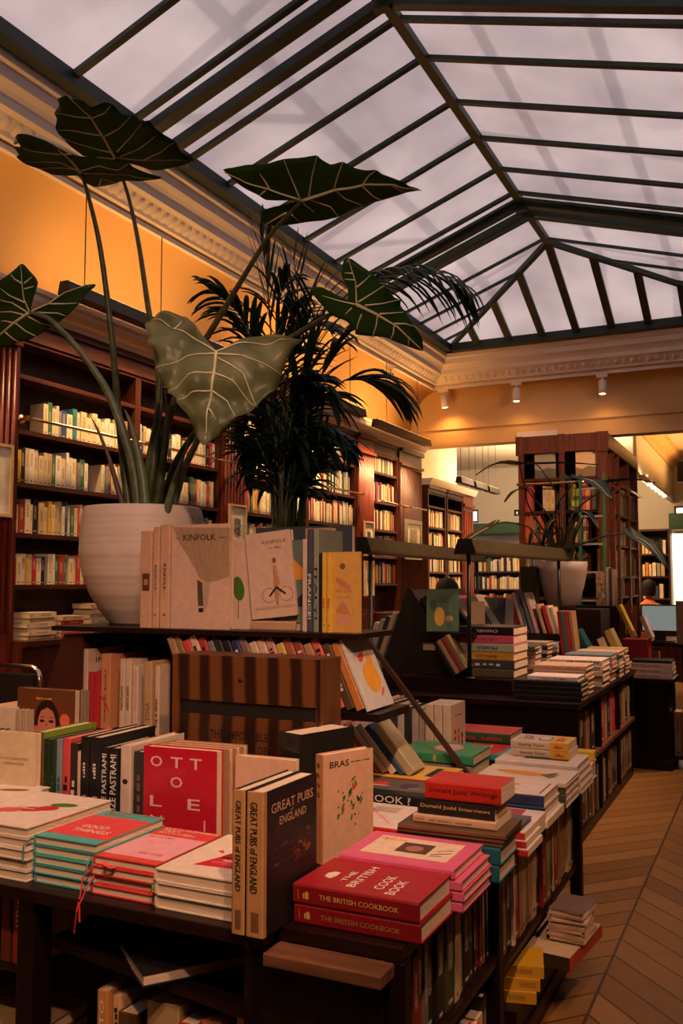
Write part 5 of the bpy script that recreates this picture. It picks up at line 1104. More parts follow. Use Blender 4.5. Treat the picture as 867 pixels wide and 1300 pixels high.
# ------------------------------------------------------------------ second island with the A-frame rack and lamp bars
t = thing('display_island', 'dark second book island behind the foreground table', 'display table', (-1.6, 5.4, 0)); o = Vector((-1.6, 5.4, 0))
CABW = pbr('cabinet_mahogany', (.13, .036, .014), .34, nz=.22, scale=6, stretch=(6, 6, .4))
def ib(name, x0, x1, y0, y1, z0, z1, mat=DARKW): return box(name, x0 - o.x, x1 - o.x, y0 - o.y, y1 - o.y, z0, z1, mat, t, bev=.003)
BZ = .692
ib('top_board', -2.45, -.875, 4.46, 6.40, BZ - .03, BZ); ib('raised_top', -2.42, -1.25, 4.64, 6.38, BZ, .77)
ib('front_panel', -2.42, -1.02, 4.50, 4.53, .06, BZ - .03, DARKV); ib('back_panel', -1.20, -1.18, 4.53, 6.36, .06, BZ - .03, BACKW)
ib('plinth', -2.40, -.90, 4.50, 6.38, 0, .06)
for y in (4.49, 5.12, 5.75, 6.36): ib('upright', -1.18, -.885, y - .014, y + .014, .06, BZ - .03, DARKV)
ib('shelf', -1.18, -.88, 4.5, 6.36, .36, .385, pbr('shelf_edge_wood', (.12, .055, .02), .4, nz=.2)); 
BX = -.90
def islandrow(y0, y1, z, seq, where, h):
    y = y0; i = 0
    while y < y1:
        n_, col, th = seq[i % len(seq)]
        if n_ != 'gap':
            shelved((BX - R.uniform(0, .015), y, z + .001), PI / 2, min(th, y1 - y) - .001, .15, R.uniform(*h), col, '%s book, %s from near end, %s' % (n_, ordn(i), where), None)
        y += th; i += 1
islandrow(4.55, 5.09, .385, [('tan', (.36, .17, .07), .07), ('brown', (.14, .06, .03), .03), ('black', (.02, .015, .015), .12), ('gap', 0, .06)], 'upper shelf of second island, first bay', (.22, .255))
islandrow(5.15, 5.72, .385, [('gap', 0, .04), ('bright pink', (.62, .02, .09), .10), ('pink', (.60, .02, .09), .06), ('tan', (.40, .22, .10), .05), ('cream', (.55, .42, .24), .03), ('black', (.02, .02, .02), .08), ('tan', (.4, .22, .1), .04)], 'upper shelf of second island, middle bay', (.22, .25))
islandrow(4.55, 5.09, .061, [('dark brown', (.06, .03, .02), .08), ('tan', (.30, .15, .06), .05), ('black', (.02, .015, .01), .09), ('grey', (.18, .13, .09), .06)], 'lower shelf of second island, first bay', (.23, .28))
islandrow(5.15, 5.72, .061, [('black', (.02, .02, .015), .06), ('brown', (.20, .09, .04), .06), ('cream', (.50, .36, .2), .03), ('dark', (.04, .03, .02), .09)], 'lower shelf of second island, middle bay', (.22, .27))
islandrow(5.79, 6.34, .385, [('tan', (.36, .20, .08), .06), ('cream', (.52, .40, .24), .04), ('black', (.02, .02, .02), .09)], 'upper shelf of second island, last bay', (.2, .25))
islandrow(5.79, 6.34, .061, [('floral', (.10, .07, .04), .07), ('brown', (.20, .12, .06), .06)], 'lower shelf of second island, last bay', (.22, .27))
def stack(xr, y, z, L_, D_, T_, cols, where, sp={}, jit=.008, group=None, hard=True, page=None):
    n = len(cols)
    for i, (c_, col) in enumerate(cols):
        b = flatb('art_book', '%s book, %s %s' % (c_, 'lowest' if i == 0 else ('topmost' if i == n - 1 else ordn(i) + ' up'), where), xr + R.uniform(-jit, jit) * (i < n - 1), y + R.uniform(-jit, jit) * (i < n - 1), z, L_, D_, T_, col, hard=hard)
        if i in sp: s_ = sp[i]; b.spine(s_[0], s_[1], s_[2], s_[3], s_[4], up_=s_[5])
        z += T_
    return z
stack(-1.262, 4.735, .7705, .300, .30, .0445, [('dark olive', (.12, .095, .05)), ('dark blue grey', (.05, .065, .08)), ('mustard', (.62, .32, .04)), ('grey green', (.40, .42, .32)), ('dusty pink', (.62, .10, .17)), ('black', (.012, .011, .011))], 'in the thick fashion book stack under the lamp post',
      {5: ('CHANEL', .28, .68, PAPW, .34, True), 3: ('PRADA', .30, .68, PBLK, .34, True), 4: ('LOUIS VUITTON', .30, .70, PBROWN, .26, True), 2: ('VERSACE', .30, .7, PBROWN, .26, True), 1: ('DIOR', .25, .75, PAPW, .3, True)}, jit=.003)
z = stack(-.878, 4.545, BZ + .0005, .33, .20, .0235, [('black', (.014, .012, .010))] * 4, 'in the black pile on the near corner of the second island', jit=.004)
stack(-.895, 4.55, z, .25, .17, .024, [('white', (.74, .64, .56))], 'on the black pile at the island corner', {0: ('HENRI CARTIER', .2, .7, PBROWN, .25, False)})
z = stack(-.90, 4.80, BZ + .0005, .27, .22, .025, [('cream', (.55, .42, .28)), ('tan', (.50, .36, .22)), ('cream', (.6, .46, .3)), ('tan', (.5, .34, .2)), ('black and tan', (.50, .34, .22)), ('tan and rust', (.58, .40, .26))], 'in the six-book pile behind the black island pile', {5: ('YVES SAINT LAURENT', .10, .85, PRED, .28, False)})
bpy.data.objects[0] if 0 else None
z = stack(-.885, 5.20, BZ + .0005, .30, .24, .030, [('cream', (.6, .48, .32)), ('tan', (.45, .32, .2)), ('cream', (.6, .48, .32)), ('white', (.72, .62, .50)), ('white', (.74, .64, .54))], 'in the pile lettered ANNEES 80', {4: ('ANNEES 80', .05, .66, PBLK, .62, True), 3: ('ANNEES 80', .05, .35, PBLK, .62, True)})
stack(-.89, 5.52, BZ + .0005, .27, .20, .026, [('cream', (.6, .46, .3)), ('red', (.4, .05, .05)), ('cream', (.62, .48, .32)), ('tan', (.5, .36, .22)), ('pink', (.55, .2, .2)), ('blue grey', (.20, .26, .28))], 'in the fourth aisle pile of the second island')
stack(-.885, 5.80, BZ + .0005, .26, .18, .026, [('tan', (.6, .44, .28)), ('black', (.03, .03, .03)), ('cream', (.62, .5, .34)), ('cream', (.62, .5, .34)), ('teal', (.05, .16, .18)), ('cream', (.62, .5, .4))], 'in the fifth aisle pile of the second island')
stack(-.89, 6.05, BZ + .0005, .24, .17, .026, [('cream', (.6, .46, .3)), ('tan', (.5, .36, .22)), ('cream', (.62, .48, .32)), ('tan', (.5, .36, .22)), ('cream', (.62, .5, .36)), ('yellow', (.6, .42, .12))], 'in the farthest aisle pile of the second island')
stack(-1.27, 5.25, .7705, .18, .16, .030, [('rose patterned', (.55, .32, .24)), ('cream', (.55, .40, .28)), ('rose', (.5, .26, .2)), ('cream with red label', (.62, .46, .32))], 'in the small pile right of the fashion stack', {3: ('ROUGE', .35, .9, PRED, .7, False)})
stack(-1.26, 5.19, .7705 + .121, .19, .16, .018, [('grey blue', (.10, .12, .15))], 'on the small pile right of the fashion stack')
stack(-1.26, 5.50, .7705, .14, .15, .024, [('black', (.03, .025, .02)), ('cream', (.5, .4, .26))] * 3, 'in the dark and cream pile of the raised top')
stack(-1.265, 5.80, .7705, .27, .2, .030, [('patterned', (.4, .3, .22)), ('black', (.04, .03, .03)), ('cream', (.55, .42, .3)), ('white', (.72, .60, .52))], 'in the pile topped by the long white book', {3: ('PAOLO ROVERSI', .2, .8, PBROWN, .3, False)})

# A-frame rack: two leaning faces, books resting on both
RY0 = 4.78
t = thing('a_frame_rack', 'black A-shaped rack with books leaning on both slopes', 'display rack', (-1.87, RY0, .77))
AP = (0, .47); RF = (.30, .0); LF = (-.17, 0)
m_ = MB(); m_.prism([(AP[0] - .012, AP[1]), (AP[0] + .012, AP[1]), (RF[0], 0), (LF[0], 0)], 1, 0, .02); m_.build('end_panel', BLACK, t)
m_ = MB(); m_.bar((0, .5, AP[1] - .012), (RF[0] - .01, .5, .012), .96, .015); m_.build('right_slope', BLACK, t)
m_ = MB(); m_.bar((0, .5, AP[1] - .012), (LF[0] + .01, .5, .012), .96, .015); m_.build('left_slope', BLACK, t)
m_ = MB(); m_.bar((.185, .36, .195), (.185, 1.0, .195), .09, .008); m_.build('ledge', BLACK, t); box('label_card', .085, .155, -.004, -.001, .13, .17, cov((.62, .5, .36)), t)
def leanR(k, y, z, col, label, th=.02, W=.2, H=.25, deco=None, txt=None):      # on the right slope, k-th in the pile
    b = Bk('art_book', label, th, W, H, col); ang = math.atan2(.30, .47)
    off = .014 + k * (th + .001); s_ = z / math.cos(ang)
    base = Vector((-1.87 + .30 - z * math.tan(ang), RY0 + y, .772 + z)) + Vector((math.cos(ang), 0, math.sin(ang))) * off
    b.root.matrix_world = Matrix.Translation(base) @ Matrix.Rotation(-ang, 4, 'Y')
    if deco: deco(b)
    return b
def leanL(k, y, z, col, label, th=.02, W=.2, H=.25):
    b = Bk('art_book', label, th, W, H, col); ang = math.atan2(.17, .47); off = .014 + (k + 1) * (th + .001)
    base = Vector((-1.87 - .17 + z * math.tan(ang), RY0 + y, .772 + z)) + Vector((-math.cos(ang), 0, math.sin(ang))) * off
    b.root.matrix_world = Matrix.Translation(base) @ Matrix.Rotation(ang, 4, 'Y'); return b
def d_ren(b):
    b.oval(.40, .35, .16, .30, ink((.62, .34, .05)), lift=.0006); b.oval(.55, .75, .25, .12, ink((.05, .12, .05)), lift=.0005); b.oval(.70, .30, .12, .1, ink((.55, .32, .08)), lift=.0007); b.oval(.2, .6, .1, .2, ink((.03, .07, .03)), lift=.0006)
for k in range(4): leanR(k, .02, .18, (.02, .018, .015), ['innermost', 'second', 'third', 'outermost'][k] + ' black book leaning on the upper right slope', .018, .16, .26)
rb = Bk('art_book', 'green book with a golden painted figure facing us on the rack', .016, .175, .235, (.05, .13, .05)); rb.root.matrix_world = Matrix.Translation((-1.735, 4.70, 1.005)) @ Matrix.Rotation(-PI / 2 + .30, 4, 'Z') @ Matrix.Rotation(-.22, 4, 'Y'); d_ren(rb); rb2 = Bk('art_book', 'tan framed book right of the green painted one', .02, .10, .16, (.30, .19, .11)); rb2.root.matrix_world = Matrix.Translation((-1.60, 5.0, 1.005)) @ Matrix.Rotation(-PI / 2 + .3, 4, 'Z') @ Matrix.Rotation(-.22, 4, 'Y'); box('book_rest', -1.76, -1.46, 4.66, 5.06, .985, 1.004, DARKW); tag(bpy.data.objects['book_rest'], 'small dark ledge under the green painted book', 'ledge')
leanR(5, .30, .16, (.35, .26, .18), 'grey and tan book leaning behind the green painted one', .016, .2, .22); 
for k, (c_, col) in enumerate((('black', (.02, .02, .02)), ('tan', (.38, .26, .14)), ('dark red', (.28, .03, .04)), ('olive', (.22, .17, .08)))): leanR(k, .0 - .17, .0, col, c_ + ' book leaning at the foot of the right slope', .022, .16, .20)
for k, (c_, col) in enumerate((('innermost grey', (.36, .31, .21)), ('black', (.03, .03, .03)), ('blue grey', (.26, .28, .29)), ('outermost grey', (.42, .39, .33)))): leanL(k, -.02, .02, col, c_ + ' book leaning on the left slope of the A rack', .026, .2, .32 - .03 * k)
# further books propped up behind (covers towards the aisle)
prop = [(.55, (.10, .12, .14), 'blue grey'), (.70, (.42, .04, .07), 'crimson'), (.85, (.05, .06, .03), 'dark olive'), (1.02, (.36, .30, .24), 'grey')]
for y, col, c_ in prop: leanR(0, y, .20, col, c_ + ' book propped on the far part of the right slope', .02, .14, .24)
def prop_up(px, py, Y, w_, h_, th, col, label, tilt=.25, rz=-PI / 2, z=None, lean=0):
    p = at(px, py, Y=Y)
    if z is not None: p.z = z
    b = Bk('art_book', label, th, w_, h_, col); b.root.matrix_world = Matrix.Translation(p) @ Matrix.Rotation(rz, 4, 'Z') @ Matrix.Rotation(lean, 4, 'X') @ Matrix.Rotation(-tilt, 4, 'Y'); return b
box('book_step', -1.78, -1.24, 6.02, 6.36, .7705, .93, DARKW); tag(bpy.data.objects['book_step'], 'dark step at the back of the second island', 'step')
for px, Y, w_, h_, col, lb, tilt in ((612, 6.10, .16, .24, (.04, .05, .03), 'dark green book propped on the back step', .25), (628, 6.10, .13, .23, (.34, .30, .26), 'grey book propped on the back step', .25), (641, 6.2, .12, .26, (.45, .14, .07), 'rust book propped on the back step', .2), (652, 6.12, .10, .2, (.50, .05, .08), 'small crimson book on the back step', .2)):
    prop_up(px, 795, Y, w_, h_, .02, col, lb, tilt, z=.931)
for i, (px, col, h_, lb) in enumerate(((664, (.55, .36, .26), .28, 'pink'), (668, (.10, .11, .14), .29, 'slate'), (674, (.12, .13, .15), .27, 'dark slate'), (680, (.50, .36, .30), .28, 'pale rose'), (690, (.50, .32, .2), .2, 'tan'), (697, (.45, .03, .03), .19, 'red'), (702, (.70, .56, .42), .19, 'white'), (707, (.66, .50, .34), .18, 'cream'))):
    p = at(px, 800, Y=6.06); p.z = .931
    b = Bk('art_book', lb + ' book tilting sideways on the back step left of the pot', .022, .16, h_, col, hard=False); b.stand(p, 0, -.28)
# lamp bars on thin posts
def bar_lamp(a, b, label, posts, z=1.425):
    a = Vector(a); b = Vector(b); d = (b - a); L = d.length; rz = math.atan2(d.y, d.x) - PI / 2
    t = thing('bar_lamp', label, 'lamp', (a.x, a.y, 0), rz)
    m_ = MB(); m_.prism([(-.058, z), (.058, z), (.058, z + .012), (.034, z + .078), (-.034, z + .078), (-.058, z + .012)], 1, 0, L); m_.build('lamp_shade', BARM, t)
    m_ = MB(); m_.prism([(-.060, z - .002), (.060, z - .002), (.060, z + .012), (.036, z + .080), (-.036, z + .080), (-.060, z + .012)], 1, -.012, 0); m_.build('end_cap', BLACK, t); m_ = MB(); m_.prism([(-.060, z - .002), (.060, z - .002), (.060, z + .012), (.036, z + .080), (-.036, z + .080), (-.060, z + .012)], 1, L, L + .012); m_.build('end_cap', BLACK, t)
    for y, z0 in posts: MB().tube([(0, y, z0), (0, y, z + .005)], .011, 12).build('post', BLACK, t); MB().tube([(0, y, z0), (0, y, z0 + .008)], .035, 20).build('foot', BLACK, t)
    box('light_strip', -.03, .03, .05, L - .05, z - .004, z - .001, pbr('unlit_tube', (.25, .22, .18), .4), t)
    if 0: lamp('bar_lamp_light', 'AREA', (a + d / 2) + Vector((0, 0, z - .02)), 5.5, SOFT, aim=(a + d / 2), size=.06, size_y=.06).data.size = .3
bar_lamp((-1.478, 4.60, 0), (-1.33, 6.30, 0), 'olive bar lamp on black posts over the right side of the second island', [(.04, .7702), (1.62, .9312)])
bar_lamp((-1.905, 4.20, 0), (-2.02, 6.60, 0), 'longer olive bar lamp behind, on the left of the second island', [(.14, 0.002), (2.36, .002)])

# white pot and things round it at the back of the second island
box('plant_stand', -1.62, -1.10, 6.42, 6.80, 0, 1.085, DARKW, bev=.004); tag(bpy.data.objects['plant_stand'], 'dark stand carrying the far white pot', 'stand')
box('storage_box', at(661, 740, Y=6.45).x, at(680, 740, Y=6.45).x, 6.44, 6.56, 1.0862, 1.385, cov((.035, .035, .02))); tag(bpy.data.objects['storage_box'], 'tall dark olive box left of the far white pot', 'box')
for i, (px, c_, col) in enumerate(((716, 'dark red', (.30, .02, .02)), (720.5, 'teal', (.05, .20, .17)), (725, 'red', (.50, .04, .03)), (730, 'tan', (.38, .22, .10)))):
    p = at(px + 4, 818, Y=6.0); p.z = .7705; b = Bk('book', c_ + ' tall narrow book standing below the far pot', .022, .14, .32, col, hard=False); b.stand((p.x, 5.85 + .0, .7705), 0, -.10)
for i, (px, c_, col, ln, h_) in enumerate(((750, 'dark teal', (.02, .075, .09), -.50, .28), (772, 'grey rose', (.50, .36, .32), -.42, .22), (786, 'olive', (.30, .24, .07), -.42, .28))):
    p = at(px, 828, Y=6.30); b = Bk('book', c_ + ' book leaning steeply at the far aisle corner', .045, .15, h_, col); b.stand((p.x + .03, 6.22, .86 if 0 else BZ + .001), 0, ln)

# ------------------------------------------------------------------ counter with the Steven Klein books, desk and monitor
t = thing('counter_cabinet', 'black counter cabinet at the far end of the aisle', 'cabinet', (-.80, 7.4, 0)); o = Vector((-.80, 7.4, 0))
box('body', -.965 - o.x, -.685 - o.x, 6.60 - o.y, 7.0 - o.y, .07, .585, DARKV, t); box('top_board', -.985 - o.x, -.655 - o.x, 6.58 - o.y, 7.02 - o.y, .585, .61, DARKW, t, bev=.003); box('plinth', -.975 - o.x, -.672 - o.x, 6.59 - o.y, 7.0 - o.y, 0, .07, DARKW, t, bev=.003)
box('side_shelf', -.685 - o.x, -.50 - o.x, 6.70 - o.y, 7.0 - o.y, .06, .08, DARKW, t)
for k in range(3): shelved((-.672 + k * .05, 6.72, .081), 0, .045, .16, .30, [(.5, .3, .14), (.4, .25, .12), (.55, .4, .25), (.3, .2, .1), (.5, .36, .2)][k], '%s tan book standing beside the black counter' % ordn(k), None)
z = stack(-.66, 6.60, .6105, .285, .22, .036, [('white', (.74, .60, .52))] * 3, 'in the pile lettered STEVEN KLEIN', {0: ('STEVEN KLEIN', .28, .95, PRED, .40, False), 1: ('STEVEN KLEIN', .28, .95, PRED, .40, False), 2: ('STEVEN KLEIN', .28, .95, PRED, .40, False)}, jit=.004)
stack(-.665, 6.60, z, .26, .2, .02, [('black', (.03, .025, .02))], 'on the white Steven Klein pile')
t = thing('desk', 'dark desk behind the counter at the right edge', 'desk', (-.55, 7.2, 0)); 
box('desk_top', -.40, .55, -.1, .7, .80, .83, DARKW, t); box('front_panel', -.10, .50, -.02, 0, .02, .80, DARKV, t); box('side_panel', -.10, -.08, 0, .6, .0, .80, DARKV, t)
t = thing('computer_monitor', 'black monitor with a pale screen on the desk', 'monitor', (at(833, 780, Y=7.0).x, 7.2, .8305))
hw = (at(857, 780, Y=7.2).x - at(809, 780, Y=7.2).x) / 2
box('bezel', -hw, hw, 0, .03, .07, .275, BLACK, t, bev=.004); 
def screen():
    m = bpy.data.materials.new('lit_screen'); m.use_nodes = True; n = m.node_tree.nodes; l = m.node_tree.links; b = n['Principled BSDF']
    tc = n.new('ShaderNodeTexCoord'); br = n.new('ShaderNodeTexBrick'); l.new(tc.outputs['Generated'], br.inputs[0]); br.inputs['Scale'].default_value = 7; br.inputs['Color1'].default_value = (.40, .40, .33, 1); br.inputs['Color2'].default_value = (.47, .46, .38, 1); br.inputs['Mortar'].default_value = (.30, .33, .30, 1)
    b.inputs['Base Color'].default_value = (.02, .02, .02, 1); l.new(br.outputs[0], b.inputs['Emission Color']); b.inputs['Emission Strength'].default_value = .62; return m
box('screen', -hw + .012, hw - .012, -.002, 0, .082, .265, screen(), t); box('stand', -.04, .04, .01, .03, 0, .10, BLACK, t); box('foot', -.1, .1, -.05, .08, 0, .008, BLACK, t)
box('stacked_box', at(789, 795, Y=6.9).x, at(822, 795, Y=6.9).x, 6.9, 7.1, .8 - .19, .86, cov((.45, .03, .03))) ; tag(bpy.data.objects['stacked_box'], 'red box on the counter left of the monitor', 'box')
for i, (px, c_, col, ln, h_) in enumerate(((801, 'narrow yellow', (.70, .42, .05), -.42, .26), (812, 'white', (.72, .55, .40), -.38, .17))):
    p = at(px + 4, 790, Y=6.95); b = Bk('book', c_ + ' book leaning left of the monitor', .03, .12, h_, col); b.stand((p.x - .02 + i * .06, 6.95, .861), 0, ln)
tag(box('picture_card', at(858, 780, Y=6.95).x, at(880, 780, Y=6.95).x, 6.95, 6.97, .8305, at(860, 763, Y=6.95).z, cov((.36, .22, .12))), 'brown picture card at the right edge beside the monitor', 'picture')

# ------------------------------------------------------------------ the tall free-standing cabinet with its ladder
CX0, CX1, CY0, CY1, CT = -2.43, -1.51, 9.40, 11.6, 2.80
t = thing('tall_cabinet', 'tall free-standing mahogany bookcase behind the far plant', 'bookcase', ((CX0 + CX1) / 2, 10.4, 0)); o = Vector(((CX0 + CX1) / 2, 10.4, 0))
def cb(name, x0, x1, y0, y1, z0, z1, mat=WOOD, k=0): return box(name, x0 - o.x, x1 - o.x, y0 - o.y, y1 - o.y, z0, z1, mat, t, bev=k)
MX = at(714, 650, Y=CY0).x
SZ = [at(690, y, Y=CY0).z for y in (758, 731, 689, 648.5, 607)]
for a, b, c_ in ((CX0, CX0 + .06, 0), (MX - .028, MX + .028, 0), (CX1 - .10, CX1, 0)): cb('stile', a, b, CY0, CY0 + .03, 0, 2.66, CABW)
cb('header', CX0 - .01, CX1 + .01, CY0 - .012, CY0 + .03, 2.62, CT, CABW); cb('top_board', CX0, CX1, CY0 + .03, CY1, CT - .03, CT, WOOD)
for a in (CX0 - .02, MX - .035, CX1 - .11):
    m_ = MB(); m_.box(a - o.x, a + .075 + (.05 if a > -1.7 else 0) - o.x, CY0 - .02 - o.y, CY0 - .012 - o.y, 2.60, CT + .005); m_.build('capital', CABW, t)
cb('side_panel', CX0, CX0 + .02, CY0 + .03, CY1, 0, CT - .03); cb('back_panel', CX0 + .02, CX1 - .20, CY0 + .33, CY0 + .35, 0, CT - .03, BACKW); cb('side_back_panel', CX1 - .22, CX1 - .20, CY0 + .35, CY1, 0, CT - .03, BACKW); cb('base_panel', CX0 + .06, CX1 - .1, CY0 + .005, CY0 + .03, .05, 1.02, CABW)
cl_f = MB()
PALC = PAL[:4] * 2 + PAL[4:]
box_groups = 0
for i, z in enumerate(SZ):
    cb('shelf', CX0 + .02, CX1 - .02, CY0 + .01, CY0 + .33, z - .03, z, WOODH)
def cabrow(px0, px1, zi, cols, h, where, lean=0):
    z = SZ[zi]; x0 = at(px0, 650, Y=CY0 + .03).x; x1 = at(px1, 650, Y=CY0 + .03).x; x = x0; i = 0
    while x < x1 - .01:
        c_, col = cols[i % len(cols)]; th = R.uniform(.024, .036)
        shelved((x, CY0 + .04, z + .001 + (abs(lean) * .00)), 0, th - .001, .18, R.uniform(*h), col, '%s book, %s from left, %s' % (c_, ordn(i), where), None, lean=lean); x += th / math.cos(lean); i += 1
cc = lambda *n_: [(p[0], p[1]) for q in n_ for p in PAL if p[0] == q]
cabrow(667, 672, 3, [('red', (.62, .06, .06)), ('pink', (.6, .12, .12))], (.30, .33), 'rail shelf of tall cabinet, left bay')
cabrow(689, 702, 3, cc('cream', 'ivory', 'yellow', 'cream'), (.2, .27), 'rail shelf of tall cabinet, left bay')
cabrow(721, 757, 3, [('green', (.06, .22, .06)), ('yellow', (.75, .5, .03)), ('green', (.10, .30, .05)), ('lime', (.4, .4, .05)), ('red', (.6, .03, .03)), ('pink', (.7, .12, .16)), ('yellow', (.8, .55, .05)), ('pink', (.7, .12, .16)), ('cream', (.8, .6, .36))], (.22, .32), 'rail shelf of tall cabinet, right bay')
cabrow(664, 691, 2, [('purple', (.16, .03, .08)), ('orange', (.75, .16, .03)), ('orange', (.7, .14, .04)), ('red', (.4, .03, .03)), ('orange', (.75, .18, .04)), ('green', (.05, .1, .05))], (.28, .34), 'shelf of tall cabinet below the rail, left bay', lean=-.16)
cabrow(702, 708, 2, [('orange', (.75, .22, .06))], (.3, .33), 'shelf below the rail, centre of tall cabinet')
cabrow(760 - 3, 763, 2, [('red', (.6, .03, .05))], (.25, .27), 'shelf below the rail, right of the ladder'); cabrow(757, 763, 1, [('cream and red', (.8, .55, .3))], (.27, .29), 'third shelf, right of the ladder')
cabrow(664, 700, 1, cc('green', 'tan', 'black', 'teal', 'brown'), (.2, .28), 'third shelf of tall cabinet, left bay'); cabrow(721, 745, 1, cc('brown', 'tan', 'black'), (.2, .28), 'third shelf of tall cabinet, right bay'); cabrow(721, 745, 2, cc('brown', 'black', 'tan'), (.2, .26), 'shelf below the rail, right bay')
for px0, px1, py0, col, lb in ((679, 705, 575, (.42, .38, .28), 'grey landscape print standing on the top shelf of the tall cabinet'), (731, 758, 572, (.85, .60, .30), 'bright desert print standing on the top shelf of the tall cabinet')):
    a = at(px0, 606, Y=CY0 + .035); b_ = at(px1, py0, Y=CY0 + .035)
    q = thing('face_out_print', lb, 'picture', ((a.x + b_.x) / 2, CY0 + .035, SZ[4] + .001)); hw_ = (b_.x - a.x) / 2; hh = b_.z - SZ[4]
    box('board', -hw_, hw_, 0, .02, 0, hh, cov(col), q); m_ = MB(); m_.add([(-hw_, -.001, .0), (hw_, -.001, 0), (hw_, -.001, hh * .35), (hw_ * .2, -.001, hh * .42), (-hw_ * .4, -.001, hh * .30), (-hw_, -.001, hh * .38)], [(0, 1, 2, 3, 4, 5)]); m_.build('print', cov(tuple(c_ * .35 for c_ in col)), q)
q = thing('narrow_book', 'grey green narrow book at the right end of the cabinet top shelf', 'book', (at(761, 600, Y=CY0 + .05).x, CY0 + .05, SZ[4] + .001)); box('cover', 0, .03, 0, .15, 0, .30, cov((.2, .2, .14)), q)
# side face of the cabinet: bays facing the aisle
for y in (CY0 + .40, 10.15, 10.88, CY1 - .03): cb('side_upright', CX1 - .20, CX1, y - .03, y + .03, 0, CT - .03, CABW)
cb('side_header', CX1 - .02, CX1 + .01, CY0 + .03, CY1, 2.64, CT - .03, CABW)
for z in SZ + [.70]:
    cb('shelf', CX1 - .2, CX1 - .01, CY0 + .43, CY1 - .06, z - .025, z, WOODH)
sb = MB()
for z in SZ[:4] + [.70]: 
    for y0, y1 in ((CY0 + .45, 10.1), (10.2, 10.83), (10.93, 11.5)): book_row((CX1 - .012, y0, z), (0, 1, 0), (y1 - y0) * R.uniform(.5, .95), PI / 2, '', '', h=(.2, .3), dp=.16, front=.0, stuff=sb, th=(.03, .05))
tag(sb.build('distant_shelved_books', STM + [PAGE]), 'books in the narrow side bays of the tall cabinet facing the aisle', 'books', kind='stuff')
q = thing('brass_rail', 'brass ladder rail across the front of the tall cabinet', 'rail', ((CX0 + CX1) / 2, CY0 - .07, 2.292)); L = (CX1 - CX0) / 2
MB().tube([(-L, 0, 0), (L - .02, 0, 0)], .013, 12).build('rod', BRASS, q); m_ = MB()
for k in (-L + .03, .0, L - .05): m_.tube([(k, 0, 0), (k, .069, 0)], .009, 8)
m_.build('bracket', BRASS, q)
q = thing('brass_rail', 'brass ladder rail running along the side of the tall cabinet', 'rail', (CX1 + .07, 10.5, 2.292)); MB().tube([(0, -1.1, 0), (0, 1.1, 0)], .012, 10).build('rod', BRASS, q); m_ = MB()
for k in (-.9, 0, .9): m_.tube([(0, k, 0), (-.069, k, 0)], .009, 8)
m_.build('bracket', BRASS, q)
GRL = pbr('green_painted_ladder', (.03, .14, .05), .4)
la, lb_ = at(737, 600, Y=CY0 - .1).x, at(767, 600, Y=CY0 - .1).x
q = thing('library_ladder', 'green library ladder hooked on the rail of the tall cabinet', 'ladder', (la, CY0 - .02, 0))
for x in (0, lb_ - la): m_ = MB(); m_.bar((x, -.30, 0), (x, -.09, 2.36), .025, .05); m_.build('rail', GRL, q)
for k in range(8):
    z = .25 + k * .28; y = -.30 + .21 * z / 2.36; m_ = MB(); m_.bar((.012, y, z), (lb_ - la - .012, y, z), .05, .018); m_.build('rung', pbr('worn_rung', (.35, .30, .22), .5), q)
# big sketch block and papers at the cabinet foot
q0 = at(757, 769, Y=8.6); q1 = at(768, 727, Y=8.6)
box('side_table', q0.x - .25, q1.x + .12, 8.58, 8.95, 0, q0.z - .002, DARKW); tag(bpy.data.objects['side_table'], 'dark side table in front of the tall cabinet', 'table')
tag(box('patterned_book', q0.x, q1.x, 8.6, 8.72, q0.z, q1.z, pbr('gold_black_pattern', (.45, .33, .16), .5, nz=.45, scale=30)), 'gold and black patterned book standing by the ladder foot', 'book')
for i in range(3): tag(box('standing_book', q1.x + .005 + i * .028, q1.x + .03 + i * .028, 8.6, 8.75, q0.z, q1.z + .05 - i * .01, cov([(.6, .48, .34), (.1, .09, .07), (.6, .45, .3)][i])), '%s book right of the gold patterned one' % ['cream', 'black', 'tan'][i], 'book')

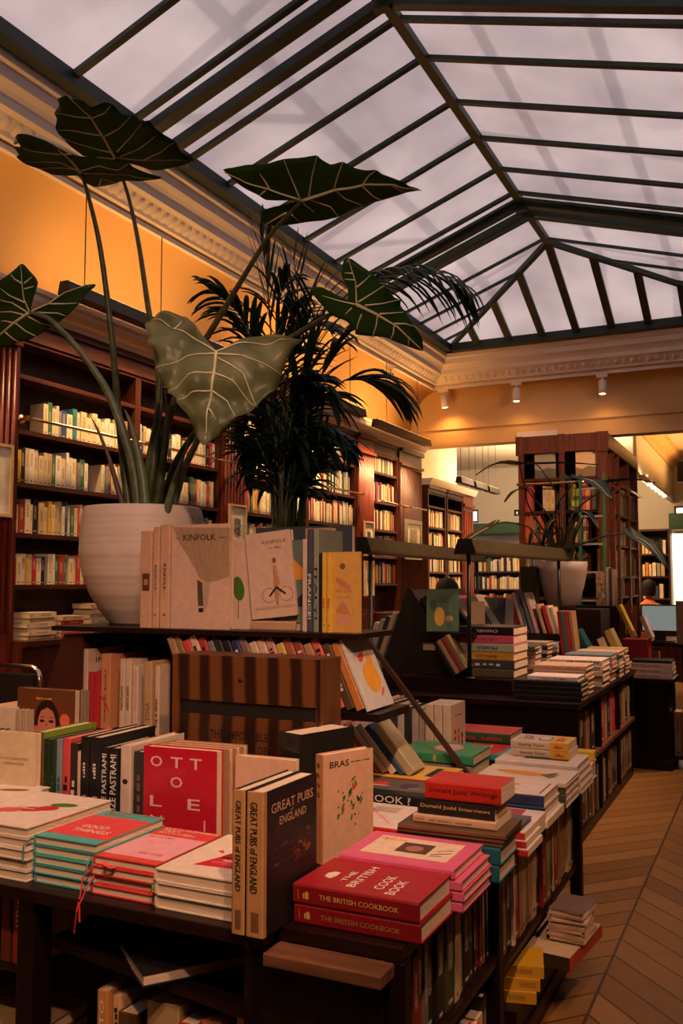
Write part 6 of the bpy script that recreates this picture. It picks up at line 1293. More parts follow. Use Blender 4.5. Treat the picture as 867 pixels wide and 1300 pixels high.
# ------------------------------------------------------------------ people
def figure(label, loc, rz, shirt, s=1.0, hairc=(.012, .008, .006)):
    """seated person seen from behind; local -Y is the facing direction, origin on the floor under the hips"""
    t = thing('person', label, 'person', loc, rz)
    v = [(0, 0, .50), (0, .02, .66), (0, .03, .86), (0, .01, 1.00), (0, -.01, 1.08), (0, -.03, 1.14),
         (.17, .02, .97), (.22, -.04, .74), (.17, -.24, .68), (-.17, .02, .97), (-.22, -.04, .74), (-.17, -.24, .68),
         (.10, -.05, .48), (.12, -.42, .48), (.12, -.44, .08), (.12, -.56, .04), (-.10, -.05, .48), (-.12, -.42, .48), (-.12, -.44, .08), (-.12, -.56, .04)]
    e = [(0, 1), (1, 2), (2, 3), (3, 4), (4, 5), (3, 6), (6, 7), (7, 8), (3, 9), (9, 10), (10, 11), (0, 12), (12, 13), (13, 14), (14, 15), (0, 16), (16, 17), (17, 18), (18, 19)]
    r_ = [.15, .14, .15, .10, .055, .05, .07, .05, .035, .07, .05, .035, .09, .07, .045, .04, .09, .07, .045, .04]
    me = bpy.data.meshes.new('body'); me.from_pydata(v, e, []); me.update(); me.materials.append(cov(shirt, .8))
    ob_ = bpy.data.objects.new('body', me); C.objects.link(ob_); ob_.parent = t; ob_.scale = (s, s, s)
    sk = ob_.modifiers.new('skin', 'SKIN'); 
    for i, q in enumerate(r_): me.skin_vertices[0].data[i].radius = (q, q * .75)
    me.skin_vertices[0].data[0].use_root = True
    sb_ = ob_.modifiers.new('sub', 'SUBSURF'); sb_.levels = 2; sb_.render_levels = 2
    h = MB(); h.lathe([(.001, -.125), (.05, -.115), (.072, -.06), (.082, .0), (.084, .05), (.07, .10), (.035, .128), (.001, .135)], (0, -.045, 1.23), 20); h.lathe([(.001, -.02), (.012, -.015), (.008, .02), (.001, .03)], (0, -.135, 1.215), 8)
    for k in (-1, 1): h.lathe([(.001, -.025), (.012, 0), (.001, .025)], (k * .084, -.035, 1.22), 8)
    ho = h.build('head', cov((.55, .32, .22), .6), t); ho.scale = (s, s, s)
    h = MB(); h.lathe([(.088, -.10), (.10, -.04), (.102, .03), (.095, .08), (.065, .125), (.001, .15)], (0, -.02, 1.235), 20); h = h.build('hair', cov(hairc, .7), t); h.scale = (s, s, s)
    m_ = MB(); m_.box(-.2, .2, -.2, .2, .36 * s, .40 * s); 
    for a in (-.17, .17):
        for b_ in (-.17, .17): m_.box(a - .015, a + .015, b_ - .015, b_ + .015, 0, .36 * s)
    st_ = m_.build('stool', DARKW, None, loc); tag(st_, 'dark stool under the ' + label.split(' sitting')[0], 'stool')
    return t
p = at(823, 742, Y=13.2); figure('person in an orange top sitting with back to us by the far bookcase', (p.x, 13.2, 0), PI, (.62, .17, .06), .95)
p = at(565, 735, Y=6.9); figure('dark-haired person sitting half hidden behind the lamp post', (p.x, 6.95, 0), PI + .4, (.03, .03, .04), .95)
p = at(847, 775, Y=12.4); tag(box('service_desk', p.x - .1, p.x + 1.4, 12.4, 12.9, 0, p.z, WOOD, bev=.004), 'brown service desk under the bright doorway', 'desk')
# ------------------------------------------------------------------ chrome chair at the far left
p = at(47, 848, Y=3.0)
t = thing('chair', 'black chair with a curved chrome back frame behind the pale books at left', 'chair', (p.x - .23, 3.0, 0))
CHR = pbr('chrome', (.75, .68, .60), .15, metal=1, nz=.02); zt_ = p.z
m_ = MB(); m_.tube([(-.23, .0, .44), (-.23, .02, zt_ - .06), (-.215, .025, zt_ - .02), (-.18, .025, zt_), (.18, .025, zt_), (.215, .025, zt_ - .02), (.23, .02, zt_ - .06), (.23, 0, .44)], .011, 12); m_.build('back_frame', CHR, t)
box('backrest', -.20, .20, .015, .035, .62, zt_ - .03, BLACK, t, bev=.006); box('seat', -.22, .22, .02, .44, .43, .47, BLACK, t, bev=.01)
for x_ in (-.21, .21):
    for y_ in (.03, .42): MB().tube([(x_, y_, 0), (x_, y_, .43)], .011, 10).build('leg', CHR, t)

# ------------------------------------------------------------------ big white pot with the elephant ear
def veined(name_mat, c1, c2, rough):
    m = bpy.data.materials.new(name_mat); m.use_nodes = True; n = m.node_tree.nodes; l = m.node_tree.links; b = n['Principled BSDF']; b.inputs['Roughness'].default_value = rough
    tc = n.new('ShaderNodeTexCoord'); t = n.new('ShaderNodeTexNoise'); t.inputs['Scale'].default_value = 9; l.new(tc.outputs['Object'], t.inputs[0])
    r = n.new('ShaderNodeValToRGB'); r.color_ramp.elements[0].color = (*c1, 1); r.color_ramp.elements[1].color = (*c2, 1); r.color_ramp.elements[0].position = .35; r.color_ramp.elements[1].position = .65
    l.new(t.outputs['Fac'], r.inputs[0]); l.new(r.outputs[0], b.inputs['Base Color'])
    tr = n.new('ShaderNodeBsdfTranslucent'); l.new(r.outputs[0], tr.inputs[0]); mx = n.new('ShaderNodeMixShader'); mx.inputs[0].default_value = .45
    l.new(b.outputs[0], mx.inputs[1]); l.new(tr.outputs[0], mx.inputs[2]); l.new(mx.outputs[0], n['Material Output'].inputs[0]); return m
LEAFD = veined('dark_leaf', (.022, .085, .014), (.042, .13, .028), .38); LEAFP = veined('pale_grey_green_leaf', (.15, .18, .07), (.33, .34, .17), .40); VEIN = pbr('pale_vein', (.74, .74, .46), .5); VEINP = pbr('leaf_vein_bright', (.78, .72, .42), .5)
STEM = pbr('dark_petiole', (.050, .060, .020), .45, nz=.25, scale=30); STEMG = pbr('grey_green_petiole', (.10, .13, .07), .45, nz=.15, scale=30); PALM = veined('palm_leaflet', (.010, .030, .014), (.020, .052, .022), .35); LEAFB = veined('blue_green_leaf', (.018, .050, .042), (.035, .075, .06), .4)

PC = at(181, 700, Y=2.70); PR = .228; PH = .425
pot = thing('potted_elephant_ear', 'tall elephant ear plant in a large round white pot on the rack', 'potted plant', (PC.x, 2.70, UZ + .0005))
pf = []
ks = [(0, .112), (.02, .118), (.12, .152), (.26, .188), (.42, .214), (.60, .228), (.78, .2265), (.92, .220), (.985, .214), (1, .208), (.985, .200), (.90, .198)]
for i in range(len(ks) - 1):
    (a, ra), (b, rb) = ks[i], ks[i + 1]; n_ = max(1, int(abs(b - a) * 60)) if i < 8 else 1
    for k in range(n_):
        f = k / n_; rr = ra + (rb - ra) * f + (.0005 * math.sin((a + (b - a) * f) * 240) if .1 < a < .97 else 0); pf.append((rr, (a + (b - a) * f) * PH))
pf.append((ks[-1][1], ks[-1][0] * PH))
MB().lathe([(.001, 0)] + pf, (0, 0, 0), 72).build('pot', POTM, pot)
MB().lathe([(.001, .37), (.10, .375), (.199, .37)], (0, 0, 0), 40).build('soil', pbr('potting_soil', (.03, .018, .010), .9, nz=.3, scale=60), pot)
POTB = Vector((PC.x, 2.70, UZ))
def cr(pts, n=8):
    """Catmull-Rom through 3-D points"""
    P = [pts[0]] + list(pts) + [pts[-1]]; out = []
    for i in range(1, len(P) - 2):
        for k in range(n):
            t = k / n; a, b, c_, d = P[i - 1], P[i], P[i + 1], P[i + 2]
            out.append(.5 * ((2 * b) + (c_ - a) * t + (2 * a - 5 * b + 4 * c_ - d) * t * t + (3 * b - a - 3 * c_ + d) * t ** 3))
    out.append(P[-2]); return out
def stem(par, base, pxs, r0, r1, mat, nm='leaf_stalk'):
    """pxs = [(px, py, Y)]"""
    pts = [at(x, y, Y=Y) - base for x, y, Y in pxs]; c_ = cr(pts); n = len(c_)
    return MB().tube(c_, [r0 + (r1 - r0) * i / (n - 1) for i in range(n)], 10).build(nm, mat, par)
def traced_leaf(par, base, A, YA, nrm, outline, veins, mat, vmat, cup=.03, vr=.0034, ruff=.006, rings=7):
    P0 = at(A[0], A[1], Y=YA); nrm = Vector(nrm).normalized()
    def up_(x, y):
        d = FW + RT * ((x - CX) / F) - UP * ((y - CY) / F); return CAM + d * ((P0 - CAM).dot(nrm) / d.dot(nrm))
    ol = []; n0 = len(outline)
    for i in range(n0):                                              # subdivide and soften the rim
        a = outline[i]; b = outline[(i + 1) % n0]
        for k in range(3): t = k / 3; ol.append((a[0] + (b[0] - a[0]) * t, a[1] + (b[1] - a[1]) * t))
    m_ = len(ol)
    ol = [tuple((ol[i - 1][j] + 4 * ol[i][j] + ol[(i + 1) % m_][j]) / 6 for j in (0, 1)) for i in range(m_)]
    R3 = max((up_(*p) - P0).length for p in ol)
    away = nrm if nrm.dot(FW) > 0 else -nrm
    def pos(x, y, k=0.0):
        p = up_(x, y); d = (p - P0).length / R3
        w_ = noise.noise(p * 14) * ruff * d * 2.5
        return p + away * (cup * (d ** 2) + w_) - away * k
    vs = [pos(*A) - base]; 
    for r_ in range(1, rings + 1):
        f = r_ / rings
        for x, y in ol: vs.append(pos(A[0] + (x - A[0]) * f, A[1] + (y - A[1]) * f) - base)
    fs = [(0, 1 + (i + 1) % m_, 1 + i) for i in range(m_)]
    for r_ in range(rings - 1):
        for i in range(m_): a = 1 + r_ * m_; fs.append((a + i, a + (i + 1) % m_, a + m_ + (i + 1) % m_, a + m_ + i))
    mb_ = MB(); mb_.add(vs, fs, 0, True); lf = mb_.build('leaf', mat, par)
    so = lf.modifiers.new('s', 'SOLIDIFY'); so.thickness = .0012; so.offset = 0
    vb = MB()
    for v in veins:
        pp = []
        for i in range(len(v) - 1):
            for k in range(6): t = k / 6; pp.append((v[i][0] + (v[i + 1][0] - v[i][0]) * t, v[i][1] + (v[i + 1][1] - v[i][1]) * t))
        pp.append(v[-1]); n = len(pp); q = [pos(x, y, .0022) - base for x, y in pp]
        k = 1.9 if v is veins[0] else 1
        vb.tube(q, [vr * k * (1 - .75 * i / n) for i in range(n)], 5)
    ve = vb.build('vein', vmat, lf); return lf
def Z(s, ox, oy, pts): return [(ox + x / s, oy + y / s) for x, y in pts]
def ZV(s, ox, oy, vv): return [Z(s, ox, oy, v) for v in vv]
UPN = UPW * .90 + FH * .30
s, ox, oy = 3.335, 0, 110
traced_leaf(pot, POTB, (147, 201.5), 2.95, UPN, Z(s, ox, oy, [(275, 62), (300, 75), (350, 75), (385, 100), (440, 85), (480, 95), (520, 135), (565, 140), (590, 165), (630, 155), (655, 195), (700, 225), (740, 250), (760, 285), (812, 338), (790, 350), (740, 355), (690, 362), (650, 360), (600, 345), (560, 325), (510, 320), (470, 330), (400, 312), (350, 300), (290, 255), (245, 215), (232, 185), (240, 150), (225, 130), (250, 100), (238, 78)]),
    ZV(s, ox, oy, [[(490, 305), (430, 205), (380, 140), (285, 65)], [(495, 300), (620, 315), (740, 322), (795, 340)], [(480, 280), (380, 258), (255, 230)], [(425, 210), (330, 195), (245, 195)], [(385, 145), (310, 138), (235, 128)], [(390, 145), (440, 125), (465, 98)], [(445, 212), (500, 185), (550, 142)], [(495, 275), (545, 225), (600, 165)], [(510, 295), (590, 265), (655, 220)], [(610, 312), (680, 285), (735, 255)], [(490, 305), (420, 300), (350, 298)]]), LEAFD, VEIN)
traced_leaf(pot, POTB, (103.4, 219.4), 2.52, UPW * .95 + FH * .15, Z(s, ox, oy, [(60, 232), (75, 215), (130, 215), (190, 235), (240, 262), (290, 290), (350, 300), (400, 300), (450, 320), (540, 325), (560, 350), (600, 370), (690, 405), (660, 412), (600, 405), (550, 408), (500, 410), (440, 425), (400, 430), (350, 400), (330, 375), (280, 380), (220, 375), (160, 350), (110, 340), (65, 315), (80, 305), (55, 275), (90, 268)]),
    ZV(s, ox, oy, [[(345, 365), (300, 315), (245, 270)], [(345, 362), (250, 320), (110, 322)], [(300, 290), (200, 285), (95, 268)], [(350, 365), (450, 368), (640, 400)], [(345, 355), (420, 335), (500, 355), (545, 335)], [(340, 350), (260, 345), (165, 350)], [(420, 420), (430, 390), (480, 405)]]), LEAFD, VEIN, cup=.02)
cu = MB(); cp = [at(x, y, Y=2.50) - POTB for x, y in Z(s, ox, oy, [(62, 240), (80, 228), (120, 222), (160, 226), (200, 238), (250, 258), (300, 280), (340, 300)])]
cu.tube(cr(cp, 4), [.004 + .012 * math.sin(PI * min(1, (i + 2) / 30)) for i in range(29)], 8); cu.build('curled_leaf_edge', pbr('pale_pink_leaf_edge', (.62, .50, .38), .5), pot)
s, ox, oy = 3.211, 270, 180
traced_leaf(pot, POTB, (383.7, 254), 2.55, UPW * .90 + FH * .32, Z(s, ox, oy, [(35, 122), (100, 115), (200, 97), (290, 80), (350, 68), (425, 62), (440, 80), (480, 105), (530, 90), (570, 115), (620, 125), (665, 125), (690, 150), (750, 172), (780, 180), (800, 200), (855, 228), (800, 232), (740, 240), (700, 250), (650, 262), (610, 275), (560, 285), (515, 312), (440, 325), (350, 335), (230, 350), (200, 330), (195, 290), (215, 278), (280, 270), (330, 250), (358, 240), (300, 238), (215, 243), (180, 215), (130, 195), (90, 175)]),
    ZV(s, ox, oy, [[(365, 238), (500, 198), (620, 183), (740, 190), (850, 226)], [(365, 238), (230, 195), (130, 170), (45, 135)], [(355, 230), (320, 150), (290, 82)], [(392, 220), (405, 140), (425, 65)], [(495, 195), (510, 140), (530, 92)], [(612, 183), (635, 150), (665, 127)], [(400, 235), (480, 265), (513, 310)], [(500, 200), (540, 235), (610, 268)], [(612, 190), (650, 225), (690, 250)], [(230, 192), (210, 160), (192, 135)], [(215, 200), (190, 220)], [(300, 290), (250, 320), (218, 340)], [(320, 295), (360, 330)], [(730, 190), (780, 220)], [(370, 250), (415, 288)]]), LEAFD, VEIN)
s, ox, oy = 6.67, 0, 320
traced_leaf(pot, POTB, (37.5, 396.5), 2.45, UPW * .6 + FH * .78 + RT * .15, Z(s, ox, oy, [(-120, 330), (-60, 270), (0, 240), (60, 200), (120, 150), (165, 105), (195, 115), (240, 170), (290, 220), (318, 265), (300, 330), (260, 400), (252, 485), (300, 490), (420, 420), (540, 355), (620, 320), (700, 300), (780, 300), (775, 325), (720, 360), (690, 410), (650, 460), (560, 550), (480, 610), (430, 640), (320, 710), (250, 745), (150, 770), (80, 800), (0, 820), (-100, 840), (-190, 800), (-200, 600), (-160, 450)]),
    ZV(s, ox, oy, [[(250, 510), (120, 600), (0, 700), (-120, 790)], [(250, 505), (205, 400), (180, 260), (165, 115)], [(250, 510), (410, 437), (540, 350), (690, 305)], [(225, 505), (100, 430), (0, 410)], [(210, 425), (80, 370), (0, 315)], [(180, 270), (120, 235), (80, 195)], [(200, 530), (90, 505), (0, 510)], [(110, 600), (40, 585), (0, 590)], [(200, 270), (260, 220)], [(205, 315), (280, 295)], [(420, 437), (540, 445), (650, 440)], [(320, 512), (480, 520), (550, 548)], [(240, 545), (340, 600), (440, 625)], [(130, 600), (220, 670), (300, 715)], [(40, 685), (100, 740), (145, 768)]]), LEAFD, VEIN)
s, ox, oy = 3.77, 160, 370
traced_leaf(pot, POTB, (274.6, 447), 2.30, FH * .95 - UPW * .25, Z(s, ox, oy, [(70, 72), (130, 70), (200, 85), (290, 105), (305, 145), (330, 175), (320, 195), (370, 240), (430, 288), (500, 260), (570, 215), (640, 205), (690, 190), (760, 200), (835, 190), (840, 200), (800, 240), (780, 290), (755, 340), (740, 385), (720, 440), (690, 480), (620, 540), (560, 570), (500, 605), (450, 640), (440, 665), (400, 685), (365, 728), (335, 680), (310, 620), (290, 570), (240, 530), (240, 505), (190, 475), (195, 455), (150, 400), (140, 370), (150, 330), (120, 250), (90, 225), (95, 170), (75, 130)]),
    ZV(s, ox, oy, [[(432, 290), (418, 400), (390, 540), (370, 690)], [(430, 290), (330, 225), (210, 150), (100, 85)], [(432, 290), (540, 250), (650, 235), (780, 215)], [(428, 300), (290, 300), (145, 370)], [(420, 385), (300, 400), (200, 465)], [(405, 465), (310, 480), (245, 515)], [(440, 320), (560, 390), (620, 535)], [(425, 390), (520, 440), (610, 530)], [(410, 465), (480, 510), (520, 590)], [(440, 300), (560, 315), (740, 380)], [(225, 160), (260, 120)], [(395, 555), (430, 610)]]), LEAFP, VEINP, cup=.05, vr=.0032, ruff=.03, rings=10)
s, ox, oy = 4.817, 380, 310
traced_leaf(pot, POTB, (452.7, 386.8), 2.75, UPW * .5 + FH * .85, Z(s, ox, oy, [(280, 85), (320, 95), (370, 130), (430, 170), (470, 200), (500, 250), (540, 270), (560, 320), (625, 350), (615, 390), (660, 440), (710, 520), (740, 560), (755, 590), (765, 675), (720, 660), (660, 635), (600, 610), (520, 570), (430, 565), (340, 555), (345, 530), (290, 470), (200, 440), (130, 370), (60, 290), (80, 265), (140, 265), (200, 310), (300, 350), (295, 250), (258, 200), (262, 130)]),
    ZV(s, ox, oy, [[(350, 370), (470, 430), (600, 510), (755, 665)], [(350, 370), (345, 240), (300, 95)], [(350, 370), (260, 350), (140, 318)], [(360, 355), (440, 305), (520, 255)], [(400, 375), (500, 365), (610, 345)], [(350, 265), (400, 225), (435, 190)], [(340, 220), (275, 215)], [(325, 180), (275, 178)], [(490, 428), (560, 425), (640, 420)], [(580, 490), (650, 490), (705, 510)], [(480, 430), (470, 500), (450, 560)], [(580, 495), (575, 550), (560, 585)], [(380, 430), (360, 480), (350, 520)], [(670, 575), (670, 630)], [(320, 390), (280, 430)]]), LEAFD, VEIN)
YP = 2.70
stem(pot, POTB, [(165, 652, YP), (158, 600, YP), (150, 520, YP - .04), (142, 430, YP - .09), (128, 320, YP - .13), (115, 260, 2.54), (103.4, 220, 2.52)], .017, .006, STEM)
stem(pot, POTB, [(185, 652, YP), (196, 580, YP), (202, 480, YP + .06), (188, 390, YP + .14), (176, 310, YP + .2), (163, 250, 2.93), (147, 202, 2.95)], .017, .006, STEM)
stem(pot, POTB, [(196, 652, YP + .04), (205, 570, YP + .03), (232, 480, YP), (268, 420, YP - .04), (303, 362, YP - .08), (342, 300, YP - .12), (383.7, 254.5, 2.55)], .017, .006, STEM)
stem(pot, POTB, [(176, 652, YP - .08), (172, 610, YP - .08), (160, 560, YP - .1), (140, 505, YP - .13), (118, 468, YP - .16), (90, 432, 2.49), (62, 405, 2.46), (37.5, 396.8, 2.45)], .021, .007, STEMG)
stem(pot, POTB, [(218, 652, YP - .06), (232, 600, YP - .08), (252, 555, YP - .14), (268, 500, YP - .22), (280, 462, 2.40), (275, 447, 2.305)], .015, .006, STEMG)
stem(pot, POTB, [(205, 652, YP + .08), (222, 590, YP + .1), (270, 520, YP + .1), (320, 460, YP + .1), (380, 422, YP + .08), (420, 399, YP + .06), (452.7, 387, 2.75)], .015, .006, STEM)
for a, rr, mt in (([(186, 655, YP - .1), (180, 600, YP - .1), (168, 545, YP - .1), (158, 520, YP - .1)], .024, STEMG), ([(196, 655, YP - .06), (205, 600, YP - .06), (212, 545, YP - .06), (210, 495, YP - .06)], .022, STEM), ([(160, 655, YP - .12), (148, 615, YP - .12), (138, 580, YP - .13), (125, 548, YP - .14), (117, 532, YP - .14)], .012, pbr('purplish_sheath', (.09, .05, .035), .5)), ([(210, 655, YP - .1), (222, 610, YP - .1), (240, 560, YP - .1)], .018, STEMG), ([(176, 655, YP), (188, 590, YP), (200, 520, YP), (203, 470, YP)], .02, STEM)):
    stem(pot, POTB, a, rr, .002, mt, 'sheath')

# ------------------------------------------------------------------ the palm behind the rack
PY = 3.75; PB = at(362, 738, Y=PY); PB = Vector((PB.x, PY, 0))
palm = thing('potted_palm', 'tall dark kentia palm standing behind the rack', 'potted plant', PB)
MB().lathe([(.001, 0), (.15, 0), (.20, .40), (.205, .42), (.19, .42), (.185, .38), (.001, .38)], (0, 0, 0), 40).build('pot', pbr('dark_pot', (.03, .025, .02), .5), palm)
RP = random.Random(11)
def frond(pxs, nl, ll, side=(1, 1), wv=1.0, droop=.55, start=.35, spread=.9, lw=.026):
    pts = [at(x, y, Y=Y) - PB for x, y, Y in pxs]; pts = [Vector((RP.uniform(-.05, .05), RP.uniform(-.05, .05), .38))] + pts
    c_ = cr(pts, 10); n = len(c_)
    f = MB().tube(c_, [.008 * (1 - .8 * i / n) for i in range(n)], 6).build('frond', STEM, palm)
    m_ = MB()
    for j in range(nl):
        t = start + (1 - start) * j / nl; i = min(n - 2, int(t * (n - 1))); p = c_[i]; tg = (c_[i + 1] - c_[max(0, i - 1)]).normalized()
        sd = tg.cross(UPW); sd = sd.normalized() if sd.length > .25 else (RT + FH * .2).normalized()
        for sg in (-1, 1):
            if not side[0 if sg < 0 else 1]: continue
            L = ll * (.55 + .45 * math.sin(PI * min(1, .2 + .8 * (j + 1) / nl))) * RP.uniform(.85, 1.1)
            d = (tg * (1.25 - spread * .5) + sd * sg * spread + Vector((RP.uniform(-.12, .12), RP.uniform(-.12, .12), RP.uniform(-.1, .15)))).normalized()
            q = p.copy(); prev = q.copy(); ring = []; k = 6; wd = d.cross(UPW); wd = (wd.normalized() if wd.length > .1 else RT)
            for u in range(k + 1):
                fr = u / k; w_ = lw * wv * (math.sin(PI * min(1, .12 + fr * .88)) ** .7 + .02)
                fold = Vector((0, 0, w_ * .35))
                ring.append((q - wd * w_ * .5 - fold, q.copy(), q + wd * w_ * .5 - fold))
                d = (d + Vector((0, 0, -droop * .28 * (fr + .25)))).normalized(); q = q + d * (L / k)
            vs = [v for r_ in ring for v in r_]; fs = []
            for u in range(k): a = u * 3; fs += [(a, a + 1, a + 4, a + 3), (a + 1, a + 2, a + 5, a + 4)]
            m_.add(vs, fs, 0, True)
    m_.build('leaflets', PALM, f)
for k_ in range(16):
    a_ = k_ * 2.4; sx_ = 12 + 26 * ((k_ * .37) % 1); m_ = MB(); x_ = 372 + math.cos(a_) * sx_
    q_ = [Vector((math.cos(a_) * .08, math.sin(a_) * .08, .38)), at(366 + math.cos(a_) * sx_ * .5, 660, Y=PY + .08 * math.sin(a_)) - PB, at(x_, 590, Y=PY + .1 * math.sin(a_)) - PB, at(x_ + math.cos(a_) * 12, 520 + 20 * math.sin(k_), Y=PY + .12 * math.sin(a_)) - PB]
    m_.tube(cr(q_, 6), [.016 - .0005 * j for j in range(19)], 7).build('palm_stalk', PALM, palm)
for k_ in range(8):
    dy = .1 * ((k_ % 3) - 1); ex = 330 + k_ * 13
    frond([(362, 680, PY + dy), (350 + k_ * 5, 620, PY + dy), (ex, 570 - 8 * (k_ % 3), PY + dy), (ex + (k_ - 3.5) * 6, 572, PY + dy)], 11, .24, start=.4, droop=1.7, spread=.55, lw=.024)
frond([(352, 560, PY), (335, 470, PY - .1), (305, 400, PY - .2), (262, 362, PY - .3)], 14, .36, start=.62, droop=.8, spread=1.0)
frond([(362, 560, PY), (385, 470, PY), (430, 385, PY + .05), (490, 347, PY + .1), (545, 345, PY + .15), (590, 362, PY + .2)], 20, .42, start=.55, droop=1.5, spread=.8, lw=.020)
frond([(372, 590, PY), (402, 520, PY), (436, 484, PY), (470, 480, PY + .05), (500, 492, PY + .1)], 13, .40, start=.62, droop=1.1, spread=.8)
frond([(352, 560, PY), (346, 450, PY), (338, 350, PY), (330, 290, PY)], 9, .34, start=.62, droop=.1, spread=.25, lw=.02)
frond([(358, 560, PY), (366, 470, PY + .1), (378, 390, PY + .1), (372, 320, PY + .1)], 10, .36, start=.6, droop=.1, spread=.3, lw=.02)
frond([(345, 600, PY), (322, 520, PY), (300, 480, PY), (272, 470, PY)], 10, .30, start=.6, droop=1.4, spread=.9)
frond([(350, 640, PY - .1), (338, 590, PY - .1), (325, 560, PY - .1), (313, 575, PY - .1)], 9, .22, start=.6, droop=1.8, spread=.8)
frond([(368, 600, PY), (392, 530, PY), (415, 460, PY + .05), (440, 420, PY + .1), (470, 405, PY + .1)], 13, .38, start=.58, droop=1.0, spread=.7)
frond([(360, 600, PY), (378, 520, PY - .1), (395, 450, PY - .1), (400, 380, PY - .1)], 12, .40, start=.5, droop=.7, spread=.5, lw=.022)
frond([(366, 620, PY), (385, 570, PY), (402, 545, PY), (425, 545, PY), (440, 562, PY)], 9, .26, start=.6, droop=1.5, spread=.8)
frond([(350, 600, PY + .1), (345, 520, PY + .1), (352, 440, PY + .1), (375, 400, PY + .1)], 12, .38, start=.5, droop=.9, spread=.5, lw=.022)
frond([(355, 640, PY - .1), (360, 590, PY - .15), (372, 560, PY - .15), (388, 570, PY - .15)], 10, .28, start=.5, droop=1.6, spread=.7)
for k_, (ax, ay, bx_, by, cx_, cy_) in enumerate([(340, 520, 318, 430, 300, 400), (350, 500, 352, 400, 365, 350), (362, 500, 385, 420, 420, 410), (375, 540, 405, 500, 425, 510), (340, 560, 320, 530, 305, 540), (350, 560, 345, 500, 335, 470), (365, 560, 380, 500, 400, 480), (358, 590, 352, 530, 345, 520), (372, 600, 390, 560, 405, 570), (345, 600, 330, 575, 318, 590), (360, 540, 366, 470, 380, 440)]):
    dy = .12 * ((k_ % 3) - 1); frond([(358, 640, PY + dy), (ax, ay, PY + dy), (bx_, by, PY + dy), (cx_, cy_, PY + dy)], 14, .30, start=.45, droop=1.3, spread=.6, lw=.026)
frond([(345, 620, PY), (335, 560, PY), (340, 500, PY), (350, 465, PY)], 12, .34, start=.45, droop=1.4, spread=.6, lw=.022)
frond([(365, 640, PY), (372, 580, PY), (384, 530, PY), (392, 500, PY)], 12, .34, start=.45, droop=1.4, spread=.6, lw=.022)

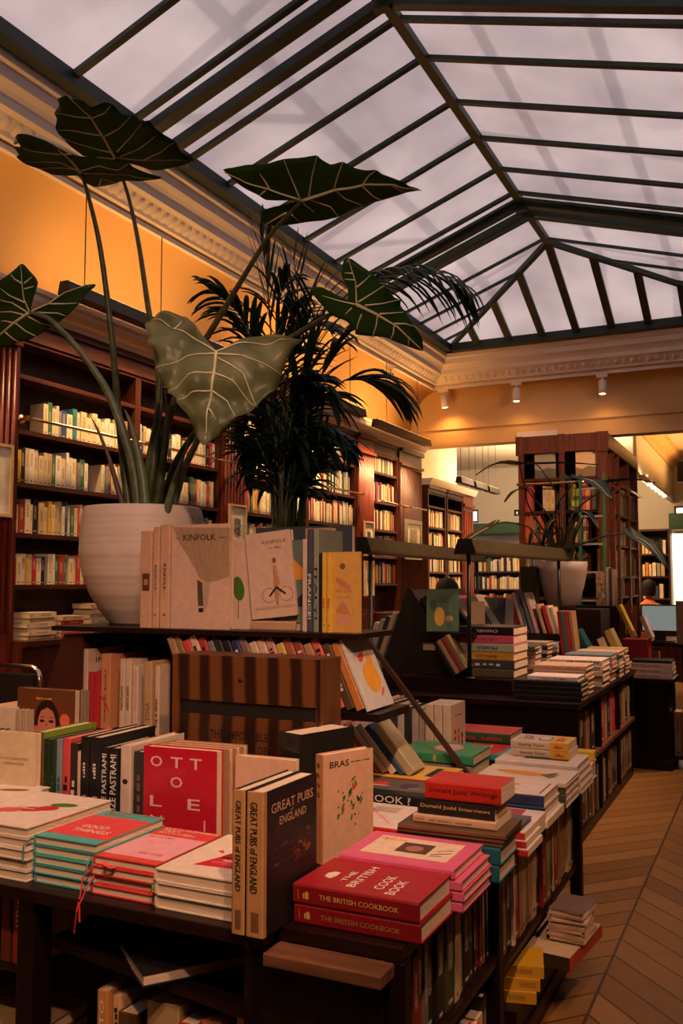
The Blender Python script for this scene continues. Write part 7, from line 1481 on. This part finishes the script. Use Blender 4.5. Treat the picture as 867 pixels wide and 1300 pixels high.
# ------------------------------------------------------------------ the far white pot and its plant
P2 = at(715, 772, Y=6.62); B2 = Vector((P2.x, 6.62, 1.0855))
pl = thing('potted_plant', 'leafy blue-green plant in a white pot near the tall cabinet', 'potted plant', B2)
MB().lathe([(.001, 0), (.085, 0), (.11, .03), (.150, .16), (.172, .27), (.178, .335), (.168, .335), (.160, .29), (.001, .29)], (0, 0, 0), 40).build('pot', pbr('far_white_ceramic', (.56, .46, .38), .5, nz=.02), pl)
def small_leaf(pxs, A, T, Wd, YA, YT, mat=LEAFB, droop=.05, start=(712, 700)):
    """stalk through pxs to A, leaf from A to tip T with half width Wd in metres"""
    a = at(A[0], A[1], Y=YA) - B2; t_ = at(T[0], T[1], Y=YT) - B2
    pts = [at(start[0], start[1], Y=6.62) - B2] + [at(x, y, Y=(6.62 + YA) / 2) - B2 for x, y in pxs] + [a]
    c_ = cr(pts, 6); n = len(c_); MB().tube(c_, [.009 * (1 - .6 * i / n) for i in range(n)], 6).build('leaf_stalk', STEM, pl)
    d = t_ - a; sd = d.normalized().cross(UPW); sd = sd.normalized() if sd.length > .1 else RT.copy(); nn = sd.cross(d.normalized())
    prof_ = [(-.30, .35), (-.22, .62), (-.05, .85), (.12, .95), (.3, .92), (.5, .75), (.7, .5), (.88, .22), (1.0, .01)]
    vs = []; fs = []
    for u, w_ in prof_:
        c0 = a + d * u + UPW * (droop * math.sin(PI * max(0, u)) - droop * .3 * u)
        sw = .25 if u < 0 else 0
        for v in (-1, -.5, 0, .5, 1):
            k = v * w_ * Wd if u >= 0 or v else 0
            vs.append(c0 + sd * k + nn * (.02 * abs(v) - .0) + UPW * (-.015 * v * v) if not (u < 0 and v == 0) else a + UPW * .0)
    for i in range(len(prof_) - 1):
        for j in range(4): q = i * 5 + j; fs.append((q, q + 1, q + 6, q + 5))
    lf = MB().add(vs, fs, 0, True).build('leaf', mat, pl); so = lf.modifiers.new('s', 'SOLIDIFY'); so.thickness = .002
    vb = MB(); vb.tube([a + d * u * 1 + UPW * (droop * math.sin(PI * u) - droop * .3 * u + .003) for u in (0, .25, .5, .75, .97)], [.004, .003, .003, .002, .001], 5)
    vb.build('vein', VEIN, lf)
small_leaf([(700, 660), (668, 620)], (660, 590), (604, 601), .10, 6.45, 6.3)
small_leaf([(695, 680), (670, 640)], (668, 620), (641, 636), .08, 6.4, 6.3, droop=.03)
small_leaf([(705, 650), (715, 630)], (732, 610), (776, 632), .14, 6.3, 6.1, droop=.06)
small_leaf([(712, 640), (690, 600)], (680, 589), (760, 590), .06, 6.9, 7.0, droop=.01)
small_leaf([(730, 650), (760, 625)], (772, 612), (832, 612), .09, 6.5, 6.5, droop=.02)
small_leaf([(712, 670), (690, 690), (672, 670), (640, 663)], (620, 670), (575, 702), .10, 6.2, 6.0, mat=veined('yellow_green_leaf', (.05, .09, .03), (.10, .14, .05), .4), droop=.02)
small_leaf([(740, 690), (770, 680), (795, 678)], (806, 682), (847, 722), .13, 6.4, 6.3, droop=.05)
small_leaf([(700, 680)], (705, 660), (690, 690), .06, 6.35, 6.3); small_leaf([(720, 680)], (735, 650), (760, 672), .05, 6.5, 6.4); small_leaf([(705, 690)], (684, 675), (672, 695), .05, 6.3, 6.25)
for i in range(16):
    a = i * 2.4; r0 = .05; p0 = Vector((r0 * math.cos(a), r0 * math.sin(a), .29)); hgt = RP.uniform(.18, .42); lean = RP.uniform(.08, .2)
    MB().tube(cr([p0, p0 + Vector((math.cos(a) * lean * .4, math.sin(a) * lean * .4, hgt * .6)), p0 + Vector((math.cos(a) * lean, math.sin(a) * lean, hgt))], 5), [.010 * (1 - .07 * k) for k in range(11)], 6).build('sheath', STEM, pl)
